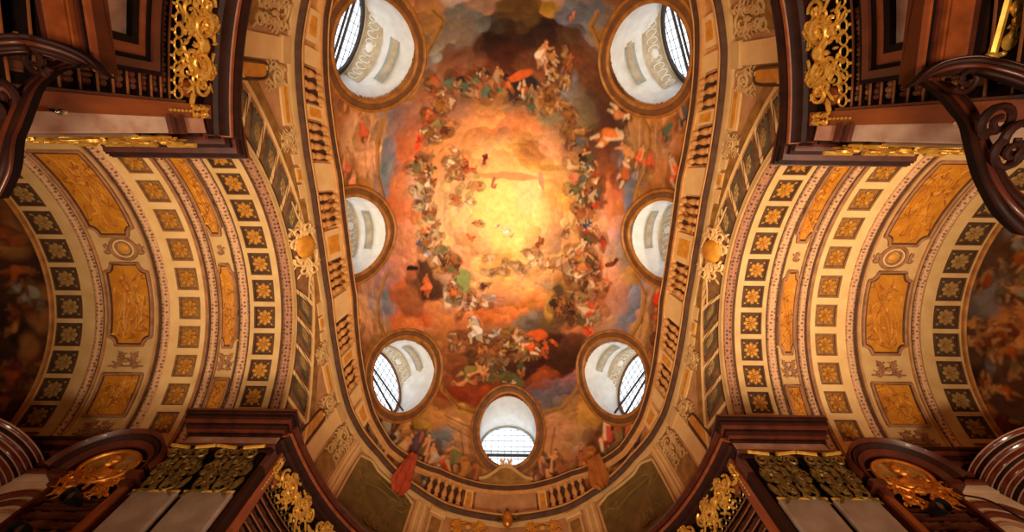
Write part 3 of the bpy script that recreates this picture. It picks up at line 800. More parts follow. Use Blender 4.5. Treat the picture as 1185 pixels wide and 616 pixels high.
(4.84,0.23,26.0,0.38,-0.07,-0.27,0.04,0.55,-0.03,(58, 62, 84),0.2),
(5.01,-0.03,25.87,0.28,-0.05,-0.21,0.02,0.33,-0.02,(64, 78, 110),0.2),
(4.68,-2.02,26.07,0.51,0.27,-0.34,-0.16,0.38,0.13,(206, 60, 28),0.2),
(3.98,-2.49,26.5,0.24,-0.02,-0.15,0.05,0.74,0.02,(236, 120, 84),0.2),
(5.17,-2.85,25.66,0.22,-0.02,-0.18,0.04,0.5,0.01,(190, 60, 30),0.2),
(4.63,-3.87,25.95,0.55,-0.03,-0.37,0.04,0.35,0.02,(60, 42, 28),0.2),
(4.22,-3.24,26.29,0.38,-0.02,-0.24,0.03,0.41,0.02,(90, 76, 46),0.2),
(-2.9,-3.41,26.97,0.33,-0.15,0.13,0.25,0.62,0.2,(206, 42, 24),0.2),
(-2.39,-3.08,27.22,0.43,0.01,0.16,-0.01,0.32,0.04,(212, 54, 28),0.2),
(-1.63,-3.71,27.35,0.21,0.07,0.06,-0.17,0.45,0.04,(140, 34, 30),0.2),
(-2.08,-2.75,27.38,0.43,0.01,0.15,-0.01,0.44,0.05,(150, 140, 70),0.25),
(-5.26,-4.71,25.35,0.21,0.0,0.17,-0.05,0.57,0.07,(228, 70, 32),0.2),
(-5.42,-3.75,25.36,0.42,0.01,0.37,-0.04,0.44,0.03,(50, 40, 26),0.2),
(-4.66,-3.21,26.0,0.36,0.02,0.26,-0.02,0.4,0.02,(110, 90, 46),0.25),
(-5.32,0.7,25.62,0.46,0.09,0.38,-0.03,0.49,-0.03,(240, 92, 36),0.2),
(-5.47,-3.0,25.39,0.34,0.03,0.3,-0.03,0.4,0.01,(236, 180, 100),0.25),
(-5.4,-2.08,25.51,0.26,0.03,0.22,-0.02,0.31,0.0,(200, 182, 170),0.2),
(-4.83,-1.92,25.97,0.33,0.03,0.23,-0.02,0.31,0.01,(140, 130, 74),0.25),
(-2.53,1.38,27.3,0.39,0.04,0.16,0.0,0.35,-0.02,(236, 100, 36),0.2),
(-4.18,2.86,26.35,0.72,-0.01,0.44,0.05,0.35,0.0,(222, 90, 40),0.2),
(-5.26,4.1,25.44,0.28,0.11,0.22,-0.07,0.72,-0.16,(236, 110, 54),0.2),
(-5.19,1.96,25.69,0.32,0.3,0.24,-0.2,0.34,-0.18,(230, 218, 214),0.2),
(-5.66,1.18,25.31,0.17,0.0,0.16,0.04,0.44,0.03,(104, 98, 114),0.2),
(-5.96,2.88,24.95,0.43,0.13,0.42,0.0,0.22,-0.03,(40, 30, 28),0.2),
(-3.51,4.2,26.56,0.39,0.07,0.18,-0.01,0.76,-0.13,(150, 150, 80),0.25),
(-4.37,4.91,25.96,0.42,0.09,0.24,-0.01,0.81,-0.16,(240, 200, 160),0.25),
(2.17,1.54,27.44,0.27,0.08,-0.1,-0.23,0.68,0.06,(150, 76, 36),0.15),
(-1.32,5.6,26.93,0.69,0.21,0.03,-0.05,0.16,-0.06,(210, 170, 150),0.2),
(3.85,2.47,26.57,0.21,-0.04,-0.12,0.02,0.41,-0.04,(110, 120, 50),0.2),
(4.49,2.8,26.16,0.5,-0.12,-0.32,0.02,0.34,-0.03,(130, 120, 60),0.25),
(3.34,5.03,26.48,0.5,-0.09,-0.21,0.02,0.81,-0.18,(92, 66, 38),0.25),
(2.85,5.81,26.5,0.46,-0.03,-0.16,-0.06,0.93,-0.24,(200, 140, 60),0.25),
(1.98,2.87,27.39,0.52,-0.52,-0.09,0.12,0.12,-0.05,(244, 196, 150),0.2),
(-0.26,-2.57,27.72,2.23,-0.02,0.09,0.0,0.22,0.04,(214, 140, 84),0.3),
(-1.1,-2.18,27.7,0.31,0.12,0.07,-0.18,0.47,0.03,(214, 120, 84),0.25),
(1.97,-2.35,27.45,0.16,-0.01,-0.05,0.03,0.77,0.06,(224, 140, 100),0.2),
(2.72,-3.21,27.07,0.93,0.12,-0.38,-0.02,0.21,0.04,(190, 130, 60),0.25),
(-0.35,0.73,27.9,0.58,-0.01,0.01,0.0,0.48,0.0,(236, 196, 140),0.3),
(-0.17,1.08,27.9,0.24,-0.01,0.0,0.0,0.24,0.0,(240, 228, 220),0.2),
(-0.76,0.72,27.87,0.18,0.01,0.03,0.0,0.17,0.0,(200, 150, 120),0.2),
(0.19,1.32,27.88,0.23,0.0,-0.01,0.0,0.18,-0.01,(200, 150, 110),0.2),
(6.06,3.69,24.77,0.34,-0.13,-0.33,0.03,0.65,-0.11,(214, 90, 44),0.25),
(5.56,2.75,25.34,0.45,-0.14,-0.39,0.02,0.33,-0.05,(214, 90, 40),0.25),
(6.32,2.22,24.63,0.38,-0.32,-0.38,0.09,0.23,-0.1,(120, 56, 30),0.2),
(5.28,5.1,25.25,0.39,-0.09,-0.3,-0.05,1.25,-0.22,(236, 180, 130),0.25),
(5.41,6.26,24.86,0.28,-0.08,-0.22,-0.04,0.77,-0.18,(226, 96, 48),0.2),
(5.23,7.03,24.76,0.39,-0.15,-0.26,0.0,0.53,-0.19,(206, 70, 34),0.2),
(4.75,4.12,25.83,0.25,-0.07,-0.17,0.04,1.14,-0.2,(236, 170, 110),0.25),
(1.94,7.93,25.98,0.92,-0.23,-0.07,0.08,0.42,-0.2,(226, 92, 30),0.2),
(1.47,8.71,25.68,0.59,-0.03,-0.05,0.0,0.31,-0.16,(236, 180, 130),0.2),
(3.1,8.2,25.54,0.44,0.16,-0.24,-0.08,0.15,-0.04,(200, 84, 34),0.2),
(-0.93,7.85,26.13,0.45,0.16,-0.04,-0.16,0.4,-0.19,(204, 192, 180),0.2),
(-2.36,7.39,26.12,0.21,-0.07,0.09,0.35,0.74,-0.2,(234, 222, 210),0.15),
(-1.63,8.47,25.78,0.59,0.03,0.07,0.01,0.37,-0.18,(240, 200, 170),0.2),
(-1.09,8.9,25.61,0.45,-0.32,0.21,0.19,0.2,-0.1,(214, 110, 60),0.2),
(-0.31,8.96,25.61,0.48,0.0,0.01,0.0,0.46,-0.25,(176, 122, 40),0.2),
(-1.12,9.9,25.02,0.58,0.05,0.01,-0.06,0.76,-0.49,(126, 96, 54),0.25),
(-2.46,9.96,24.77,0.59,-0.22,0.29,0.18,0.27,-0.13,(226, 150, 96),0.2),
(-0.3,9.85,25.08,0.41,0.0,0.01,0.01,0.34,-0.21,(220, 190, 160),0.2),
(0.19,10.51,24.63,0.77,0.21,-0.15,-0.15,0.35,-0.25,(96, 90, 48),0.25),
(-3.27,10.54,24.12,0.66,0.21,0.12,-0.02,0.13,-0.1,(214, 130, 70),0.2),
(0.59,9.4,25.35,0.47,-0.01,0.0,0.0,0.25,-0.14,(222, 110, 62),0.2),
(-3.08,8.38,25.46,0.79,0.12,0.24,0.02,0.53,-0.24,(190, 110, 56),0.25),
]
FIGS = [
(1.69,-9.34,25.3,0.16,-1.26,-0.76,(240, 200, 160),(240, 150, 90)),
(5.85,-6.32,24.45,0.99,0.63,-0.76,(190, 110, 60),(246, 196, 140)),
(5.61,-5.16,24.96,1.57,-0.72,-1.54,(200, 100, 40),(246, 196, 140)),
(6.48,-4.28,24.26,-0.59,-1.43,0.43,(206, 130, 70),(230, 150, 88)),
(6.44,-3.24,24.43,0.29,-1.66,-0.49,(190, 90, 40),(246, 196, 140)),
(6.97,-4.22,23.68,0.02,-1.34,-0.23,(214, 90, 40),(230, 150, 88)),
(7.38,-4.03,23.16,-0.27,-1.11,0.22,(206, 80, 36),(190, 100, 52)),
(3.03,-10.81,24.01,0.23,-0.37,-0.34,(190, 110, 70),(220, 130, 100)),
(-5.26,4.1,25.44,0.03,-1.58,0.26,(236, 110, 54),(236, 120, 66)),
(-2.23,7.62,26.05,-0.63,-1.59,0.51,(240, 214, 190),(246, 196, 140)),
(-2.4,10.06,24.72,1.76,-0.67,0.86,(140, 110, 50),(230, 150, 88)),
(1.47,8.71,25.68,-1.44,-0.63,0.5,(226, 92, 30),(246, 196, 140)),
(-8.39,2.58,21.44,0.22,-1.63,0.75,(226, 74, 26),(230, 150, 88)),
(-8.33,5.34,20.96,0.3,-1.25,1.29,(110, 120, 66),(230, 150, 88)),
(-8.16,6.51,20.92,0.1,-1.36,0.97,(110, 60, 36),(190, 100, 52)),
(-8.21,7.77,19.9,-0.15,-1.53,0.87,(120, 40, 30),(190, 100, 52)),
(-7.46,-5.37,22.77,0.21,-1.62,-0.09,(206, 90, 50),(230, 150, 88)),
(-7.65,-6.91,21.91,0.38,-1.35,0.1,(214, 80, 40),(230, 150, 88)),
(-8.16,-3.73,21.83,0.38,-1.53,0.59,(200, 96, 60),(230, 150, 88)),
(-8.05,-2.84,22.19,0.12,-1.3,0.1,(226, 130, 90),(230, 150, 88)),
(-7.51,-8.61,21.16,0.23,-0.99,-0.25,(150, 70, 30),(190, 100, 52)),
(-7.0,10.81,20.12,0.58,-0.59,2.43,(150, 130, 100),(226, 196, 150)),
(-6.3,11.69,20.43,0.02,-1.25,1.89,(206, 150, 80),(230, 150, 88)),
(-6.63,11.59,19.83,0.73,-0.04,2.11,(46, 40, 34),(246, 196, 140)),
(-6.0,11.75,20.85,-0.55,-1.59,1.16,(200, 130, 60),(230, 150, 88)),
(-5.51,12.34,20.8,1.47,0.23,1.75,(90, 60, 66),(190, 100, 52)),
(-6.04,12.26,20.03,0.31,-0.72,2.05,(200, 150, 84),(230, 150, 88)),
(-4.91,12.92,20.74,0.08,-0.99,1.61,(100, 70, 40),(230, 150, 88)),
(-4.33,13.41,20.58,-0.21,-0.97,1.43,(190, 170, 140),(230, 150, 88)),
(-3.82,13.87,20.25,0.56,-0.82,2.3,(226, 84, 28),(230, 150, 88)),
(-3.4,14.11,20.11,1.23,-0.34,1.88,(214, 70, 30),(190, 100, 52)),
(-3.14,13.69,21.02,-0.19,-1.16,1.7,(120, 110, 60),(230, 150, 88)),
(-2.4,14.24,20.44,-0.19,-1.06,2.08,(190, 120, 50),(190, 100, 52)),
(-1.91,14.4,20.28,-0.13,-0.81,1.72,(110, 66, 40),(190, 100, 52)),
(-4.43,13.79,19.66,0.6,-0.23,1.72,(80, 76, 60),(190, 170, 140)),
(8.29,3.19,21.61,-0.08,-2.08,0.54,(226, 60, 30),(230, 150, 88)),
(8.43,3.97,21.08,0.26,-2.01,-0.25,(220, 70, 36),(230, 150, 88)),
(8.21,5.39,21.26,0.0,-1.75,0.65,(110, 60, 40),(190, 100, 52)),
(7.98,6.97,21.13,0.05,-1.43,0.68,(90, 50, 40),(190, 100, 52)),
(8.02,-6.3,21.36,-0.24,-1.46,-0.06,(84, 78, 70),(230, 150, 88)),
(8.17,-3.71,21.81,-0.33,-1.57,0.47,(226, 90, 40),(246, 196, 140)),
(8.2,-1.51,21.98,-0.13,-1.45,0.21,(226, 96, 44),(230, 150, 88)),
(7.81,-5.54,22.11,0.11,-1.46,-0.67,(84, 98, 70),(190, 100, 52)),
(2.25,14.16,20.63,0.1,-1.0,1.8,(150, 80, 60),(230, 150, 88)),
(2.87,14.02,20.63,0.8,-1.03,1.43,(90, 60, 44),(230, 150, 88)),
(3.35,14.09,20.19,-0.16,-0.67,1.61,(140, 80, 50),(190, 100, 52)),
(4.86,13.26,20.24,0.73,-1.52,1.95,(206, 120, 40),(190, 100, 52)),
(4.62,13.58,19.91,0.26,-0.96,1.91,(214, 140, 60),(190, 100, 52)),
(5.51,13.11,19.28,0.04,-0.64,2.42,(210, 160, 90),(246, 196, 140)),
(5.94,12.45,19.89,0.34,-1.31,1.96,(140, 120, 60),(230, 150, 88)),
(6.0,11.73,20.89,0.55,-1.69,1.28,(206, 80, 50),(246, 196, 140)),
(6.52,11.56,20.15,0.27,-1.36,1.57,(120, 100, 56),(190, 100, 52)),
(7.08,10.77,19.96,-0.28,-0.84,2.13,(206, 100, 60),(246, 196, 140)),
(7.28,10.71,19.36,0.62,-1.8,1.3,(56, 54, 70),(230, 150, 88)),
(6.78,11.54,19.46,1.16,-1.84,0.14,(70, 56, 44),(190, 100, 52)),
(5.19,13.48,18.8,0.93,-0.86,1.49,(190, 60, 36),(190, 100, 52)),
(-4.66,-5.51,25.63,0.1,1.29,0.38,(206, 90, 40),(190, 100, 52)),
(-4.92,-3.87,25.74,0.82,0.03,0.62,(140, 90, 40),(230, 150, 88)),
(-3.91,-5.99,25.97,0.98,0.57,0.67,(226, 130, 70),(230, 150, 88)),
(-5.04,-3.25,25.73,-0.5,-1.18,-0.51,(110, 56, 28),(246, 196, 140)),
(-3.71,-5.16,26.28,0.72,-0.41,0.28,(190, 110, 40),(230, 150, 88)),
(-3.63,-6.65,25.92,1.04,-0.6,0.31,(190, 110, 40),(246, 196, 140)),
(-3.81,-6.99,25.72,0.64,0.35,0.45,(190, 110, 40),(230, 150, 88)),
(-4.38,-6.12,25.66,1.05,-0.04,0.66,(206, 90, 40),(190, 100, 52)),
(-4.24,-5.78,25.84,-0.86,0.18,-0.47,(150, 130, 70),(230, 150, 88)),
(-4.17,-7.46,25.34,0.91,0.49,0.72,(206, 90, 40),(246, 196, 140)),
(-5.22,-3.58,25.55,0.06,-0.83,-0.05,(150, 130, 70),(230, 150, 88)),
(-4.53,-4.97,25.84,-0.88,0.16,-0.55,(226, 130, 70),(246, 196, 140)),
(-4.55,-6.32,25.49,0.79,-0.03,0.52,(236, 110, 50),(190, 100, 52)),
(-4.13,-7.57,25.32,0.9,-0.06,0.5,(190, 110, 40),(190, 100, 52)),
(-4.06,-6.72,25.67,-0.92,-0.52,-0.69,(190, 110, 40),(230, 150, 88)),
(-4.72,-5.19,25.67,0.09,-1.07,-0.16,(206, 90, 40),(246, 196, 140)),
(-4.67,-5.24,25.69,-0.87,-0.56,-0.72,(140, 90, 40),(246, 196, 140)),
(-3.53,-5.69,26.24,-0.82,0.16,-0.35,(226, 130, 70),(230, 150, 88)),
(-4.18,-7.88,25.16,0.84,0.44,0.68,(206, 90, 40),(230, 150, 88)),
(-3.9,-5.36,26.14,-0.95,0.18,-0.47,(110, 56, 28),(230, 150, 88)),
(0.51,-7.22,26.41,-1.37,0.23,0.13,(60, 44, 40),(190, 100, 52)),
(-1.52,-8.03,26.0,0.2,1.2,0.57,(236, 180, 130),(246, 196, 140)),
(0.77,-7.5,26.29,0.26,1.09,0.44,(226, 110, 50),(246, 196, 140)),
(-1.98,-8.28,25.81,0.06,-1.14,-0.53,(60, 44, 40),(190, 100, 52)),
(-1.48,-8.32,25.87,-0.91,-0.44,-0.32,(60, 44, 40),(246, 196, 140)),
(-2.69,-7.91,25.81,1.33,-0.05,0.38,(60, 44, 40),(190, 100, 52)),
(-2.85,-7.77,25.82,-0.91,-0.46,-0.49,(60, 44, 40),(246, 196, 140)),
(0.08,-7.04,26.49,-1.05,0.17,0.07,(60, 44, 40),(190, 100, 52)),
(-1.59,-7.99,26.01,-1.4,0.25,-0.08,(60, 44, 40),(246, 196, 140)),
(-3.44,-7.79,25.58,0.11,1.1,0.51,(104, 112, 80),(190, 100, 52)),
(-0.84,-8.18,25.99,0.02,-1.17,-0.54,(236, 180, 130),(230, 150, 88)),
(-1.22,-7.98,26.05,-0.66,-1.03,-0.52,(226, 140, 80),(190, 100, 52)),
(1.2,-6.82,26.53,-0.56,-0.81,-0.25,(104, 112, 80),(230, 150, 88)),
(-1.51,-7.8,26.1,0.49,-1.11,-0.42,(226, 110, 50),(230, 150, 88)),
(-2.64,-7.74,25.9,-0.94,-0.48,-0.48,(104, 112, 80),(230, 150, 88)),
(-1.31,-7.91,26.08,-1.07,-0.53,-0.34,(226, 140, 80),(190, 100, 52)),
(-1.5,-7.64,26.17,-0.71,-1.14,-0.57,(104, 112, 80),(190, 100, 52)),
(-0.16,-7.75,26.2,0.89,0.45,0.19,(226, 110, 50),(190, 100, 52)),
(1.14,-7.42,26.3,-0.05,-1.04,-0.42,(104, 112, 80),(230, 150, 88)),
(-1.95,-7.99,25.95,0.93,0.46,0.38,(104, 112, 80),(190, 100, 52)),
(1.99,-7.39,26.2,1.01,0.52,0.01,(150, 90, 40),(246, 196, 140)),
(2.51,-8.34,25.66,-0.08,-0.75,-0.34,(206, 150, 80),(190, 100, 52)),
(2.52,-7.87,25.87,-0.78,0.12,0.26,(150, 90, 40),(190, 100, 52)),
(2.91,-9.24,25.07,0.26,0.78,0.35,(206, 150, 80),(230, 150, 88)),
(2.48,-7.73,25.94,-0.5,-0.7,-0.15,(206, 150, 80),(190, 100, 52)),
(3.03,-8.25,25.54,0.28,-0.95,-0.54,(190, 120, 50),(230, 150, 88)),
(2.29,-8.85,25.46,0.22,0.74,0.34,(190, 120, 50),(190, 100, 52)),
(2.28,-9.17,25.29,-0.07,-0.65,-0.35,(206, 150, 80),(246, 196, 140)),
(3.21,-8.66,25.27,-0.11,-0.85,-0.39,(120, 60, 30),(190, 100, 52)),
(2.14,-8.81,25.51,0.94,0.46,0.05,(120, 60, 30),(190, 100, 52)),
(2.31,-8.61,25.58,0.25,-0.77,-0.45,(206, 150, 80),(230, 150, 88)),
(2.25,-7.78,25.98,-1.04,-0.52,0.02,(150, 90, 40),(230, 150, 88)),
(2.16,-8.4,25.72,-0.51,-0.68,-0.22,(120, 60, 30),(246, 196, 140)),
(3.16,-7.97,25.62,0.21,-0.72,-0.4,(190, 120, 50),(246, 196, 140)),
(2.27,-7.14,26.23,0.72,0.37,-0.04,(120, 60, 30),(230, 150, 88)),
(3.03,-8.95,25.19,0.26,-0.88,-0.57,(150, 90, 40),(190, 100, 52)),
(2.3,-7.79,25.96,-0.47,-0.66,-0.17,(190, 120, 50),(246, 196, 140)),
(2.11,-9.18,25.32,-0.98,-0.47,-0.07,(190, 120, 50),(246, 196, 140)),
(3.29,-6.64,26.07,0.67,0.37,-0.16,(176, 116, 46),(230, 150, 88)),
(3.29,-5.59,26.38,-0.08,-0.99,-0.22,(176, 116, 46),(230, 150, 88)),
(1.87,-7.31,26.25,0.26,1.01,0.35,(206, 140, 70),(190, 100, 52)),
(2.26,-6.85,26.34,0.26,0.97,0.28,(176, 116, 46),(190, 100, 52)),
(3.64,-4.91,26.37,-0.07,-0.77,-0.13,(206, 140, 70),(230, 150, 88)),
(1.88,-7.3,26.25,-0.75,0.12,0.18,(176, 116, 46),(230, 150, 88)),
(3.68,-4.93,26.34,-0.1,-1.08,-0.17,(206, 140, 70),(230, 150, 88)),
(2.4,-6.61,26.39,0.85,-0.48,-0.39,(206, 140, 70),(190, 100, 52)),
(2.28,-7.37,26.14,0.72,0.37,-0.02,(150, 90, 36),(190, 100, 52)),
(3.05,-6.92,26.07,0.96,0.5,-0.18,(176, 116, 46),(230, 150, 88)),
(3.62,-6.07,26.1,0.29,1.04,0.16,(176, 116, 46),(190, 100, 52)),
(3.6,-5.34,26.3,0.58,-0.37,-0.36,(176, 116, 46),(190, 100, 52)),
(3.64,-6.43,25.98,0.75,0.42,-0.24,(150, 90, 36),(230, 150, 88)),
(3.71,-5.17,26.27,0.23,-0.87,-0.3,(176, 116, 46),(190, 100, 52)),
(4.16,-5.43,25.97,-1.0,0.2,0.64,(176, 116, 46),(230, 150, 88)),
(2.24,-7.59,26.06,-0.07,-0.91,-0.36,(150, 90, 36),(190, 100, 52)),
(2.74,-6.87,26.2,-0.06,-0.68,-0.22,(206, 140, 70),(230, 150, 88)),
(3.31,-6.35,26.16,-0.9,-0.49,0.24,(150, 90, 36),(190, 100, 52)),
(5.02,0.6,25.86,0.66,-0.61,-0.5,(206, 70, 34),(246, 196, 140)),
(5.09,-1.92,25.77,-0.89,0.3,0.72,(236, 180, 120),(190, 100, 52)),
(4.74,-3.95,25.86,-0.69,-1.09,0.33,(110, 90, 50),(230, 150, 88)),
(3.79,0.64,26.67,-0.05,-0.96,0.04,(150, 80, 40),(246, 196, 140)),
(5.21,-1.66,25.69,0.33,1.43,-0.22,(90, 80, 70),(190, 100, 52)),
(5.27,0.85,25.66,0.33,-1.45,-0.25,(150, 80, 40),(230, 150, 88)),
(4.47,-0.17,26.26,-0.09,-1.44,0.06,(236, 180, 120),(190, 100, 52)),
(4.21,-2.1,26.38,1.12,-0.86,-0.75,(110, 90, 50),(246, 196, 140)),
(4.38,-0.68,26.31,0.87,-0.12,-0.56,(206, 70, 34),(230, 150, 88)),
(5.17,-1.13,25.74,1.0,-0.87,-0.82,(90, 80, 70),(230, 150, 88)),
(4.53,-1.14,26.21,0.3,1.35,-0.18,(110, 90, 50),(246, 196, 140)),
(4.21,-4.83,26.07,1.03,-0.7,-0.76,(90, 80, 70),(230, 150, 88)),
(3.79,-3.36,26.52,0.88,0.47,-0.44,(236, 180, 120),(230, 150, 88)),
(4.69,-3.4,25.97,0.74,0.4,-0.47,(90, 80, 70),(246, 196, 140)),
(5.16,-2.64,25.68,0.62,-0.51,-0.53,(236, 180, 120),(190, 100, 52)),
(5.8,1.14,25.19,0.24,1.09,-0.25,(206, 70, 34),(190, 100, 52)),
(4.73,-0.53,26.07,-0.08,-1.2,0.05,(206, 70, 34),(246, 196, 140)),
(5.31,-1.22,25.62,1.04,-0.17,-0.87,(206, 70, 34),(190, 100, 52)),
(4.5,-2.67,26.16,0.25,-1.01,-0.24,(90, 80, 70),(246, 196, 140)),
(4.87,-0.67,25.98,0.86,-0.13,-0.63,(150, 80, 40),(190, 100, 52)),
(5.15,1.02,25.76,1.02,-0.22,-0.81,(110, 90, 50),(190, 100, 52)),
(5.06,-1.65,25.81,0.23,-0.96,-0.2,(236, 180, 120),(246, 196, 140)),
(4.58,-0.48,26.18,1.13,0.55,-0.77,(150, 80, 40),(230, 150, 88)),
(-5.46,-1.74,25.48,-0.38,-0.95,-0.37,(236, 200, 160),(230, 150, 88)),
(-4.75,0.76,26.06,0.06,-1.33,0.05,(200, 170, 120),(230, 150, 88)),
(-5.14,1.22,25.76,0.05,-1.33,0.07,(140, 120, 70),(190, 100, 52)),
(-5.32,0.7,25.62,0.66,-0.33,0.56,(190, 110, 60),(246, 196, 140)),
(-5.17,-1.36,25.74,0.72,-0.38,0.57,(200, 170, 120),(246, 196, 140)),
(-5.34,-0.81,25.6,0.63,0.54,0.53,(200, 170, 120),(230, 150, 88)),
(-4.97,-2.33,25.85,0.94,-0.52,0.68,(190, 110, 60),(190, 100, 52)),
(-4.87,-0.01,25.98,0.87,0.74,0.65,(200, 170, 120),(230, 150, 88)),
(-5.38,-0.96,25.57,0.8,0.11,0.68,(200, 170, 120),(246, 196, 140)),
(-5.51,-1.69,25.44,0.76,0.64,0.69,(236, 200, 160),(246, 196, 140)),
(-5.11,1.44,25.78,0.78,0.71,0.59,(190, 110, 60),(246, 196, 140)),
(-5.27,-3.59,25.5,0.06,-0.84,-0.05,(200, 170, 120),(190, 100, 52)),
(-4.72,-0.71,26.08,0.04,-1.0,0.02,(190, 110, 60),(246, 196, 140)),
(-5.18,-2.27,25.69,-0.87,-0.69,-0.73,(190, 110, 60),(246, 196, 140)),
(-4.7,0.97,26.09,-0.95,0.03,-0.68,(200, 170, 120),(230, 150, 88)),
(-4.95,-2.32,25.86,0.05,-0.94,-0.02,(236, 200, 160),(190, 100, 52)),
(-5.57,-3.15,25.29,0.96,0.06,0.86,(236, 200, 160),(190, 100, 52)),
(-5.4,-3.31,25.42,0.9,0.06,0.77,(140, 120, 70),(230, 150, 88)),
(-5.37,-2.2,25.53,-0.38,-0.94,-0.38,(200, 170, 120),(246, 196, 140)),
(-5.13,-0.93,25.77,0.11,1.06,0.1,(236, 200, 160),(190, 100, 52)),
(-3.59,-3.05,26.67,0.6,0.4,0.36,(206, 160, 90),(230, 150, 88)),
(-2.57,-1.55,27.28,0.24,-0.63,0.07,(206, 160, 90),(246, 196, 140)),
(-3.12,-1.95,27.0,0.29,-0.76,0.11,(206, 160, 90),(246, 196, 140)),
(-3.14,-3.72,26.81,0.32,-0.82,0.03,(206, 160, 90),(230, 150, 88)),
(-3.46,-0.98,26.86,-0.73,0.07,-0.4,(226, 140, 80),(230, 150, 88)),
(-3.09,-3.09,26.92,0.26,-0.66,0.05,(240, 190, 140),(246, 196, 140)),
(-2.95,-2.98,27.0,0.14,1.09,0.19,(226, 140, 80),(190, 100, 52)),
(-3.07,-3.46,26.88,-0.78,0.13,-0.35,(226, 140, 80),(230, 150, 88)),
(-3.21,-2.55,26.91,0.67,0.03,0.34,(190, 90, 46),(246, 196, 140)),
(-3.66,-3.71,26.55,-0.93,0.15,-0.48,(206, 160, 90),(230, 150, 88)),
(-3.6,-3.48,26.62,0.94,0.02,0.5,(240, 190, 140),(230, 150, 88)),
(-3.58,-2.88,26.69,0.38,-0.96,0.11,(206, 160, 90),(190, 100, 52)),
(-2.7,-3.05,27.1,0.55,0.35,0.28,(190, 90, 46),(190, 100, 52)),
(-2.58,-1.04,27.29,-0.69,0.09,-0.3,(240, 190, 140),(230, 150, 88)),
(-3.42,-1.3,26.87,0.67,0.05,0.36,(190, 90, 46),(230, 150, 88)),
(-3.37,-4.26,26.62,-0.5,-0.31,-0.3,(240, 190, 140),(190, 100, 52)),
(-2.09,0.45,27.5,-0.77,0.09,-0.29,(226, 140, 80),(190, 100, 52)),
(-2.26,-2.08,27.38,-1.06,0.15,-0.39,(226, 140, 80),(230, 150, 88)),
(-4.5,2.07,26.2,0.04,-1.3,0.09,(140, 130, 70),(230, 150, 88)),
(-4.09,3.03,26.39,0.99,0.83,0.51,(110, 70, 44),(230, 150, 88)),
(-1.65,4.73,27.12,0.8,-0.41,0.27,(110, 70, 44),(230, 150, 88)),
(-1.61,6.0,26.76,-0.99,0.12,-0.2,(236, 190, 150),(190, 100, 52)),
(-5.26,1.34,25.66,0.39,-1.06,0.35,(190, 120, 60),(246, 196, 140)),
(-3.45,3.11,26.74,0.02,-0.96,0.11,(110, 70, 44),(190, 100, 52)),
(-3.38,5.2,26.43,0.0,-1.34,0.31,(190, 120, 60),(230, 150, 88)),
(-2.47,5.62,26.67,1.2,0.13,0.33,(140, 130, 70),(230, 150, 88)),
(-3.65,2.63,26.68,-0.9,-0.72,-0.43,(190, 120, 60),(230, 150, 88)),
(-3.72,5.46,26.2,-1.02,-0.01,-0.52,(140, 130, 70),(246, 196, 140)),
(-4.55,2.47,26.14,0.8,-0.37,0.57,(110, 70, 44),(246, 196, 140)),
(-2.52,5.54,26.68,0.2,1.07,-0.23,(226, 110, 50),(230, 150, 88)),
(-2.31,5.69,26.7,0.74,0.5,0.07,(236, 190, 150),(230, 150, 88)),
(-3.83,4.72,26.3,0.84,0.16,0.42,(226, 110, 50),(246, 196, 140)),
(-4.72,2.63,26.01,0.76,0.69,0.49,(236, 190, 150),(230, 150, 88)),
(-3.81,4.32,26.39,0.7,-0.31,0.43,(226, 110, 50),(246, 196, 140)),
(-3.78,3.46,26.52,0.9,0.73,0.41,(140, 130, 70),(190, 100, 52)),
(-4.61,3.24,26.04,-0.81,-0.02,-0.55,(190, 120, 60),(230, 150, 88)),
(-2.4,6.08,26.56,1.04,0.11,0.26,(236, 190, 150),(190, 100, 52)),
(-3.73,4.38,26.42,0.01,-0.98,0.17,(236, 190, 150),(190, 100, 52)),
(-4.4,1.97,26.26,-1.0,0.03,-0.66,(140, 130, 70),(246, 196, 140)),
(-4.07,2.75,26.42,0.03,-1.15,0.11,(110, 70, 44),(230, 150, 88)),
(-3.71,4.94,26.32,0.01,-1.2,0.25,(226, 110, 50),(190, 100, 52)),
(-1.25,2.85,27.58,0.83,-0.45,0.23,(240, 180, 120),(246, 196, 140)),
(1.16,2.37,27.66,-0.71,0.17,0.11,(226, 150, 90),(246, 196, 140)),
(1.85,2.29,27.5,-0.76,-0.36,0.27,(226, 150, 90),(230, 150, 88)),
(0.54,3.39,27.56,-0.92,0.19,0.01,(226, 150, 90),(230, 150, 88)),
(-0.87,3.84,27.45,0.96,-0.54,0.2,(226, 150, 90),(246, 196, 140)),
(-0.3,3.46,27.56,0.17,0.88,-0.18,(240, 180, 120),(230, 150, 88)),
(-0.5,3.89,27.46,-1.0,0.17,-0.09,(240, 180, 120),(230, 150, 88)),
(2.12,2.96,27.33,0.18,0.89,-0.18,(244, 196, 140),(246, 196, 140)),
(0.45,3.48,27.55,-0.94,-0.51,0.14,(240, 180, 120),(246, 196, 140)),
(-1.58,3.84,27.34,-0.91,0.11,-0.21,(240, 180, 120),(246, 196, 140)),
(2.61,3.09,27.13,0.25,-0.84,0.0,(240, 180, 120),(230, 150, 88)),
(1.57,2.72,27.53,0.97,0.48,-0.3,(244, 196, 140),(230, 150, 88)),
(1.33,3.45,27.46,0.27,-0.81,0.1,(226, 150, 90),(246, 196, 140)),
(4.08,5.03,26.11,0.38,-1.32,0.06,(150, 110, 56),(230, 150, 88)),
(5.25,2.6,25.61,0.33,1.56,-0.38,(236, 180, 130),(230, 150, 88)),
(5.45,3.99,25.3,0.32,1.58,-0.5,(150, 110, 56),(246, 196, 140)),
(3.53,2.94,26.71,-1.6,0.6,0.79,(236, 180, 130),(230, 150, 88)),
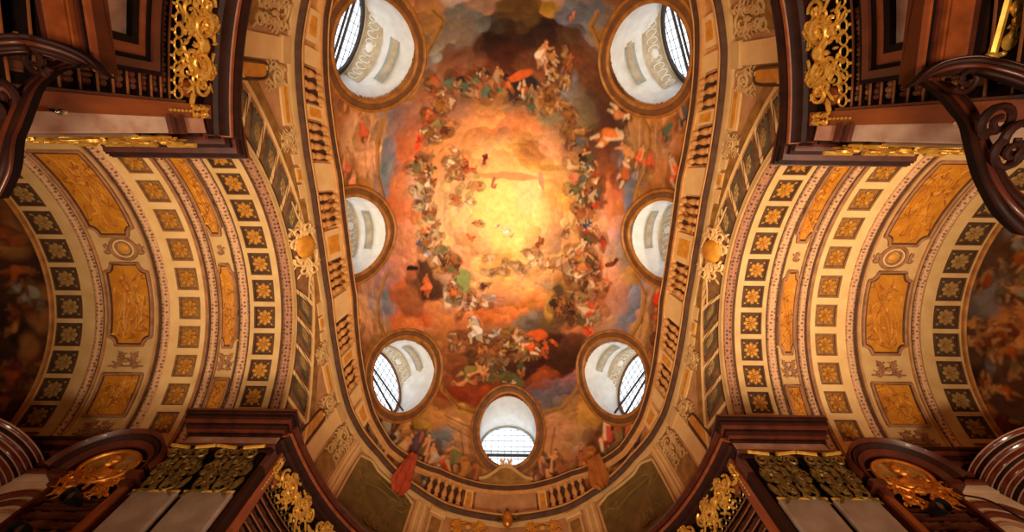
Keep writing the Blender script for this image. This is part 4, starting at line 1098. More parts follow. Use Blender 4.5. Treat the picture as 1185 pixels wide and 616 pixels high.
(4.65,3.65,25.96,0.2,0.99,-0.26,(236, 180, 130),(190, 100, 52)),
(4.38,3.36,26.17,-0.08,-1.65,0.22,(206, 80, 36),(246, 196, 140)),
(5.59,5.96,24.79,0.78,-0.83,-0.47,(150, 110, 56),(246, 196, 140)),
(5.24,4.2,25.45,-1.42,0.75,1.03,(150, 110, 56),(190, 100, 52)),
(5.29,3.53,25.5,-0.53,-0.85,0.53,(150, 110, 56),(190, 100, 52)),
(5.1,3.3,25.67,0.76,-0.76,-0.52,(236, 180, 130),(246, 196, 140)),
(5.24,5.02,25.31,0.83,-0.84,-0.5,(206, 80, 36),(246, 196, 140)),
(3.94,3.1,26.47,-0.83,-1.3,0.61,(236, 180, 130),(230, 150, 88)),
(5.21,2.88,25.62,0.29,1.42,-0.36,(110, 80, 40),(230, 150, 88)),
(5.18,3.08,25.63,-1.1,0.55,0.83,(110, 80, 40),(246, 196, 140)),
(4.41,4.28,26.04,0.85,0.33,-0.61,(150, 110, 56),(190, 100, 52)),
(4.97,3.24,25.78,-0.05,-1.11,0.15,(226, 130, 70),(190, 100, 52)),
(4.92,6.39,25.21,1.15,0.33,-0.96,(110, 80, 40),(246, 196, 140)),
(5.47,3.49,25.35,-0.06,-1.2,0.18,(206, 80, 36),(246, 196, 140)),
(5.8,3.78,25.02,1.25,-0.45,-1.11,(226, 130, 70),(230, 150, 88)),
(4.96,4.22,25.67,-0.53,-0.82,0.52,(110, 80, 40),(230, 150, 88)),
(5.03,4.74,25.53,0.95,-0.95,-0.55,(150, 110, 56),(230, 150, 88)),
(4.69,3.29,25.98,1.51,-0.38,-1.02,(236, 180, 130),(246, 196, 140)),
(4.78,3.0,25.94,-1.22,0.56,0.83,(226, 130, 70),(190, 100, 52)),
(5.55,3.99,25.21,0.91,-0.98,-0.67,(206, 80, 36),(230, 150, 88)),
(5.22,2.24,25.66,-0.99,-0.4,0.83,(110, 80, 40),(230, 150, 88)),
(4.52,1.78,26.2,1.07,-0.96,-0.68,(226, 130, 70),(246, 196, 140)),
(5.45,5.19,25.09,0.84,-0.31,-0.66,(206, 80, 36),(230, 150, 88)),
(5.32,3.89,25.42,-0.06,-1.26,0.21,(236, 180, 130),(230, 150, 88)),
(3.74,5.39,26.21,0.27,-0.9,0.07,(200, 130, 60),(190, 100, 52)),
(3.41,6.03,26.2,-0.02,-0.98,0.28,(200, 130, 60),(190, 100, 52)),
(4.11,6.46,25.72,-0.95,-0.32,0.65,(90, 60, 36),(190, 100, 52)),
(4.24,5.79,25.84,0.2,1.02,-0.38,(60, 44, 30),(190, 100, 52)),
(4.2,6.54,25.65,-0.01,-1.08,0.35,(90, 60, 36),(190, 100, 52)),
(4.27,6.02,25.76,-0.47,-0.7,0.48,(60, 44, 30),(190, 100, 52)),
(3.15,5.63,26.43,-0.03,-1.22,0.32,(60, 44, 30),(190, 100, 52)),
(-0.64,8.77,25.71,0.5,-1.23,0.66,(190, 110, 50),(230, 150, 88)),
(-1.91,8.2,25.86,-1.09,0.1,-0.24,(150, 90, 46),(246, 196, 140)),
(-1.97,8.16,25.87,-0.64,-1.0,0.35,(190, 110, 50),(190, 100, 52)),
(-2.2,8.64,25.59,0.38,-0.95,0.57,(206, 120, 60),(246, 196, 140)),
(-1.86,8.91,25.52,0.34,-0.85,0.52,(150, 90, 46),(190, 100, 52)),
(-3.58,8.19,25.34,0.26,-0.68,0.43,(206, 120, 60),(246, 196, 140)),
(-1.28,8.85,25.63,-1.18,0.14,-0.19,(236, 180, 140),(190, 100, 52)),
(-3.47,8.2,25.39,0.24,1.14,-0.42,(236, 180, 140),(190, 100, 52)),
(-1.51,8.88,25.58,0.98,0.53,-0.16,(206, 120, 60),(230, 150, 88)),
(-2.57,8.07,25.77,0.92,-0.39,0.43,(150, 90, 46),(246, 196, 140)),
(-3.62,8.14,25.35,-0.02,-1.08,0.47,(190, 110, 50),(246, 196, 140)),
(-0.82,9.15,25.49,-0.93,-0.46,0.22,(190, 110, 50),(246, 196, 140)),
(-2.64,8.55,25.52,-1.16,0.04,-0.36,(190, 110, 50),(246, 196, 140)),
(-3.22,6.5,26.15,0.3,-0.8,0.37,(190, 110, 50),(190, 100, 52)),
(-1.32,9.43,25.29,0.41,-0.99,0.64,(236, 180, 140),(230, 150, 88)),
(-2.62,8.27,25.67,-0.02,-0.83,0.39,(206, 120, 60),(230, 150, 88)),
(-3.0,8.44,25.46,0.86,0.58,0.03,(190, 110, 50),(190, 100, 52)),
(-3.48,8.16,25.4,1.0,0.73,0.12,(190, 110, 50),(246, 196, 140)),
(-2.08,8.61,25.63,0.5,-1.25,0.73,(206, 120, 60),(190, 100, 52)),
(-1.76,9.59,25.14,0.47,-1.15,0.78,(190, 110, 50),(190, 100, 52)),
(-0.96,9.01,25.56,0.27,1.18,-0.63,(190, 110, 50),(190, 100, 52)),
(-2.65,8.39,25.6,1.3,0.82,-0.02,(150, 90, 46),(190, 100, 52)),
(-2.39,8.63,25.55,0.38,-0.96,0.59,(150, 90, 46),(190, 100, 52)),
(-0.05,7.83,26.16,-1.02,0.18,-0.08,(176, 122, 40),(230, 150, 88)),
(1.57,8.95,25.54,-0.65,-0.92,0.59,(176, 122, 40),(230, 150, 88)),
(0.68,8.58,25.8,0.86,-0.46,0.21,(110, 90, 60),(190, 100, 52)),
(0.1,8.53,25.84,0.81,-0.43,0.21,(176, 122, 40),(246, 196, 140)),
(0.5,8.7,25.75,0.94,-0.02,-0.01,(110, 90, 60),(190, 100, 52)),
(0.86,8.23,25.97,0.99,-0.54,0.21,(236, 180, 140),(230, 150, 88)),
(1.35,8.67,25.71,0.16,0.76,-0.41,(226, 92, 30),(190, 100, 52)),
(1.9,8.84,25.55,0.0,-1.16,0.62,(236, 180, 140),(230, 150, 88)),
(0.24,8.6,25.8,-1.1,0.19,-0.09,(176, 122, 40),(246, 196, 140)),
(1.29,8.41,25.85,1.13,-0.06,-0.08,(110, 90, 60),(246, 196, 140)),
(0.54,8.02,26.08,-0.01,-1.06,0.49,(226, 92, 30),(230, 150, 88)),
(1.84,8.5,25.73,0.88,0.37,-0.34,(226, 92, 30),(190, 100, 52)),
(2.37,9.05,25.33,-0.94,0.26,0.09,(226, 92, 30),(190, 100, 52)),
(1.29,8.45,25.83,-0.98,0.2,-0.01,(176, 122, 40),(246, 196, 140)),
(1.32,9.0,25.54,-0.01,-1.05,0.58,(110, 90, 60),(230, 150, 88)),
(0.65,8.26,25.96,-0.95,-0.46,0.25,(236, 180, 140),(246, 196, 140)),
(1.15,8.85,25.63,1.07,-0.59,0.23,(176, 122, 40),(246, 196, 140)),
(2.61,8.55,25.53,0.0,-0.93,0.47,(226, 92, 30),(190, 100, 52)),
(0.19,10.8,24.42,0.99,-0.02,0.0,(96, 90, 48),(246, 196, 140)),
(-1.15,10.52,24.59,1.2,0.57,-0.31,(96, 90, 48),(190, 100, 52)),
(-2.22,10.6,24.39,-1.03,0.05,-0.25,(206, 110, 60),(230, 150, 88)),
(0.89,10.15,24.87,0.15,0.68,-0.47,(206, 110, 60),(190, 100, 52)),
(-0.59,9.69,25.18,-0.62,-0.86,0.52,(96, 90, 48),(246, 196, 140)),
(0.95,9.75,25.12,0.0,-0.96,0.61,(96, 90, 48),(230, 150, 88)),
(-0.91,10.02,24.95,-0.93,0.12,-0.13,(96, 90, 48),(190, 100, 52)),
(-1.2,9.49,25.26,0.88,-0.41,0.32,(126, 96, 54),(230, 150, 88)),
(-1.58,10.18,24.78,-0.03,-0.97,0.65,(206, 110, 60),(230, 150, 88)),
(-1.75,9.62,25.12,0.29,-0.71,0.48,(126, 96, 54),(230, 150, 88)),
(0.14,10.46,24.67,-0.01,-0.72,0.5,(96, 90, 48),(190, 100, 52)),
(-0.1,9.53,25.28,1.16,-0.56,0.35,(126, 96, 54),(190, 100, 52)),
(0.68,9.31,25.4,1.04,-0.03,-0.02,(126, 96, 54),(190, 100, 52)),
(-3.82,13.96,20.05,-1.32,-0.71,0.23,(90, 64, 40),(246, 196, 140)),
(-6.64,11.25,20.35,-1.32,-0.95,-1.57,(90, 64, 40),(190, 100, 52)),
(-5.79,12.37,20.33,-0.81,-1.19,0.5,(90, 64, 40),(190, 100, 52)),
(-6.17,12.17,19.92,-1.33,-1.45,-0.37,(150, 110, 70),(246, 196, 140)),
(-5.35,12.79,20.36,-0.23,-0.95,1.29,(90, 64, 40),(246, 196, 140)),
(-4.36,13.43,20.53,0.51,1.04,-1.28,(90, 64, 40),(190, 100, 52)),
(-6.04,12.11,20.29,1.31,1.37,0.34,(150, 110, 70),(230, 150, 88)),
(-6.01,11.91,20.63,0.29,-0.73,1.53,(150, 110, 70),(190, 100, 52)),
(-6.71,11.47,19.82,-0.9,-1.6,0.4,(60, 48, 40),(246, 196, 140)),
(-4.38,13.59,20.21,-0.24,-0.9,1.57,(190, 140, 80),(190, 100, 52)),
(-5.98,11.92,20.67,0.25,-0.63,1.29,(90, 64, 40),(190, 100, 52)),
(-7.11,10.77,19.84,1.03,1.53,0.66,(120, 90, 70),(230, 150, 88)),
(-5.18,12.62,20.84,-0.86,-1.17,0.59,(206, 90, 40),(230, 150, 88)),
(-7.24,10.58,19.75,-1.14,-1.15,-1.8,(60, 48, 40),(246, 196, 140)),
(-6.53,11.68,19.93,-1.01,-0.79,-1.21,(190, 140, 80),(190, 100, 52)),
(-6.51,11.6,20.11,-1.2,-1.44,-0.47,(206, 90, 40),(190, 100, 52)),
(-6.68,11.01,20.57,-0.2,-1.2,1.08,(90, 64, 40),(190, 100, 52)),
(-5.45,12.43,20.76,0.29,-0.64,1.32,(120, 90, 70),(190, 100, 52)),
(1.89,14.35,20.39,-1.58,0.28,-0.1,(150, 110, 60),(230, 150, 88)),
(2.75,14.26,20.24,-1.26,0.33,0.02,(80, 56, 40),(230, 150, 88)),
(3.09,14.31,19.88,1.36,-0.58,0.4,(130, 70, 50),(246, 196, 140)),
(2.21,14.08,20.78,0.07,-0.73,1.22,(150, 110, 60),(190, 100, 52)),
(2.67,14.02,20.72,1.16,0.14,-0.74,(80, 56, 40),(246, 196, 140)),
(1.99,14.4,20.28,0.07,-0.59,1.25,(80, 56, 40),(230, 150, 88)),
(2.3,14.37,20.22,-1.5,0.32,-0.04,(150, 110, 60),(246, 196, 140)),
(5.5,13.0,19.65,0.22,-0.69,1.28,(60, 54, 56),(190, 100, 52)),
(6.8,11.35,19.79,-0.8,0.48,1.5,(60, 54, 56),(190, 100, 52)),
(5.86,12.53,19.91,-1.11,0.91,0.61,(90, 64, 40),(230, 150, 88)),
(4.49,13.58,20.1,-0.51,-0.27,1.26,(170, 130, 80),(190, 100, 52)),
(5.63,12.61,20.21,1.08,-0.32,-1.38,(60, 54, 56),(190, 100, 52)),
(6.74,11.16,20.24,1.23,-1.61,-0.56,(206, 120, 50),(190, 100, 52)),
(6.2,11.92,20.27,-1.05,0.38,1.53,(206, 120, 50),(230, 150, 88)),
(6.31,11.6,20.53,0.64,-1.42,0.71,(170, 130, 80),(230, 150, 88)),
(6.43,11.62,20.27,1.47,-1.22,-1.32,(90, 64, 40),(246, 196, 140)),
(6.6,11.32,20.33,-1.07,1.06,0.83,(90, 64, 40),(246, 196, 140)),
(5.4,12.9,20.09,0.18,-0.77,1.19,(90, 64, 40),(246, 196, 140)),
(5.5,12.62,20.41,0.59,-1.04,0.77,(206, 120, 50),(230, 150, 88)),
(5.68,12.23,20.72,1.47,-0.89,-0.95,(150, 80, 40),(190, 100, 52)),
(7.06,11.05,19.49,-0.74,0.55,1.58,(206, 120, 50),(246, 196, 140)),
(6.54,11.56,20.11,0.7,-1.5,0.77,(60, 54, 56),(230, 150, 88)),
]
LINES = [
(-3.22,12.68,22.27,-2.77,13.75,21.09,0.059,(196, 132, 90)),
(-2.95,12.71,22.35,-2.56,13.79,21.13,0.059,(140, 86, 54)),
(-2.68,12.73,22.42,-2.35,13.81,21.16,0.059,(196, 132, 90)),
(-2.41,12.75,22.48,-2.14,13.84,21.19,0.059,(140, 86, 54)),
(-2.13,12.76,22.54,-1.93,13.86,21.21,0.059,(196, 132, 90)),
(3.42,12.59,22.28,2.9,13.75,21.04,0.059,(196, 132, 90)),
(3.15,12.65,22.34,2.69,13.79,21.08,0.059,(140, 86, 54)),
(2.88,12.7,22.39,2.48,13.82,21.11,0.059,(196, 132, 90)),
(2.61,12.74,22.44,2.27,13.85,21.13,0.059,(140, 86, 54)),
(2.33,12.77,22.47,2.06,13.88,21.15,0.059,(196, 132, 90)),
(1.91,12.15,23.19,4.55,10.97,23.12,0.05,(176, 112, 70)),
(-4.14,11.74,22.74,-2.03,12.62,22.7,0.05,(176, 112, 70)),
(2.02,12.33,23.0,4.53,11.22,22.92,0.05,(130, 80, 48)),
(-4.01,11.96,22.6,-2.02,12.84,22.48,0.05,(130, 80, 48)),
(2.12,12.51,22.8,4.52,11.47,22.73,0.05,(176, 112, 70)),
(-3.89,12.18,22.46,-2.0,13.05,22.25,0.05,(176, 112, 70)),
(2.23,12.68,22.6,4.5,11.7,22.52,0.05,(130, 80, 48)),
(-3.76,12.39,22.32,-1.99,13.25,22.01,0.05,(130, 80, 48)),
(-7.57,-5.77,22.48,-7.68,-3.0,22.83,0.055,(226, 160, 104)),
(7.36,-5.95,22.77,7.48,-3.15,23.13,0.055,(206, 144, 86)),
(-7.43,-5.78,22.7,-7.56,-2.98,23.01,0.055,(170, 104, 60)),
(7.21,-5.95,22.98,7.36,-3.13,23.31,0.055,(150, 96, 52)),
(-7.29,-5.79,22.91,-7.44,-2.96,23.2,0.055,(226, 160, 104)),
(7.06,-5.96,23.19,7.23,-3.1,23.48,0.055,(206, 144, 86)),
(-7.14,-5.79,23.12,-7.32,-2.94,23.38,0.055,(170, 104, 60)),
(6.9,-5.96,23.39,7.1,-3.08,23.66,0.055,(150, 96, 52)),
(-6.98,-5.8,23.33,-7.19,-2.93,23.55,0.055,(226, 160, 104)),
(6.74,-5.96,23.59,6.96,-3.07,23.83,0.055,(206, 144, 86)),
(-8.09,2.83,22.11,-7.85,5.72,21.98,0.055,(216, 150, 100)),
(8.29,2.7,21.67,8.05,5.66,21.55,0.055,(206, 144, 86)),
(-7.95,2.94,22.37,-7.73,5.83,22.18,0.055,(160, 98, 60)),
(8.17,2.82,21.95,7.94,5.78,21.76,0.055,(150, 96, 52)),
(-7.8,3.03,22.63,-7.6,5.93,22.38,0.055,(216, 150, 100)),
(8.03,2.93,22.22,7.82,5.9,21.97,0.055,(206, 144, 86)),
(-7.64,3.13,22.88,-7.46,6.03,22.57,0.055,(160, 98, 60)),
(7.89,3.03,22.48,7.7,6.01,22.17,0.055,(150, 96, 52)),
(-7.48,3.22,23.12,-7.32,6.13,22.76,0.055,(216, 150, 100)),
(7.73,3.14,22.73,7.57,6.12,22.37,0.055,(206, 144, 86)),
(-5.26,-7.08,24.72,-6.05,-6.77,24.11,0.143,(172, 112, 42)),
(-6.05,-6.77,24.11,-6.5,-6.24,23.79,0.143,(172, 112, 42)),
(-6.5,-6.24,23.79,-7.01,-4.73,23.54,0.143,(172, 112, 42)),
(-7.01,-4.73,23.54,-7.19,-2.93,23.55,0.143,(172, 112, 42)),
(-7.19,-2.93,23.55,-7.0,-1.41,23.89,0.143,(172, 112, 42)),
(-5.2,-7.04,24.78,-6.0,-6.74,24.17,0.042,(96, 56, 24)),
(-6.0,-6.74,24.17,-6.45,-6.2,23.86,0.042,(96, 56, 24)),
(-6.45,-6.2,23.86,-6.97,-4.68,23.6,0.042,(96, 56, 24)),
(-6.97,-4.68,23.6,-7.14,-2.88,23.62,0.042,(96, 56, 24)),
(-7.14,-2.88,23.62,-6.95,-1.35,23.95,0.042,(96, 56, 24)),
(-7.24,2.71,23.5,-7.6,3.92,22.84,0.143,(172, 112, 42)),
(-7.6,3.92,22.84,-7.66,5.25,22.47,0.143,(172, 112, 42)),
(-7.66,5.25,22.47,-7.25,6.53,22.74,0.143,(172, 112, 42)),
(-7.19,2.79,23.56,-7.56,4.0,22.9,0.042,(96, 56, 24)),
(-7.56,4.0,22.9,-7.61,5.33,22.53,0.042,(96, 56, 24)),
(-7.61,5.33,22.53,-7.19,6.61,22.79,0.042,(96, 56, 24)),
(5.76,-6.92,24.34,6.59,-6.55,23.6,0.143,(172, 112, 42)),
(6.59,-6.55,23.6,7.18,-5.54,23.13,0.143,(172, 112, 42)),
(7.18,-5.54,23.13,7.28,-3.8,23.33,0.143,(172, 112, 42)),
(7.28,-3.8,23.33,7.08,-2.61,23.72,0.143,(172, 112, 42)),
(7.08,-2.61,23.72,7.02,-1.39,23.86,0.143,(172, 112, 42)),
(5.82,-6.88,24.3,6.64,-6.51,23.55,0.042,(96, 56, 24)),
(6.64,-6.51,23.55,7.23,-5.5,23.07,0.042,(96, 56, 24)),
(7.23,-5.5,23.07,7.33,-3.76,23.26,0.042,(96, 56, 24)),
(7.33,-3.76,23.26,7.13,-2.57,23.66,0.042,(96, 56, 24)),
(7.13,-2.57,23.66,7.07,-1.35,23.79,0.042,(96, 56, 24)),
(7.39,2.46,23.32,7.81,3.34,22.58,0.143,(172, 112, 42)),
(7.81,3.34,22.58,7.72,5.02,22.43,0.143,(172, 112, 42)),
(7.72,5.02,22.43,7.29,6.33,22.74,0.143,(172, 112, 42)),
(7.44,2.48,23.24,7.86,3.36,22.49,0.042,(96, 56, 24)),
(7.86,3.36,22.49,7.76,5.03,22.35,0.042,(96, 56, 24)),
(7.76,5.03,22.35,7.34,6.34,22.66,0.042,(96, 56, 24)),
(-3.84,-10.86,23.63,-3.42,-10.53,24.06,0.143,(172, 112, 42)),
(-3.42,-10.53,24.06,-3.78,-9.97,24.27,0.143,(172, 112, 42)),
(-3.78,-9.97,24.27,-4.34,-9.21,24.42,0.143,(172, 112, 42)),
(-3.78,-10.84,23.67,-3.36,-10.51,24.1,0.042,(96, 56, 24)),
(-3.36,-10.51,24.1,-3.73,-9.94,24.32,0.042,(96, 56, 24)),
(-3.73,-9.94,24.32,-4.28,-9.18,24.47,0.042,(96, 56, 24)),
(4.07,-10.85,23.51,3.94,-10.36,23.94,0.143,(172, 112, 42)),
(3.94,-10.36,23.94,4.4,-9.78,24.05,0.143,(172, 112, 42)),
(4.4,-9.78,24.05,4.8,-9.03,24.21,0.143,(172, 112, 42)),
(4.14,-10.81,23.5,4.01,-10.32,23.93,0.042,(96, 56, 24)),
(4.01,-10.32,23.93,4.46,-9.74,24.03,0.042,(96, 56, 24)),
(4.46,-9.74,24.03,4.87,-8.99,24.18,0.042,(96, 56, 24)),
(-4.51,9.17,24.33,-4.23,10.64,23.58,0.143,(172, 112, 42)),
(-4.23,10.64,23.58,-3.19,11.79,23.16,0.143,(172, 112, 42)),
(-3.19,11.79,23.16,-2.18,12.08,23.2,0.143,(172, 112, 42)),
(-4.43,9.24,24.34,-4.14,10.71,23.58,0.042,(96, 56, 24)),
(-4.14,10.71,23.58,-3.1,11.84,23.15,0.042,(96, 56, 24)),
(-3.1,11.84,23.15,-2.09,12.13,23.18,0.042,(96, 56, 24)),
(4.92,8.94,24.17,4.57,10.45,23.49,0.143,(172, 112, 42)),
(4.57,10.45,23.49,3.58,11.65,23.11,0.143,(172, 112, 42)),
(3.58,11.65,23.11,2.47,12.09,23.13,0.143,(172, 112, 42)),
(5.0,8.96,24.1,4.65,10.47,23.43,0.042,(96, 56, 24)),
(4.65,10.47,23.43,3.66,11.68,23.06,0.042,(96, 56, 24)),
(3.66,11.68,23.06,2.55,12.12,23.08,0.042,(96, 56, 24)),
]


def paint_object(ob, canvas):
    ca = ob.data.color_attributes.new('paint', 'FLOAT_COLOR', 'POINT')
    arr = np.ones((len(canvas.C), 4), dtype=np.float32)
    arr[:, :3] = np.clip(canvas.C, 0, 1)
    ca.data.foreach_set('color', arr.ravel())

# oculi: plan points on the dome, radius
OCULI = [((-6.56, -9.05), 2.2, -1), ((6.66, -8.92), 2.2, -1), ((-8.2, 0.0), 2.05, 0), ((8.2, 0.0), 2.05, 0), ((-6.5, 9.1), 2.2, 1), ((6.7, 8.95), 2.2, 1), ((0.1, 13.03), 1.95, 2)]
def on_dome(x, y):
    lo, hi = 19.0, 27.9
    for _ in range(50):
        m = (lo + hi) / 2
        a, b = ab(m)
        if abs(x / a) ** NE + abs(y / b) ** NE < 1: lo = m
        else: hi = m
    a, b = ab(lo)
    return math.atan2(y / b, x / a), lo
OC = []
for (xy, r, k) in OCULI:
    psi, z = on_dome(*xy)
    c = S(psi, z)
    n = SN(np.array(psi), np.array(z))
    e1 = np.cross((0, 0, 1.0), n); e1 /= np.linalg.norm(e1)
    e2 = np.cross(n, e1)
    if e2[2] < 0: e1, e2 = -e1, -e2
    o = -n * np.array([1, 1, 0]); o /= np.linalg.norm(o)
    if k == 2: e1, e2 = e1 * .93, e2 * 1.1
    OC.append((c, n, e1, e2, o, r, k))
def to_surf(p):
    z = min(p[2], 27.8)
    a, b = ab(z)
    return S(math.atan2(p[1] / b, p[0] / a), z)

NP_ = 1000
PSI = np.linspace(-PI, PI, NP_, endpoint=False)
_sz = _RR[:, 0]
def rowsZ(n0, n1, n2):
    zb, zi = Zb(PSI), Zi(PSI)
    si = np.interp(zi, _sz, _SS)
    R = []
    for t in np.linspace(0, 1, n0):
        R.append(13.0 + (zb - 13.0) * t)
    for t in np.linspace(0, 1, n1)[1:]:
        R.append(zb + (zi - zb) * t)
    return R, si
R_, si_ = rowsZ(46, 26, 0)
# lower wall: own mesh
mb = MB()
Pw = np.stack([S(PSI, np.full(NP_, 0.0))] + [S(PSI, z) for z in R_[:46]])
n, m = Pw.shape[:2]
F = []
for i in range(n - 1):
    for j in range(m):
        j2 = (j + 1) % m
        c = (Pw[i, j] + Pw[i + 1, j2]) / 2
        if (c[1] / (VR * 1.13)) ** 2 + ((c[2] - VC) / (VZ * 1.13)) ** 2 < 1 or (i == 0 and abs(c[1]) < 7.0):
            continue
        F.append((i * m + j, i * m + j2, (i + 1) * m + j2, (i + 1) * m + j))
mb.add(Pw.reshape(-1, 3), F)
struct(mb.build('wall_drum', 'stone'))
# attic zone and dome: painted
NS = 380
rows = [S(PSI, z) for z in R_[45:]]
for t in np.linspace(0, 1, NS)[1:]:
    s_ = si_ + (10 - si_) * t
    Z = np.interp(s_, _SS, _RR[:, 0]); a = np.interp(s_, _SS, _RR[:, 1]); b = np.interp(s_, _SS, _RR[:, 2])
    r = rho(PSI)
    rows.append(np.stack([a * r * np.cos(PSI), b * r * np.sin(PSI), Z], -1))
Pd = np.stack(rows)
n, m = Pd.shape[:2]
keep = np.ones((n - 1, m), bool)
cen = (Pd[:-1] + np.roll(Pd[1:], -1, 1)) / 2
for (c, nn, e1, e2, o, r, k) in OC:
    q = cen - c
    inside = (((q @ e1 / e1.dot(e1)) ** 2 + (q @ e2 / e2.dot(e2)) ** 2) < (r * 1.02) ** 2) & (np.abs(q @ nn) < 1.6)
    inside[:23] = False
    keep &= ~inside
I, J = np.nonzero(keep)
J2 = (J + 1) % m
F = np.stack([I * m + J, I * m + J2, (I + 1) * m + J2, (I + 1) * m + J], -1).tolist()
mb = MB()
mb.add(Pd.reshape(-1, 3), F)
dome = struct(mb.build('ceiling_dome', 'paint'))
Pf = Pd.reshape(-1, 3)
cv = Canvas(Pf, (158, 98, 52))
# attic ground: peach at the sides, browner at the ends
fa = fold(np.arctan2(Pf[:, 1] / 14.5, Pf[:, 0] / 9.0))
for i, B_ in enumerate(BLOBS):
    sz = max(np.linalg.norm(B_[3:6]), np.linalg.norm(B_[6:9]))
    if i == NBIG:
        pool = np.nonzero(np.arange(n * m) >= 30 * m)[0]
        gl = np.exp(-((Pf[pool, 0] + .2) ** 2 / 9 + (Pf[pool, 1] + .6) ** 2 / 14))
        pool = pool[rng.random(len(pool)) > gl * 1.7]
        cv.billow(pool, 900, .5, 1.1, .22, 1)
        cv.billow(pool, 2200, .16, .45, .24, 2)
    if sz < .75 and i >= NBIG:
        c0, a1, a2 = (np.array(q) for q in (B_[0:3], B_[3:6], B_[6:9]))
        for q in range(6):
            u_, v_ = random.uniform(-.7, .7), random.uniform(-.7, .7)
            k = random.uniform(.3, .65); f_ = random.uniform(.5, 1.35)
            cc = np.array(lin(B_[9])) * f_
            cv.cap(c0 + a1 * u_ + a2 * v_, c0 + a1 * u_ * .3 + a2 * v_ * .3 + (a1 if random.random() < .5 else a2) * k * .8, sz * k * .4, sz * k * .25, cc)
        continue
    cv.blob(B_[0:3], B_[3:6], B_[6:9], B_[9], B_[10], True)
for L_ in LINES:
    cv.cap(L_[0:3], L_[3:6], L_[6], L_[6], np.array(lin(L_[7])), .8)
zi_v = Zi(np.arctan2(Pf[:, 1] / 14.5, Pf[:, 0] / 9.0))
psi_v = np.arctan2(Pf[:, 1], Pf[:, 0])
att = np.zeros(n * m, bool)
att[: 26 * m] = True
w = np.clip((fa - 25) / 40, 0, 1)[:, None]
tone = np.array(lin((214, 150, 88)))[None] * (1 - w) + np.array(lin((176, 112, 56)))[None] * w
cv.C[att] = tone[att] * (0.92 + 0.16 * wav(Pf[att] * 2.5, 1)[:, None])
for i, F_ in list(enumerate(FIGS))[NKEY:] + list(enumerate(FIGS))[:NKEY]:
    cv.figure(F_[0:3], F_[3:6], F_[6], F_[7], i, i < NKEY)
cv.C *= np.array([[.97, 1.03, 1.12]])
paint_object(dome, cv)

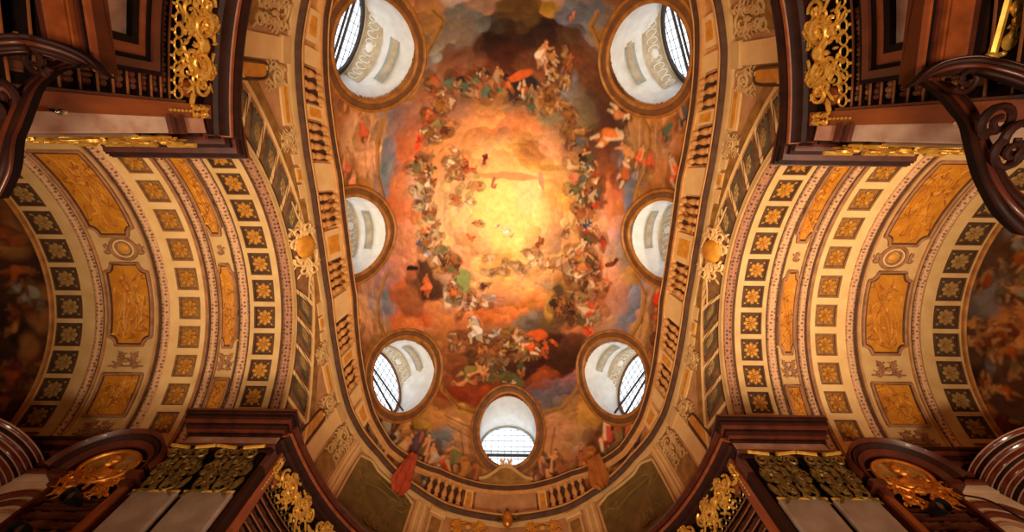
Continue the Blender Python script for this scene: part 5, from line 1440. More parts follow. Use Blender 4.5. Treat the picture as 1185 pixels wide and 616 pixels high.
# ------------------------------------------------------------------ windows of the dome
SW = {-1: .14, 0: 0, 1: 0, 2: 0}
def window(num, oc):
    c, nn, e1, e2, o, r, k = oc
    root = bpy.data.objects.new('window_%d' % num, None)
    COL.objects.link(root)
    root.location = c
    ORI[root.name] = np.array(c)
    root['kind'] = 'structure'
    Lw, up = 1.75, 0.55
    re = r * 0.98
    ce = c + o * Lw + np.array([0, 0, up])
    hz = np.cross((0, 0, 1.0), o); 
    if hz.dot(e1) < 0: hz = -hz
    t = np.linspace(0, 2 * PI, 64, endpoint=False)
    ring0 = np.array([to_surf(c + r * 1.03 * (math.cos(q) * e1 + math.sin(q) * e2)) for q in t])
    hz = hz / np.linalg.norm(hz)
    ring1 = np.array([ce + re * (math.cos(q) * hz + math.sin(q) * np.array([0, 0, 1])) for q in t])
    # lower half of the splay comes up with the sill
    rows = []
    for s in np.linspace(0, 1, 7):
        rows.append(ring0 * (1 - s) + ring1 * s)
    b = MB(); b.grid(np.array(rows), False, True)
    b.build('reveal', 'reveal', root)
    # frame round the aperture: gilt roll, brown hollow, gilt outer roll
    A = np.array([(p - c) / np.linalg.norm(p - c) for p in ring0])
    Bn = np.tile(nn, (len(t), 1))
    pr = lambda a, b_, ra, rb, n_=8: [(a + ra * math.cos(x), b_ + rb * math.sin(x)) for x in np.linspace(0, 2 * PI, n_, endpoint=False)]
    b = MB(); b.sweep(ring0, A, Bn, pr(0.06, 0.02, 0.11, 0.10), True, True)
    b.sweep(ring0, A, Bn, pr(0.5, 0.03, 0.1, 0.12), True, True)
    b.build('gilt_moulding', 'frame_gold', root)
    b = MB(); b.sweep(ring0, A, Bn, [(0.1, -0.05), (0.14, 0.05), (0.28, 0.09), (0.42, 0.05), (0.48, -0.05)], True, True)
    b.build('hollow_moulding', 'frame_brown', root)
    # glazed end
    b = MB(); b.add([ce] + list(ring1), [(0, 1 + i, 1 + (i + 1) % 64) for i in range(64)])
    b.build('glass', 'glass', root, smooth=False)
    b = MB()
    Z1 = np.array([0, 0, 1.0])
    rin = np.array([(p - ce) / re for p in ring1])
    b.sweep(ring1 - o * 0.04, rin, np.tile(-o, (64, 1)), [(-0.16 - SW[k], 0), (-0.16 - SW[k], 0.12), (0.02, 0.12), (0.02, 0)], True, True)
    b.build('sash', 'frame_brown' if k == 1 else ('iron' if k == -1 else 'reveal_grey'), root)
    b = MB()
    st = 0.44
    for i in range(-5, 6):
        x = i * st + 0.22
        if abs(x) < re:
            h = math.sqrt(re * re - x * x)
            b.box(ce + hz * x - o * .03, hz * .017, o * .02, Z1 * h)
        z = i * 0.52
        if abs(z) < re:
            h = math.sqrt(re * re - z * z)
            b.box(ce + Z1 * z - o * .03, hz * h, o * .02, Z1 * .017)
    b.build('glazing_bars', 'lead', root, smooth=False)
    b = MB()
    if k == 2:
        b.box(ce - o * .25 - Z1 * .98, hz * 1.7, o * .05, Z1 * .09)
        b.build('rail_bar', 'iron', root)
        b = MB(); b.box(ce - o * .25 - Z1 * .62, hz * 1.75, o * .03, Z1 * .03); b.build('rail_bar', 'lead', root)
    else:
        for q in (0.0, 0.42):
            b = MB()
            if k == 1:      # iron struts dropping from the sash to the inner sill
                hd = hz if hz[1] > 0 else -hz
                s_ = -math.copysign(1, c[0])
                p0 = ce + (-hd * .66 + Z1 * .1 if q == 0 else -hd * .56 - Z1 * .47) - o * .08
                p1 = c + (np.array([.3 * s_, 1.7, -.93]) if q == 0 else np.array([-.17 * s_, 1.42, -1.42])) + o * .12
                p0 = p0 + (p0 - p1) * .25
                b.tube([p0, p0 * .5 + p1 * .5, p1], 0.065, 6)
            else:
                p0 = ce + hz * (re * .95) + Z1 * (-.35 + q) - o * .15
                p1 = ce - hz * (re * .95) + Z1 * (-.35 + q) - o * .15
                b.tube([p0, (p0 + p1) / 2, p1], 0.06, 6)
            b.build('iron_strut', 'iron', root)
    # plaster ornament on the splay
    if k in (-1, 0, 1):
        def ch(x, y, h):
            x, y, h = np.broadcast_arrays(np.asarray(x, float), np.asarray(y, float), np.asarray(h, float))
            q = PI / 2 + x
            r0 = c + r * 1.03 * (np.cos(q)[..., None] * e1 + np.sin(q)[..., None] * e2)
            r1 = ce + re * (np.cos(q)[..., None] * hz + np.sin(q)[..., None] * Z1)
            return r0 * (1 - y[..., None]) + r1 * y[..., None] - e2 * h[..., None] * (np.sin(q)[..., None])
        b = MB()
        xs = np.linspace(-.95, .95, 24); 
        b.grid(np.array([[ch(x, .55 + .36 * s, .04) for s in np.linspace(0, 1, 5)] for x in xs]))
        b.build('ornament_panel', 'reveal_beige', root)
        b = MB()
        for sx in (-1, 1):
            for j in range(5):
                x0 = sx * (.12 + .18 * j)
                P = np.array([ch(x0 + .07 * math.cos(a), .73 + .1 * math.sin(a), .06) for a in np.linspace(0, 5.2, 12)])
                b.tube(P, .03, 4)
        b.ell(ch(0, .73, .06), hz * .26, o * .22, Z1 * .06)
        b.build('stucco_scrolls', 'reveal', root)
        b = MB()
        for (x0, x1) in ((-.62, .5),):
            xs = np.linspace(x0, x1, 16)
            b.grid(np.array([[ch(x, .2 + (.2 * s) , .03) for s in np.linspace(0, 1, 4)] for x in xs]))
        b.build('inset_panel', 'reveal_grey', root)
        b = MB()
        xs = np.linspace(-.52, .42, 16)
        b.grid(np.array([[ch(x, .24 + (.1 * s), .05) for s in np.linspace(0, 1, 4)] for x in xs]))
        b.build('inset_ground', 'reveal_beige', root)
for i, oc in enumerate(OC):
    window(i + 1, oc)

# ------------------------------------------------------------------ setting: floor, walls, vaults
b = MB(); b.grid([[(-24, -17, 0), (-24, 17, 0)], [(24, -17, 0), (24, 17, 0)]])
struct(b.build('floor', 'floor', smooth=False))
sides = {-1: 'left', 1: 'right'}
for sx in (-1, 1):
    nm = sides[sx]
    ph = np.linspace(-1.5, 1.5, 90)
    xs = sx * np.array([9.5, 9.9, 20.45])
    b = MB(); b.grid([V(ph, x, -0.1) for x in xs])
    struct(b.build('ceiling_vault_' + nm, 'stone'))
    b = MB(); b.grid([[(sx * 20.45, -7.2, 0), (sx * 20.45, 7.2, 0)], [(sx * 20.45, -7.2, 18.2), (sx * 20.45, 7.2, 18.2)]])
    struct(b.build('wall_' + nm, 'stone', smooth=False))
    for sy in (-1, 1):
        b = MB(); b.abox(min(sx * 8.3, sx * 20.45), max(sx * 8.3, sx * 20.45), sy * 6.35 if sy > 0 else -7.3, 7.3 if sy > 0 else sy * 6.35, 0, 13.7)
        struct(b.build('wall_nave_%s' % nm, 'stone', smooth=False))

# flat cream zones, ribs and gilt mouldings of each vault
PHS = np.linspace(-1.32, 1.32, 100)
def strip(x0, x1, off, m, name, th=0.1, ph=PHS):
    b = MB()
    p = V(ph, 0.0)
    n_ = VN(ph)
    A = np.tile((1.0, 0, 0), (len(ph), 1))
    b.sweep(p, A, n_, [(x0, off - th), (x0, off), (x1, off), (x1, off - th)], pclosed=True)
    return b
tr = 0
def trim(b, m):
    global tr
    tr += 1
    return struct(b.build('trim_%d' % tr, m))
def rib(x0, x1, r, m):
    b = MB()
    p = V(PHS, 0.0); n_ = VN(PHS); A = np.tile((1.0, 0, 0), (len(PHS), 1))
    w_ = (x1 - x0) / 2
    prof = [((x0 + x1) / 2 - w_ * math.cos(t), -0.05 + (r + 0.05) * math.sin(t)) for t in np.linspace(0, PI, 9)]
    b.sweep(p, A, n_, prof, uvs=True)
    trim(b, m)
for sx in (-1, 1):
    def sp(a, b_): return (sx * a, sx * b_) if sx > 0 else (sx * b_, sx * a)
    # shadow grooves then ribs
    for (a, b_, r, mm) in ((9.62, 10.02, .14, 'rib_red'), (11.57, 11.93, .14, 'rib'), (12.95, 13.25, .11, 'rib'), (15.07, 15.42, .13, 'rib'), (18.08, 18.36, .12, 'rib'), (20.22, 20.42, .16, 'frame_gold')):
        rib(*sp(a, b_), r, mm)
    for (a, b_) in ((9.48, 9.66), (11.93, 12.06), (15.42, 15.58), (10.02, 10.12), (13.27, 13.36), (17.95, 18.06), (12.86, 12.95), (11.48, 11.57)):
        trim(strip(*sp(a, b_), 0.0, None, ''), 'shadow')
    for (a, b_, o_) in ((13.36, 13.5, .0), (17.84, 17.93, .08), (15.58, 15.68, .06), (12.78, 12.86, .05)):
        trim(strip(*sp(a, b_), o_, None, ''), 'mauve' if o_ < .06 else 'stone')
    trim(strip(*sp(18.38, 18.9), .06, None, ''), 'cream2')

    # coffered bands: rails between the coffers as one moulded grid each
    def grid_band(x0, x1, c0, c1, ph0, st, k0, k1, half, m, th=.13):
        b = strip(*sp(x0, c0), 0.02, None, '', th)
        b2 = strip(*sp(c1, x1), 0.02, None, '', th)
        b.v += b2.v; 
        b.f += [tuple(i + b.n for i in f) for f in b2.f]; b.n += b2.n
        for k in range(k0, k1 + 2):
            pm = ph0 + (k - .5) * st
            pp = np.linspace(pm - (st / 2 - half), pm + (st / 2 - half), 5)
            b3 = strip(*sp(c0, c1), 0.02, None, '', th, pp)
            b.v += b3.v; b.f += [tuple(i + b.n for i in f) for f in b3.f]; b.n += b3.n
        trim(b, m)
    grid_band(10.12, 11.5, 10.385, 11.325, -.663, .175, -3, 11, .072, 'cream2')
    grid_band(13.5, 15.07, 13.71, 14.67, -.624, .191, -2, 10, .0735, 'cream')
    grid_band(18.9, 20.24, 18.97, 20.15, -.40 - .183 * 4, .183, 1, 12, .077, 'cream2')

# coffer prototypes
def coffer_proto(name, lx, ly, m_ground, m_rose, m_rail, seed):
    b = MB()
    X, Y, Z_ = np.eye(3)
    b.box((0, 0, -.05), X * lx, Y * ly, Z_ * .03)
    g = b.build(name, m_ground, origin=(0, 0, 0))
    b = MB()
    for s_ in (-1, 1):
        b.box((s_ * (lx * .93), 0, 0), X * lx * .07, Y * ly, Z_ * .045)
        b.box((0, s_ * (ly * .93), 0), X * lx * .86, Y * ly * .07, Z_ * .045)
        b.box((s_ * (lx * .78), 0, -.02), X * lx * .04, Y * ly * .8, Z_ * .03)
        b.box((0, s_ * (ly * .78), -.02), X * lx * .74, Y * ly * .04, Z_ * .03)
    fr = b.build('coffer_moulding', m_rail, g)
    b = MB()
    r_ = random.Random(seed)
    npet = 8
    r0 = min(lx, ly) * .68
    for i in range(npet):
        a = 2 * PI * i / npet
        d = np.array((math.cos(a), math.sin(a) * ly / lx, 0)); e = np.array((-math.sin(a), math.cos(a), 0))
        b.ell(d * r0 * .72 + Z_ * .02, d * r0 * .38, e * r0 * .31, Z_ * .06, 7, 4)
    for i in range(npet):
        a = 2 * PI * (i + .5) / npet
        d = np.array((math.cos(a), math.sin(a), 0)); e = np.array((-math.sin(a), math.cos(a), 0))
        b.ell(d * r0 * .36 + Z_ * .05, d * r0 * .26, e * r0 * .14, Z_ * .05, 6, 4)
    b.ell((0, 0, .06), X * r0 * .2, Y * r0 * .2, Z_ * .08, 8, 5)
    for sx_ in (-1, 1):
        for sy_ in (-1, 1):
            b.ell((sx_ * lx * .63, sy_ * ly * .63, -.01), X * lx * .13 + Y * sx_ * sy_ * ly * .1, X * -.06 * lx + Y * sx_ * sy_ * ly * .07, Z_ * .04, 6, 4)
    ro = b.build('rosette', m_rose, g)
    return g
ORDN = ['first', 'second', 'third', 'fourth', 'fifth', 'sixth', 'seventh', 'eighth', 'ninth', 'tenth', 'eleventh', 'twelfth', 'thirteenth', 'fourteenth']
def dup(src, Mx, label, group):
    c = src.copy(); COL.objects.link(c); c.matrix_world = Mx
    for ch in src.children:
        d = ch.copy(); COL.objects.link(d); d.parent = c
    c['label'] = label; c['group'] = group; c['category'] = 'coffer'
    return c
def mat4(p, ex, ey, ez):
    return Matrix(((ex[0], ey[0], ez[0], p[0]), (ex[1], ey[1], ez[1], p[1]), (ex[2], ey[2], ez[2], p[2]), (0, 0, 0, 1)))
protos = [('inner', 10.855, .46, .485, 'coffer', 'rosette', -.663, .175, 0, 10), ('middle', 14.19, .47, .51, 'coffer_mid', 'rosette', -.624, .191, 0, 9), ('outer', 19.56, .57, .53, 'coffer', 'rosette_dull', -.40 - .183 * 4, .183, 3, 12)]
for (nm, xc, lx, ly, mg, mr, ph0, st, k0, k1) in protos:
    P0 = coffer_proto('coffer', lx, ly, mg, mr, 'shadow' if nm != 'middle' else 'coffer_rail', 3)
    first = True
    for sx in (-1, 1):
        for k in range(k0, k1 + 1):
            ph = ph0 + k * st
            p = V(ph, sx * xc, -.03)
            ez = VN(np.array(ph)); ex = np.array((1.0, 0, 0)); ey = np.cross(ez, ex)
            lab = 'square coffer with %s rosette, %s from the top, %s vault, %s band' % ('gilded' if nm != 'outer' else 'dull gold', ORDN[k - k0], sides[sx], {'inner': 'innermost', 'middle': 'wide cream', 'outer': 'dark end'}[nm])
            grp = 'coffers of the %s vault %s band' % (sides[sx], nm)
            Mx = mat4(p, ex, ey, ez)
            if first:
                P0.matrix_world = Mx; P0['label'] = lab; P0['group'] = grp; P0['category'] = 'coffer'; first = False
            else:
                dup(P0, Mx, lab, grp)

# ------------------------------------------------------------------ big ochre relief panels of the vaults
def vault_panel(sx, xa, xb, p0, p1, n0, n1, label, m_g='ochre', seed=0, group=None):
    """notched panel between X=xa..xb (absolute, inner..outer) and phi p0..p1; n0/n1: notched at that end"""
    t = thing('relief_panel', label, 'relief panel', V((p0 + p1) / 2, sx * (xa + xb) / 2), group)
    ds = 6.4
    nl, nw = .36 / ds, min(.34, (xb - xa) * .22)
    def hw(ph):
        q = 0.0
        if n0 and ph - p0 < nl: q = max(q, math.sqrt(max(0, 1 - ((ph - p0) / nl) ** 2)))
        if n1 and p1 - ph < nl: q = max(q, math.sqrt(max(0, 1 - ((p1 - ph) / nl) ** 2)))
        return nw * q
    phs = np.unique(np.concatenate([np.linspace(p0, p1, 26), p0 + nl * np.linspace(0, 1.02, 10), p1 - nl * np.linspace(0, 1.02, 10)]))
    b = MB()
    G = []
    for ph in phs:
        w = hw(ph)
        G.append([V(ph, sx * x, .03) for x in np.linspace(xa + w, xb - w, 8)])
    b.grid(G); b.build('panel_ground', m_g, t)
    # frame
    out = [(xa + hw(ph), ph) for ph in phs] + [(xb - hw(ph), ph) for ph in phs[::-1]]
    P = np.array([V(ph, sx * x, .05) for x, ph in out])
    b = MB(); b.tube(P, .065, 6, True); b.build('frame', 'mauve', t)
    P = np.array([V(ph, sx * ((x - (xa + xb) / 2) * .9 + (xa + xb) / 2), .05) for x, ph in [(x, (ph - (p0 + p1) / 2) * .95 + (p0 + p1) / 2) for x, ph in out]])
    b = MB(); b.tube(P, .03, 5, True); b.build('inner_fillet', 'shadow', t)
    # low relief: draped groups, plants, clouds
    b = MB()
    r_ = random.Random(seed)
    W_ = (xb - xa) * .36; H = (p1 - p0) * ds * .42
    ch = chart_vault(sx * (xa + xb) / 2, (p0 + p1) / 2, sx)
    for i in range(int(16 * W_ * H) + 10):
        x = r_.uniform(-W_, W_); y = r_.uniform(-H, H)
        a = r_.uniform(0, PI)
        k = r_.random()
        if i: sline(b, ch, [(lx_, ly_), ((lx_ + x) / 2 + .06, (ly_ + y) / 2 - .06), (x, y)], .014, .03, 7, 4)
        lx_, ly_ = x, y
        if k < .45:
            leaf(b, ch, x, y, a, r_.uniform(.18, .4), r_.uniform(.035, .08), .03)
        elif k < .8:
            sline(b, ch, [(x, y), (x + r_.uniform(-.2, .2), y + r_.uniform(-.25, .25)), (x + r_.uniform(-.25, .25), y + r_.uniform(-.4, .4))], .03, .04, 7, 5, .4)
        else:
            scroll(b, ch, x, y, r_.uniform(.08, .16), a, .9, .025, .04, 10)
    b.build('relief_pattern', 'ochre_relief', t)
    b = MB()
    for i in range(int(14 * W_ * H) + 8):
        x = r_.uniform(-W_, W_); y = r_.uniform(-H, H); a = r_.uniform(0, PI)
        if i: sline(b, ch, [(lx_, ly_), (x, y)], .01, .03, 5, 4)
        lx_, ly_ = x, y
        sline(b, ch, [(x, y), (x + .2 * math.cos(a), y + .2 * math.sin(a)), (x + r_.uniform(-.3, .3), y + r_.uniform(-.4, .4))], .035, .04, 8, 5, .5)
    b.build('relief_pattern', 'ochre_dark', t)
    return t
ch_names = {-1: 'left', 1: 'right'}
for sx in (-1, 1):
    sd = ch_names[sx]
    vault_panel(sx, 15.85, 17.72, -.70, -.135, False, True, 'large ochre relief panel above the round medallion of the %s vault' % sd, seed=1)
    vault_panel(sx, 15.85, 17.72, .04, .585, True, True, 'tall ochre relief panel in the middle of the %s vault, below its round medallion' % sd, seed=2)
    vault_panel(sx, 15.9, 17.62, .775, 1.06, False, False, 'small ochre relief panel lowest on the %s vault, above the arched portrait' % sd, seed=3)
    vault_panel(sx, 12.1, 12.76, -.72, -.15, False, True, 'narrow ochre panel at the top of the %s vault, hard against the rib' % sd, seed=4)
    vault_panel(sx, 12.1, 12.76, .04, .59, True, True, 'narrow ochre panel halfway along the %s vault between two ribs' % sd, seed=5)
    vault_panel(sx, 12.1, 12.74, .80, 1.06, False, False, 'short narrow ochre panel lowest on the %s vault above the pier cornice' % sd, seed=6)
    # plain grounds behind the panels
    trim(strip(*((sx * 15.66, sx * 17.86) if sx > 0 else (-17.86, -15.66)), .0, None, '', .08), 'cream2')
    trim(strip(*((sx * 12.02, sx * 12.84) if sx > 0 else (-12.84, -12.02)), .0, None, '', .08), 'cream2')
    # medallion
    t = thing('medallion', 'round ringed medallion between two big ochre panels of the %s vault' % sd, 'medallion', V(-.055, sx * 16.6))
    ch = chart_vault(sx * 16.6, -.055, sx)
    for (r0, w_, mm, nm_) in ((.42, .06, 'mauve', 'outer_ring'), (.32, .035, 'cream', 'middle_ring'), (.24, .035, 'mauve', 'inner_ring')):
        b = MB(); a = np.linspace(0, 2 * PI, 28, endpoint=False); b.tube(ch(r0 * 1.3 * np.cos(a), r0 * 1.2 * np.sin(a), .05), w_ * 1.15, 6, True); b.build(nm_, mm, t)
    b = MB(); b.ell(ch(0, 0, .03), ch(.22, 0, .03) - ch(0, 0, .03), ch(0, .2, .03) - ch(0, 0, .03), VN(np.array(-.055)) * .07, 14, 6); b.build('boss', 'ochre_relief', t)
    for s_, nm_ in ((-1, 'inner'), (1, 'outer')):
        b = MB(); ch2 = chart_vault(sx * (16.6 + s_ * .72), -.055, sx)
        scroll(b, ch2, 0, .12, .16, 0, 1, .035); scroll(b, ch2, 0, -.12, .16, PI, 1, .035, hand=-1); leaf(b, ch2, 0, -.22, PI / 2, .4, .06)
        tag(b.build('shell_ornament', 'mauve'), 'fan shaped stucco shell on the %s side of the %s vault medallion' % (nm_, sd), 'ornament')
    b = MB(); ch2 = chart_vault(sx * 12.42, -.055, sx); scroll(b, ch2, 0, .1, .15, 0, 1, .035); scroll(b, ch2, 0, -.12, .15, PI, 1, .035, hand=-1); leaf(b, ch2, 0, -.2, PI / 2, .4, .06)
    tag(b.build('shell_ornament', 'mauve'), 'small stucco shell between narrow ochre panels of the %s vault' % sd, 'ornament')
    for (xc, ph, w_, h_, mm, lab) in ((16.75, .68, 1.5, .55, 'mauve', 'dusky pink stucco cartouche between the two lower ochre panels of the %s vault'), (16.75, 1.14, 1.6, .5, 'mauve', 'dusky stucco mask ornament at the foot of the %s vault'), (12.42, .69, .62, .6, 'mauve', 'little stucco cartouche on the narrow panel strip of the %s vault')):
        b = MB(); acanthus(b, chart_vault(sx * xc, ph, sx), w_, h_, int(xc * 10 + ph * 100), 1.0, .035, .05)
        ch3 = chart_vault(sx * xc, ph, sx)
        sline(b, ch3, [(-w_ * .5, h_ * .5), (w_ * .5, h_ * .5)], .03, .05, 8)
        tag(b.build('stucco_cartouche', mm), lab % sd, 'ornament')

# ------------------------------------------------------------------ archivolts on the drum wall
def RX(phi, ratio, off=0.0, sx=1):
    d = VR * ratio * np.sin(phi); z = VC + VZ * ratio * np.cos(phi)
    a, b_ = ab(z)
    x = a * (1 - np.clip(np.abs(d / b_), 0, .999) ** NE) ** (1 / NE)
    # the archivolt is splayed: from the vault edge at ratio 1 out to the drum wall at 1.172
    t_ = np.clip((np.asarray(ratio, float) - 1.0) / .172, 0, 1)
    d2 = VR * 1.172 * np.sin(phi); z2 = VC + VZ * 1.172 * np.cos(phi)
    a2, b2 = ab(z2)
    xw = a2 * (1 - np.clip(np.abs(d2 / b2), 0, .999) ** NE) ** (1 / NE)
    x = np.where(t_ < 1, 9.55 * (1 - t_) + xw * t_, x)
    x = x - np.asarray(off) * .75
    q_ = np.where(t_ < 1, np.asarray(off) * .1, 0)
    d = d * (1 - q_); z = VC + (z - VC) * (1 - q_)
    return np.stack(np.broadcast_arrays(sx * x, d, z), -1)
def ring_slab(b, ps, r0, r1, o0, o1, sx, nr=3):
    rr = np.linspace(r0, r1, nr)
    cols = [RX(ps, np.full(len(ps), r0), o0, sx)] + [RX(ps, np.full(len(ps), r), o1, sx) for r in rr] + [RX(ps, np.full(len(ps), r1), o0, sx)]
    b.grid(np.stack(cols))
    # end caps
    for i in (0, len(ps) - 1):
        b.add([c[i] for c in cols], [tuple(range(len(cols)))])
for sx in (-1, 1):
    sd = sides[sx]
    ps = np.linspace(-1.28, 1.28, 90)
    b = MB(); ring_slab(b, ps, .997, 1.19, -.25, .04, sx); trim(b, 'coffer_rail')
    b = MB(); ring_slab(b, ps, .99, 1.016, -.15, .12, sx); trim(b, 'cream2')
    b = MB(); ring_slab(b, ps, 1.016, 1.03, -.15, .07, sx); trim(b, 'shadow')
    b = MB(); ring_slab(b, ps, 1.155, 1.172, -.2, .12, sx); trim(b, 'cream')
    # ochre foliage border
    b = MB(); ring_slab(b, ps, 1.172, 1.235, -.2, .07, sx)
    ob = b.build('foliage_border', 'ochre_dull'); tag(ob, 'ochre foliage border running round the %s arch of the drum' % sd, 'ornament')
    # slanted bars and panels with rosettes
    st = .175
    b = MB()
    ks = range(-6, 7)
    sl = lambda p: .11 * max(-1, min(1, p / .25))
    for k in ks:
        pm = (k - .5) * st - .05
        for j in range(1):
            g = []
            for r in np.linspace(1.02, 1.16, 5):
                sh = sl(pm) * (r - 1.02) / .14
                g.append([RX(pm + sh - .013, r, -.1, sx), RX(pm + sh - .013, r, .1, sx), RX(pm + sh + .013, r, .1, sx), RX(pm + sh + .013, r, -.1, sx)])
            b.grid(np.array(g))
    trim(b, 'cream')
    n_ = 0
    for k in list(ks)[:-1]:
        pc = k * st - .05
        if abs(pc) < .22: continue
        b = MB()
        def ringpt(u, w, h):
            r = 1.04 + .1 * w
            p_ = pc + u * st + sl(pc) * (w - .5 + .18)
            return RX(p_, r, h, sx)
        b.grid(np.array([[ringpt(u, w, .075) for u in np.linspace(-.33, .33, 5)] for w in np.linspace(0, 1, 5)]))
        n_ += 1
        pos = 'upper' if pc < 0 else 'lower'
        kk = sum(1 for q in list(ks)[:-1] if (q * st - .05) * (1 if pc > 0 else -1) > .22 and abs(q * st - .05) <= abs(pc) + 1e-6)
        o = b.build('archivolt_panel', 'coffer_grey')
        tag(o, 'slanted grey panel with rosette on the %s drum arch, %s %s from the crown' % (sd, ORDN[kk - 1], 'above' if pc < 0 else 'below'), 'panel', 'slanted panels of the %s drum arch' % sd)
        b = MB()
        c0 = ringpt(0, .5, .1); e1 = ringpt(.2, .5, .1) - c0; e2 = ringpt(0, .8, .1) - c0; nn = np.cross(e1, e2); nn /= np.linalg.norm(nn); nn = nn if nn.dot((-sx, 0, -.5)) > 0 else -nn
        for i in range(8):
            a = i * PI / 4
            b.ell(c0 + (e1 * math.cos(a) + e2 * math.sin(a)) * .6, (e1 * math.cos(a) + e2 * math.sin(a)) * .45, (-e1 * math.sin(a) + e2 * math.cos(a)) * .3, nn * .06, 6, 4)
        b.ell(c0, e1 * .3, e2 * .3, nn * .07, 6, 4)
        b.build('rosette', 'rosette_dull', o)
        b = MB(); P = np.array([ringpt(u, w, .085) for u, w in ((-.33, 0), (0, 0), (.33, 0), (.33, .5), (.33, 1), (0, 1), (-.33, 1), (-.33, .5))]); b.tube(P, .03, 4, True); b.build('panel_fillet', 'shadow', o)
    # keystone cartouche
    t = thing('keystone_cartouche', 'large cream carved cartouche on the crown of the %s drum arch' % sd, 'cartouche', RX(-.03, 1.12, .2, sx))
    ch = lambda x, y, h=0.0: RX(np.asarray(x) / 7.0 - .03, 1.13 + np.asarray(y) / 5.6, np.asarray(h) + .12, sx)
    b = MB(); acanthus(b, ch, 2.5, 1.0, 21, 1.2, .075, .1); b.build('scrollwork', 'cream', t)
    b = MB(); c0 = ch(-.15, 0, .1); e1 = ch(.35, 0, .1) - c0; e2 = ch(-.15, .38, .1) - c0; nn = np.array((-sx * .22, 0, -.05)); b.ell(c0, e1, e2, nn, 12, 8); b.build('shield', 'ochre_relief', t)
    b = MB()
    for s_ in (-1, 1):
        sline(b, ch, [(s_ * .3, -.1), (s_ * .9, .1), (s_ * 1.5, -.05), (s_ * 2.1, -.1)], .07, .1, 14, 6, .6)
        for q in range(4): leaf(b, ch, s_ * (.6 + q * .35), .05 - q * .03, s_ * .4 + (PI if s_ < 0 else 0), .3, .06, .1)
    b.build('garland', 'cream2', t)

# ------------------------------------------------------------------ slabs on the drum wall
def wall_slab(b, p0, p1, zl, zh, o0, o1, n=8, nz=6):
    ps = np.radians(np.linspace(p0, p1, n))
    zlo = np.array([zl(p) if callable(zl) else zl for p in ps]); zhi = np.array([zh(p) if callable(zh) else zh for p in ps])
    G = np.array([[S(p, zlo[i] + (zhi[i] - zlo[i]) * t, o1) for t in np.linspace(0, 1, nz)] for i, p in enumerate(ps)])
    L0 = np.array([[S(p, zlo[i] + (zhi[i] - zlo[i]) * t, o0) for t in np.linspace(0, 1, nz)] for i, p in enumerate(ps)])
    b.grid(G)
    b.grid(np.stack([G[0], L0[0]])); b.grid(np.stack([G[-1], L0[-1]]))
    b.grid(np.stack([G[:, 0], L0[:, 0]])); b.grid(np.stack([G[:, -1], L0[:, -1]]))
QUAD = [(-1, -1, 'upper left'), (1, -1, 'upper right'), (-1, 1, 'lower left'), (1, 1, 'lower right')]
def q_ang(sx, sy, al):
    return sy * al if sx > 0 else sy * (180 - al)
def under(k): return lambda p: float(Zb(p)) - k
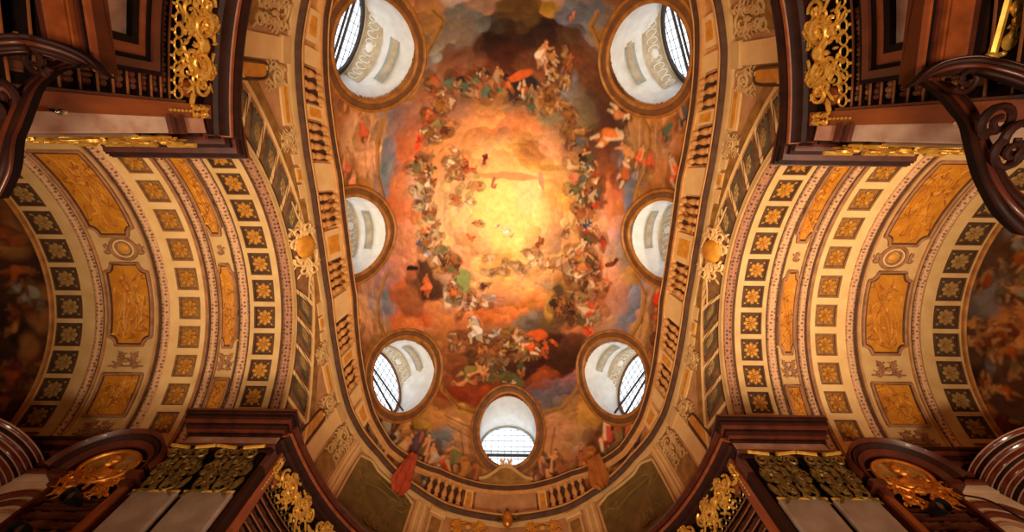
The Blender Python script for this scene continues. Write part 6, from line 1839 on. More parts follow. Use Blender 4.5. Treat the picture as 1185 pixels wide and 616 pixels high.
for (sx, sy, qn) in QUAD:
    A = lambda al: q_ang(sx, sy, al)
    # pilaster strip A
    t = thing('painted_pilaster', 'broad cream pilaster strip beside the %s end of the drum arch' % qn, 'pilaster', S(math.radians(A(31)), 14))
    b = MB(); wall_slab(b, A(29.6), A(32.6), 13.3, under(.35), -.05, .09); b.build('shaft', 'cream', t)
    b = MB(); wall_slab(b, A(29.3), A(32.9), under(.75), under(.3), -.05, .17); b.build('capital', 'cream2', t)
    # panel with rounded ends and volute
    t = thing('spandrel_ornament', 'ochre panel with round ends and a volute in the %s spandrel' % qn, 'ornament', S(math.radians(A(28)), 16))
    b = MB(); wall_slab(b, A(27.3), A(28.9), 14.4, 17.0, -.05, .07); b.build('panel', 'ochre_relief', t)
    ch = chart_wall(math.radians(A(28.1)), 15.7, 1)
    b = MB(); a = np.linspace(0, 2 * PI, 30, endpoint=False); b.tube(ch(.3 * np.sign(np.cos(a)) * np.abs(np.cos(a)) ** .5, 1.35 * np.sign(np.sin(a)) * np.abs(np.sin(a)) ** .5, .08), .05, 5, True); b.build('frame', 'shadow', t)
    b = MB(); ch = chart_wall(math.radians(A(27.6)), 17.55, 1)
    scroll(b, ch, 0, .05, .34, 0, 1.6, .07, .1, 24); acanthus(b, ch, 1.0, 1.0, 5, 1, .04, .08); b.build('volute', 'cream2', t)
    # thin cream strip following the cornice
    t = thing('moulded_strip', 'long cream strip with ochre inset under the cornice, %s' % qn, 'moulding', S(math.radians(A(20)), 18.3))
    b = MB(); wall_slab(b, A(20.8), A(26.6), under(.85), under(.38), -.05, .09, 10, 3); b.build('strip', 'cream', t)
    b = MB(); wall_slab(b, A(21.2), A(26.2), under(.72), under(.52), .0, .12, 10, 3); b.build('inset', 'ochre_relief', t)
    t = thing('moulded_block', 'cream moulded block under the cornice near the arch crown, %s' % qn, 'moulding', S(math.radians(A(14)), 18.9))
    for (a0, a1) in ((9.5, 11.8), (12.2, 14.5), (15, 16.6)):
        b = MB(); wall_slab(b, A(a0), A(a1), under(.62), under(.3), -.05, .1, 4, 3); b.build('block', 'cream', t)
    b = MB(); wall_slab(b, A(12.6), A(14.1), under(.56), under(.36), .0, .13, 4, 3); b.build('inset', 'ochre_relief', t)
    b = MB(); acanthus(b, chart_wall(math.radians(A(18.7)), 18.3, 1), 1.1, .9, 31, 1.2, .045, .09); scroll(b, chart_wall(math.radians(A(18.7)), 18.3), 0, 0, .28, 0, 1.4, .06, .1)
    tag(b.build('fleuron', 'cream2'), 'carved fleuron between the cream strips under the %s cornice' % qn, 'ornament')
    # ochre scroll panel
    t = thing('scroll_panel', 'ochre panel of dark scrolls next to the %s cream pilaster' % qn, 'panel', S(math.radians(A(35.5)), 16))
    b = MB(); wall_slab(b, A(33.4), A(37.4), 13.4, under(.4), -.05, .05); b.build('ground', 'ochre_dull', t)
    b = MB(); ch = chart_wall(math.radians(A(35.4)), 17.0, 1); acanthus(b, ch, 1.3, 1.6, 8, 1.2, .05, .07); scroll(b, ch, .1, .5, .4, 1, 1.4, .06, .08); b.build('scrolls', 'cream2', t)
    if sy < 0: continue
    t = thing('painted_pilaster', 'narrow ribbed cream pilaster framing the %s olive field' % qn, 'pilaster', S(math.radians(A(39)), 14))
    for (a0, a1, o_, mm) in ((37.8, 40.6, .08, 'cream2'), (38.3, 38.9, .13, 'cream'), (39.3, 39.9, .13, 'cream')):
        b = MB(); wall_slab(b, A(a0), A(a1), 13.3, under(.3), -.05, o_); b.build('shaft' if o_ < .1 else 'fillet', mm, t)
    # olive field
    t = thing('olive_panel', 'large olive green scroll panel in a cream frame, %s of the oval' % qn, 'panel', S(math.radians(A(50)), 16))
    top = lambda p: float(np.interp(fold(p), (41, 44.5, 47, 56, 59.8), (17.7, 18.15, 17.95, 17.9, 17.5)))
    b = MB(); wall_slab(b, A(41.2), A(59.8), 13.3, top, -.05, .04, 24, 10); b.build('field', 'olive', t)
    b = MB(); al = np.concatenate([np.full(8, 41.2), np.linspace(41.2, 59.8, 20), np.full(8, 59.8)]); zz = np.concatenate([np.linspace(13.3, 17.6, 8), [top(math.radians(A(x))) for x in np.linspace(41.2, 59.8, 20)], np.linspace(17.5, 13.3, 8)])
    b.tube(np.array([S(math.radians(A(x)), z, .07) for x, z in zip(al, zz)]), .07, 6); b.build('frame', 'cream2', t)
    b = MB(); ch = chart_wall(math.radians(A(50)), 16.3, 1)
    r_ = random.Random(77)
    for i in range(7):
        x, y = r_.uniform(-1.8, 1.8), r_.uniform(-1.2, 1.2)
        if i: sline(b, ch, [(lx_, ly_), ((lx_ + x) / 2 + .3, (ly_ + y) / 2 + .2), (x, y)], .03, .05, 12, 5)
        lx_, ly_ = x, y
        scroll(b, ch, x, y, r_.uniform(.3, .6), r_.uniform(0, 6), 1.1, .035, .05, 16, r_.choice((-1, 1)))
        leaf(b, ch, x, y, r_.uniform(0, 6), .7, .09, .04)
    b.build('scroll_pattern', 'olive_light', t)
    # pilasters by the end window
    t = thing('painted_pilaster', 'cream pilaster between the %s olive field and the end bay' % qn, 'pilaster', S(math.radians(A(62)), 14))
    for (a0, a1, o_, mm) in ((60.6, 64.4, .08, 'cream2'), (61.2, 61.9, .13, 'cream'), (63.0, 63.7, .13, 'cream')):
        b = MB(); wall_slab(b, A(a0), A(a1), 13.3, under(.3), -.05, o_); b.build('shaft' if o_ < .1 else 'fillet', mm, t)
    t = thing('bay_panel', 'small stepped panel with bracket in the end bay, %s' % qn, 'panel', S(math.radians(A(67)), 16.5))
    b = MB(); wall_slab(b, A(65.4), A(70.0), 14, under(.55), -.05, .1); b.build('panel', 'cream2', t)
    b = MB(); wall_slab(b, A(66.2), A(69.2), 14.3, under(.8), .0, .14); b.build('inset', 'ochre_dull', t)
    b = MB(); wall_slab(b, A(65.2), A(70.3), under(.55), under(.25), -.05, .22); b.build('bracket', 'cream', t)
    b = MB(); acanthus(b, chart_wall(math.radians(A(78)), 16.9, 1), 2.2, .8, 41, 1.2, .05, .06)
    tag(b.build('stucco_scrolls', 'ochre_relief'), 'shallow stucco scrolls under the end cornice, %s of the gilded mask' % qn, 'ornament')

# ------------------------------------------------------------------ cornice and rail of the painted gallery
pc_ = np.linspace(-PI, PI, 400, endpoint=False)
def run(zf, dz, off, prof, m, ps=pc_, closed=True):
    P = S(ps, zf(ps) + dz)
    n_ = SN(ps, zf(ps) + dz)
    n_[:, 2] = 0; n_ /= np.linalg.norm(n_, axis=1)[:, None]
    b = MB(); b.sweep(P, n_, np.tile((0, 0, 1.0), (len(ps), 1)), prof, closed, True)
    return trim(b, m)
run(Zb, 0, 0, [(-.1, -.3), (.06, -.28), (.12, -.14), (.12, -.02), (-.1, -.02)], 'cream2')
run(Zb, 0, 0, [(-.1, -.02), (.1, -.02), (.27, .14), (.27, .24), (-.1, .24)], 'shadow')
run(Zb, 0, 0, [(-.1, .24), (.32, .24), (.32, .32), (.15, .42), (-.1, .46)], 'peach')
run(Zi, 0, 0, [(-.15, -.42), (.1, -.42), (.13, -.36), (.13, -.26), (-.15, -.26)], 'peach')
run(Zi, 0, 0, [(-.15, -.26), (.12, -.26), (.22, -.08), (.22, .0), (-.15, .0)], 'shadow')
run(Zi, 0, 0, [(-.15, .0), (.26, .0), (.26, .05), (.1, .12), (-.15, .14)], 'peach')

# balustrade runs and pedestals between them
def att_lo(p): return float(Zb(p)) + .44
def att_hi(p): return float(Zi(p)) - .4
def baluster_run(al0, al1, nb, A, label):
    t = thing('balustrade', label, 'balustrade', S(math.radians(A((al0 + al1) / 2)), att_lo(math.radians(A(al0)))))
    b = MB(); wall_slab(b, A(al0), A(al1), att_lo, att_hi, -.05, .015, 8, 3); b.build('recess', 'shadow', t)
    for i in range(nb):
        a = math.radians(A(al0 + (al1 - al0) * (i + .5) / nb))
        z0, z1 = att_lo(a), att_hi(a)
        p0, p1 = S(a, z0, .16), S(a, z1, .16)
        d = p1 - p0; H = np.linalg.norm(d); az = d / H
        ax = np.cross(az, (0, 0, 1.0)) if abs(az[2]) < .95 else np.cross(az, (1.0, 0, 0)); ax /= np.linalg.norm(ax); ay = np.cross(az, ax)
        b = MB(); R0 = min(.22, .36 * abs(al1 - al0) / nb * .16)
        R0 = .15
        b.lathe(p0, ax, ay, az, [(0, 0), (R0, 0), (R0, .1 * H), (R0 * .55, .14 * H), (R0 * 1.1, .32 * H), (R0 * 1.0, .42 * H), (R0 * .4, .72 * H), (R0 * .75, .8 * H), (R0 * .95, .9 * H), (R0 * .95, H), (0, H)], 10)
        b.build('baluster', 'peach', t)
def ped(al0, al1, A, label, inset=True, m='cream'):
    t = thing('pedestal', label, 'pedestal', S(math.radians(A((al0 + al1) / 2)), att_lo(math.radians(A(al0)))))
    b = MB(); wall_slab(b, A(al0), A(al1), att_lo, att_hi, -.05, .18, 5, 3); b.build('block', m, t)
    if inset:
        k = (al1 - al0) * .2
        b = MB(); wall_slab(b, A(al0 + k), A(al1 - k), lambda p: att_lo(p) + .2, lambda p: att_hi(p) - .2, .0, .21, 4, 3); b.build('inset', 'ochre_relief', t)
for (sx, sy, qn) in QUAD:
    A = lambda al: q_ang(sx, sy, al)
    baluster_run(15.6, 21.8, 4, A, 'short run of ochre balusters nearer the side window, %s' % qn)
    ped(22.1, 24.3, A, 'cream pedestal between two baluster runs, %s' % qn)
    baluster_run(24.6, 29.6, 3, A, 'short run of ochre balusters nearer the kinked corner, %s' % qn)
    ped(29.9, 32.4, A, 'plain cream pedestal at the kinked corner of the %s balustrade' % qn, False)
    ped(10.4, 15.2, A, 'wide blank cream pedestal beside the side window, %s' % qn, False)
    baluster_run(3.4, 10.0, 4, A, 'balusters under the edge of the side window, %s' % qn)
    ped(33.2, 37.6, A, 'ochre panelled pedestal past the kinked corner, %s' % qn)
    if sy > 0:
        baluster_run(61.5, 74.5, 5, A, 'row of balusters in the end bay, %s' % qn)
        ped(75.2, 78.2, A, 'cream pedestal flanking the end panel, %s' % qn)
for sx in (-1, 1):
    A = lambda al: q_ang(sx, 1, al)
    ped(-2.9, 2.9, A, 'small panelled pedestal in the middle of the %s balustrade' % sides[sx])
t = thing('end_panel', 'wide ochre panel with arched top below the end window', 'panel', S(PI / 2, 18.6))
b = MB(); wall_slab(b, 79.0, 101.0, lambda p: att_lo(p), lambda p: att_hi(p), -.05, .1, 12, 3); b.build('lower_panel', 'stone', t)
b = MB(); wall_slab(b, 80.0, 100.0, lambda p: float(Zi(p)) + .15, lambda p: float(Zi(p)) + .3 + .85 * math.exp(-((math.degrees(p) - 90) / 6.5) ** 2), -.05, .12, 20, 3); b.build('upper_panel', 'ochre_dull', t)
b = MB(); b.tube(np.array([S(math.radians(p), float(Zi(math.radians(p))) + .3 + .85 * math.exp(-((p - 90) / 6.5) ** 2), .15) for p in np.linspace(79.5, 100.5, 40)]), .1, 6); b.build('crest', 'cream2', t)
b = MB(); acanthus(b, chart_wall(PI / 2, 20.9, 1), .9, .4, 4, 1, .05, .12); b.build('crest_knot', 'cream', t)
# gilded mask on the end cornice
t = thing('gilded_mask', 'glowing gilded mask bracket at the bottom centre of the end cornice', 'ornament', S(math.radians(89.3), 17.2))
b = MB(); c0 = S(math.radians(89.3), 17.3, .35); b.ell(c0, (.3, 0, 0), (0, .22, .1), (0, -.1, .4), 12, 9); b.build('face', 'gold_orange', t)
b = MB()
ch = chart_wall(math.radians(89.3), 17.3, 1)
for s_ in (-1, 1):
    scroll(b, ch, s_ * .42, .1, .26, 0 if s_ > 0 else PI, 1.3, .07, .25, 16, s_)
    leaf(b, ch, s_ * .3, .3, PI / 2 + s_ * -.6, .5, .1, .3)
leaf(b, ch, 0, .3, PI / 2, .55, .13, .3)
b.build('scrolls', 'gold_dark', t)
b = MB(); b.ell(c0 + np.array([0, -.2, .02]), (.06, 0, 0), (0, .12, 0), (0, 0, .1)); 
for s_ in (-1, 1): b.ell(c0 + np.array([s_ * .11, -.17, .12]), (.05, 0, 0), (0, .06, 0), (0, 0, .03))
b.build('features', 'gold', t)

# ------------------------------------------------------------------ cloth hung over the cornice
def hung_cloth(name, label, psi_deg, z1, z0, w0, w1, m, seed):
    b = MB(); ch = chart_wall(math.radians(psi_deg), 18.0, 1); r_ = random.Random(seed)
    G = []
    for i in range(22):
        t = i / 21
        w = (w0 + (w1 - w0) * t ** .7) * (1 - .75 * max(0, t - .75) / .25 * .8)
        row = []
        for j in range(22):
            s = j / 21 - .5
            fold_ = .1 * math.sin(s * 16 + t * 2.5) * (.4 + t) + .05 * math.sin(s * 31 + t * 5)
            row.append(ch(s * w + .1 * math.sin(t * 3), z1 - 18.0 + (z0 - z1) * t - .25 * abs(s) * t, (.5 - .12 * t + .6 * fold_)))
        G.append(row)
    b.grid(np.array(G))
    o = b.build(name, m)
    o.data.materials[0].use_backface_culling = False
    tag(o, label, 'drapery')
hung_cloth('red_drapery', 'long red cloth hanging over the cornice onto the lower left olive panel', 126.0, 20.0, 17.3, .5, 1.5, 'red_cloth', 1)
hung_cloth('orange_drapery', 'orange brown cloth spilling over the cornice above the lower right olive panel', 55.5, 20.1, 18.2, .9, 1.5, 'orange_cloth', 2)

# ------------------------------------------------------------------ lunette paintings on the end walls
for sx in (-1, 1):
    sd = sides[sx]
    na, nr = 200, 110
    X_ = sx * 20.38
    aa = np.linspace(-1.5, 1.5, na); rr = np.linspace(0.02, 1.0, nr)
    G = np.array([[(X_, VR * r * math.sin(a), VC + VZ * r * math.cos(a)) for r in rr] for a in aa])
    b = MB(); b.grid(G)
    o = b.build('lunette_painting', 'paint', smooth=False)
    tag(o, 'half round painting of drifting clouds and figures on the %s end wall' % sd, 'painting')
    c2 = Canvas(G.reshape(-1, 3), (70, 42, 28) if sx < 0 else (92, 62, 42))
    r_ = random.Random(60 + sx)
    pal = ['6e3a1e', '3a2216', '8a5226', '5a3828', 'a06a38', '2c1c16'] if sx < 0 else ['b87238', '6a5a50', 'c88a48', '5a3420', '7a6c64', '94602e', '3a241a']
    for i in range(46):
        c = (X_, r_.uniform(-6, 6), r_.uniform(13, 17.8)); L = r_.uniform(.35, 1.2)
        c2.blob(c, (0, L, r_.uniform(-.3, .3)), (0, r_.uniform(-.2, .2), L * r_.uniform(.35, .7)), r_.choice(pal), .35)
    for i in range(64):
        c = (X_, r_.uniform(-4.5, 6), r_.uniform(13.2, 17.5)); a = r_.uniform(-2, 2); L = r_.uniform(.7, 1.4)
        c2.figure(c, (0, L * math.sin(a), L * math.cos(a)), r_.choice([(150, 70, 30), (120, 100, 60), (190, 130, 60), (150, 140, 120), (110, 50, 30), (180, 90, 30)]), 'd89a5c' if sx > 0 else 'a06434', i)
    if sx < 0: c2.C *= .8
    paint_object(o, c2)

# ------------------------------------------------------------------ piers, pilasters and entablatures of the nave
def capital(t, ch, w, hgt, seed, m='gold_dark', proj=.16):
    """leafy gilded capital: leaves as one carved mass, volutes, abacus"""
    b = MB()
    r_ = random.Random(seed)
    c3 = lambda x, y, h=0.0: ch(x, np.asarray(y) + hgt * .48, h)
    acanthus(b, c3, w * 1.02, hgt * .92, seed, 1.5, w * .042, proj)
    for row in range(2):
        for i in range(4):
            x = (-.5 + (i + .5) / 4) * w + r_.uniform(-.05, .05) * w
            y = hgt * (.03 + .3 * row)
            leaf(b, ch, x, y, PI / 2 + r_.uniform(-.35, .35), hgt * .3, w * .085, proj * .7)
            leaf(b, ch, x, y + hgt * .24, PI / 2 + r_.uniform(-1.2, 1.2), hgt * .13, w * .07, proj * 1.5)
    for i in range(22):
        leaf(b, ch, r_.uniform(-.48, .48) * w, r_.uniform(.08, .85) * hgt, r_.uniform(0, 6.3), r_.uniform(.1, .2), r_.uniform(.03, .055), proj * r_.uniform(.6, 1.6))
    for s_ in (-1, 1):
        scroll(b, ch, s_ * w * .34, hgt * .8, w * .15, 0 if s_ < 0 else PI, 1.5, w * .035, proj * 1.6, 18, -s_)
    b.build('acanthus_leaves', m, t)
    for s_ in (-1, 1):
        b = MB(); sline(b, ch, [(s_ * w * .55, hgt * .99), (s_ * w * .1, hgt * .93)], .06, proj * 2.0, 5, 6); b.build('gilt_rod', 'gold', t)
    b = MB(); sline(b, ch, [(-w * .52, 0), (w * .52, 0)], .04, .08, 5, 6); b.build('gilt_rod', 'gold', t)
for (sx, sy, qn) in QUAD:
    lo = sy > 0
    b = MB(); b.abox(min(sx * 8.1, sx * 11.5), max(sx * 8.1, sx * 11.5), min(sy * 5.3, sy * 7.2), max(sy * 5.3, sy * 7.2), 0, 13.0)
    struct(b.build('wall_pier', 'wood_black', smooth=False))
    def face(xc): return chart_flat((sx * xc, sy * 5.28, 0), (sx, 0, 0), (0, 0, 1), (0, -sy, 0))
    for (x0, x1, nm_) in ((8.3, 9.76, 'inner'), (9.96, 11.32, 'outer')):
        xc = (x0 + x1) / 2; w = x1 - x0
        t = thing('pilaster', '%s grey marble pilaster with leafy gilded capital on the %s pier' % ('inner' if nm_ == 'inner' else 'outer', qn), 'pilaster', (sx * xc, sy * 5.28, 0))
        b = MB(); b.box((sx * xc, sy * 5.24, 5.45), (w / 2, 0, 0), (0, 0, 5.3), (0, -sy * .09, 0), .06); b.build('shaft', 'marble', t, smooth=False)
        b = MB(); b.box((sx * xc, sy * 5.26, 11.55), (w / 2, 0, 0), (0, 0, .85), (0, -sy * .05, 0)); b.build('capital_bell', 'wood_black', t, smooth=False)
        ch = face(xc); c2 = lambda x, y, h=0.0, ch=ch: ch(x, np.asarray(y) + 10.75, np.asarray(h) + .05)
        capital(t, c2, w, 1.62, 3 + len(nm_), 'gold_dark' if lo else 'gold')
    # side pilaster turned to the oval
    t = thing('pilaster', ('slim shade-darkened pilaster on the corner of the %s pier beside the bookcase' if lo else 'slim light-brightened marble pilaster on the corner of the %s pier beside the bookcase') % qn, 'pilaster', (sx * 8.08, sy * 5.42, 0))
    b = MB(); b.box((sx * 8.1, sy * 5.42, 5.9), (0, .2, 0), (0, 0, 5.9), (-sx * .1, 0, 0), .04); b.build('shaft', 'wood' if lo else 'marble_lit', t, smooth=False)  # dark wood on the lower ones stands for shade, bright marble above for light
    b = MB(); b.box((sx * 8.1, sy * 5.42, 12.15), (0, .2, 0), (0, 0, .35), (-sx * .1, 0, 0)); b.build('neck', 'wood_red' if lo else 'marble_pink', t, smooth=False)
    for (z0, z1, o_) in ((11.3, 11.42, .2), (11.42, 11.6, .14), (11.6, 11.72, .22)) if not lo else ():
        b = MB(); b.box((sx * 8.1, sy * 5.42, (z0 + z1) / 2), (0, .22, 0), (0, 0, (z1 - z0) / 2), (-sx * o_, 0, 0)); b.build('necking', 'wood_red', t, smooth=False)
    # entablature over the pier: stacked mouldings
    t = thing('entablature', 'dark wooden entablature with pink frieze on the %s pier' % qn, 'entablature', (sx * 9.8, sy * 5.3, 12.4))
    def tier(z0, z1, pr, m, name):
        b = MB()
        xa, xb = sx * (8.15 - pr * .55), sx * (11.35 + pr * .6)
        ya, yb = sy * (5.22 - pr), sy * 6.34
        b.abox(min(xa, xb), max(xa, xb), min(ya, yb), max(ya, yb), z0, z1); b.build(name, m, t, smooth=False)
    for q in ((12.38, 12.5, .1, 'wood', 'architrave'), (12.5, 12.62, .16, 'wood_red', 'architrave'), (12.62, 13.02, .06, 'marble_pink', 'frieze'), (13.02, 13.12, .16, 'wood', 'bed_mould'), (13.12, 13.22, .3, 'wood_red', 'bed_mould'), (13.22, 13.34, .4, 'wood', 'bed_mould'), (13.34, 13.42, .56, 'wood_red', 'corona'), (13.42, 13.56, .62, 'wood', 'corona'), (13.56, 13.66, .7, 'wood', 'cornice_lip'), (13.66, 13.72, .74, 'wood_red', 'cornice_lip')):
        tier(*q)

# ------------------------------------------------------------------ curved bookcases of the oval
BA, BB = 8.45, 13.0
def OV(d, a=BA, b=BB):
    d = np.asarray(d, float)
    return a * (1 - np.clip(np.abs(d / b), 0, .9995) ** NE) ** (1 / NE)
_dd = np.linspace(0, 12.9, 3000)
_xx = OV(_dd)
_arc = np.concatenate([[0], np.cumsum(np.hypot(np.diff(_dd), np.diff(_xx)))])
_arc -= np.interp(5.3, _dd, _arc)
def oval_pt(s, z, h, sx, sy):
    """s: run along the oval from the pier corner, z height, h distance into the room"""
    s, z, h = np.broadcast_arrays(np.asarray(s, float), np.asarray(z, float), np.asarray(h, float))
    d = np.interp(s, _arc, _dd); x = OV(d)
    e = .02
    tx, td = OV(d + e) - OV(d - e), 2 * e
    L = np.hypot(tx, td)
    nx, nd = -td / L, tx / L      # towards the room
    return np.stack([sx * (x + nx * h), sy * (d + nd * h), z], -1)
def oval_slab(b, s0, s1, z0, z1, h0, h1, sx, sy, n=None):
    n = n or max(2, int((s1 - s0) / .35) + 2)
    ss = np.linspace(s0, s1, n)
    P = np.array([[oval_pt(s, z, h, sx, sy) for (z, h) in ((z0, h0), (z0, h1), (z1, h1), (z1, h0))] for s in ss])
    bb = b.n
    b.grid(P, False, True)
    b.f.append(tuple(bb + i for i in range(4))[::-1]); b.f.append(tuple(bb + (n - 1) * 4 + i for i in range(4)))
def oval_run(prof, s0, s1, sx, sy, n=50):
    ss = np.linspace(s0, s1, n)
    b = MB(); P = np.array([[oval_pt(s, z, h, sx, sy) for (h, z) in prof] for s in ss]); bb = b.n
    b.grid(P, False, True); k = len(prof)
    b.f.append(tuple(range(k))[::-1]); b.f.append(tuple((n - 1) * k + i for i in range(k)))
    return b
SHELF = [7.2, 7.62, 8.04, 8.46, 8.86, 9.22, 9.58, 9.92, 10.24, 10.56, 10.86, 11.14, 11.4, 11.64]
S_END = 8.6
for (sx, sy, qn) in QUAD:
    lo = sy > 0
    t = thing('bookcase', 'tall curved walnut bookcase with gilded crest, %s of the oval' % qn, 'bookcase', oval_pt(3, 0, 0, sx, sy))
    b = MB(); oval_slab(b, .3, S_END, 0, 12.9, -.75, -.5, sx, sy); b.build('back_panel', 'wood_black', t)
    b = MB(); oval_slab(b, .3, .64, 0, 12.75, -.6, .12, sx, sy, 3); b.build('corner_post', 'wood_orange', t)
    b = MB(); oval_slab(b, .64, .7, 0, 11.95, -.4, .08, sx, sy, 3); b.build('post_bead', 'wood_red', t)
    for s_ in (3.55, 6.3):
        b = MB(); oval_slab(b, s_, s_ + .16, 0, 11.9, -.5, .05, sx, sy, 3); b.build('upright', 'wood', t)
    for z in SHELF:
        b = MB(); oval_slab(b, .7, S_END, z - .03, z, -.55, -.06, sx, sy); b.build('shelf', 'wood_black', t)
        b = MB(); oval_slab(b, .7, S_END, z - .024, z + .002, -.06, -.03, sx, sy); b.build('shelf_edge', 'wood_edge', t)
    b = MB(); oval_slab(b, .64, S_END, 11.88, 12.85, -.5, -.02, sx, sy); b.build('frieze_board', 'wood_black', t)
    # cornice
    b = oval_run([(-.6, 12.7), (.06, 12.7), (.1, 12.85), (.2, 12.9), (.22, 13.0), (.34, 13.1), (.36, 13.3), (-.6, 13.3)], -.12, S_END + .3, sx, sy); b.build('cornice', 'wood', t)
    b = oval_run([(-.4, 13.05), (.26, 13.05), (.37, 13.14), (.38, 13.22), (-.4, 13.22)], -.15, S_END + .3, sx, sy); b.build('cornice_band', 'wood_orange', t)
    b = oval_run([(-.6, 13.3), (.40, 13.3), (.46, 13.42), (.44, 13.5), (-1.0, 13.5)], -.2, S_END + .3, sx, sy); b.build('cornice_lip', 'wood_red' if lo else 'wood', t)
    # gilded crest: scroll cartouches and a lace fringe
    for ci, sc in enumerate((2.05, 4.75, 7.4)):
        ch = lambda x, y, h=0.0, sc=sc: oval_pt(sc + np.asarray(x), 12.33 + np.asarray(y), np.asarray(h) + .02, sx, sy)
        b = MB(); acanthus(b, ch, 2.35, 1.0, 13 + ci, 2.2, .045, .1)
        for s_ in (-1, 1):
            scroll(b, ch, s_ * .45, 0, .34, 0 if s_ > 0 else PI, 1.4, .07, .12, 20, s_)
            scroll(b, ch, s_ * .95, .1, .26, PI / 2, 1.3, .055, .1, 16, -s_)
            leaf(b, ch, s_ * .3, .1, PI / 2 - s_ * .5, .45, .1, .12); leaf(b, ch, s_ * 1.1, -.15, -s_ * .3 + (0 if s_ > 0 else PI), .4, .08, .1)
        for q in range(7): leaf(b, ch, 0, .0, q * PI / 3 + .3, .3, .07, .14)
        for q in range(26): leaf(b, ch, random.uniform(-1.1, 1.1), random.uniform(-.4, .4), random.uniform(0, 6.3), random.uniform(.12, .26), random.uniform(.03, .06), random.uniform(.06, .16))
        b.build('gilded_cartouche', 'gold', t)
    b = MB()
    ch = lambda x, y, h=0.0: oval_pt(np.asarray(x), np.asarray(y), np.asarray(h) + .02, sx, sy)
    s_ = .85
    i = 0
    while s_ < S_END - .3:
        a = np.linspace(0, 2 * PI, 9, endpoint=False)
        b.tube(ch(s_ + .13 * np.cos(a), 11.78 + .12 * np.sin(a), .02), .026, 4, True)
        leaf(b, ch, s_, 11.68, -PI / 2, .16, .04, .03)
        leaf(b, ch, s_ + .13, 11.9, PI / 2, .2, .04, .04)
        s_ += .27; i += 1
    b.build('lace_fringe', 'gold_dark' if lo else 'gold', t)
    b = MB(); ch = lambda x, y, h=0.0: oval_pt(.47 + np.asarray(x), 12.3 + np.asarray(y), np.asarray(h) + .14, sx, sy)
    acanthus(b, ch, .36, .5, 9, .8, .03, .02); 
    for q in range(6): leaf(b, ch, 0, -.35 - q * .12, PI / 2, .1, .04, .0)
    b.build('post_bracket', 'gold', t)
    b = MB(); c0 = oval_pt(.98, 12.2, .0, sx, sy); b.ell(c0, oval_pt(1.2, 12.2, 0, sx, sy) - c0, np.array((0, 0, .4)), oval_pt(.98, 12.2, .08, sx, sy) - c0, 12, 8); b.build('veneer_boss', 'wood_orange', t)
    # little silver lamp on the post
    pz = 8.85 if not lo else 9.55
    c0 = oval_pt(.33, pz, .16, sx, sy)
    t = thing('wall_lamp', 'tiny silver lamp on the orange bookcase post, %s' % qn, 'lamp', c0)
    n_ = oval_pt(.33, pz, .3, sx, sy) - c0; n_ /= np.linalg.norm(n_)
    b = MB(); b.tube([c0 - n_ * .06, c0 + n_ * .1], .03, 6); b.build('arm', 'black', t)
    b = MB(); b.ell(c0 + n_ * .14, n_ * .06, np.array((0, 0, .11)), np.cross(n_, (0, 0, 1)) * .06, 8, 6); b.build('head', 'silver', t)

# framed marble panels on the two upper bookcases
for sx in (-1, 1):
    qn = 'upper left' if sx < 0 else 'upper right'
    t = thing('wall_panel', 'framed veined marble panel on the %s bookcase' % qn, 'panel', oval_pt(2.6, 9.5, .1, sx, -1))
    b = MB(); oval_slab(b, 1.86, 3.4, 9.05, 10.38, .02, .12, sx, -1); b.build('marble_slab', 'marble_lit', t)
    for (k0, k1, h, m) in ((.0, .14, .24, 'wood_black'), (.14, .34, .2, 'wood_orange'), (.34, .42, .24, 'wood_black'), (.42, .58, .3, 'wood_red'), (.58, .68, .26, 'wood_black')):
        b = MB()
        oval_slab(b, 1.86 - k1, 1.86 - k0, 9.05, 10.38 + k1, -.05, h, sx, -1, 3)
        oval_slab(b, 1.86 - k0, 3.4 + k0, 10.38 + k0, 10.38 + k1, -.05, h, sx, -1)
        oval_slab(b, 3.4 + k0, 3.4 + k1, 9.05, 10.38 + k1, -.05, h, sx, -1, 3)
        b.build('frame_moulding', m, t)

# books: copies of three bindings; the nearest rows one by one, the rest as rows
def book_proto(m, seed):
    b = MB(); r_ = random.Random(seed)
    w, h, dp = .05, .15, .13
    b.box((0, 0, 0), (w * .86, 0, 0), (0, h * .97, 0), (0, 0, dp * .97))
    # rounded spine with raised bands
    pr = [(w * math.sin(a), dp * .9 + .05 * math.cos(a)) for a in np.linspace(-PI / 2, PI / 2, 7)]
    ys = [-h, -h * .72, -h * .7, -h * .66, -h * .64, -h * .3, -h * .28, -h * .24, -h * .22, .22 * h, .24 * h, .28 * h, .3 * h, h * .64, h * .66, h * .7, h * .72, h]
    G = []
    for i, y in enumerate(ys):
        k = 1.12 if i in (2, 3, 6, 7, 10, 11, 14, 15) else 1.0
        G.append([(x * k, y, z + (.012 if k > 1 else 0)) for x, z in pr])
    b.grid(G)
    return b.build('book', m, origin=(0, 0, 0))
bk = [book_proto(m, i) for i, m in enumerate(('leather', 'leather2', 'leather3'))]
used = [False] * 3
NB = 0
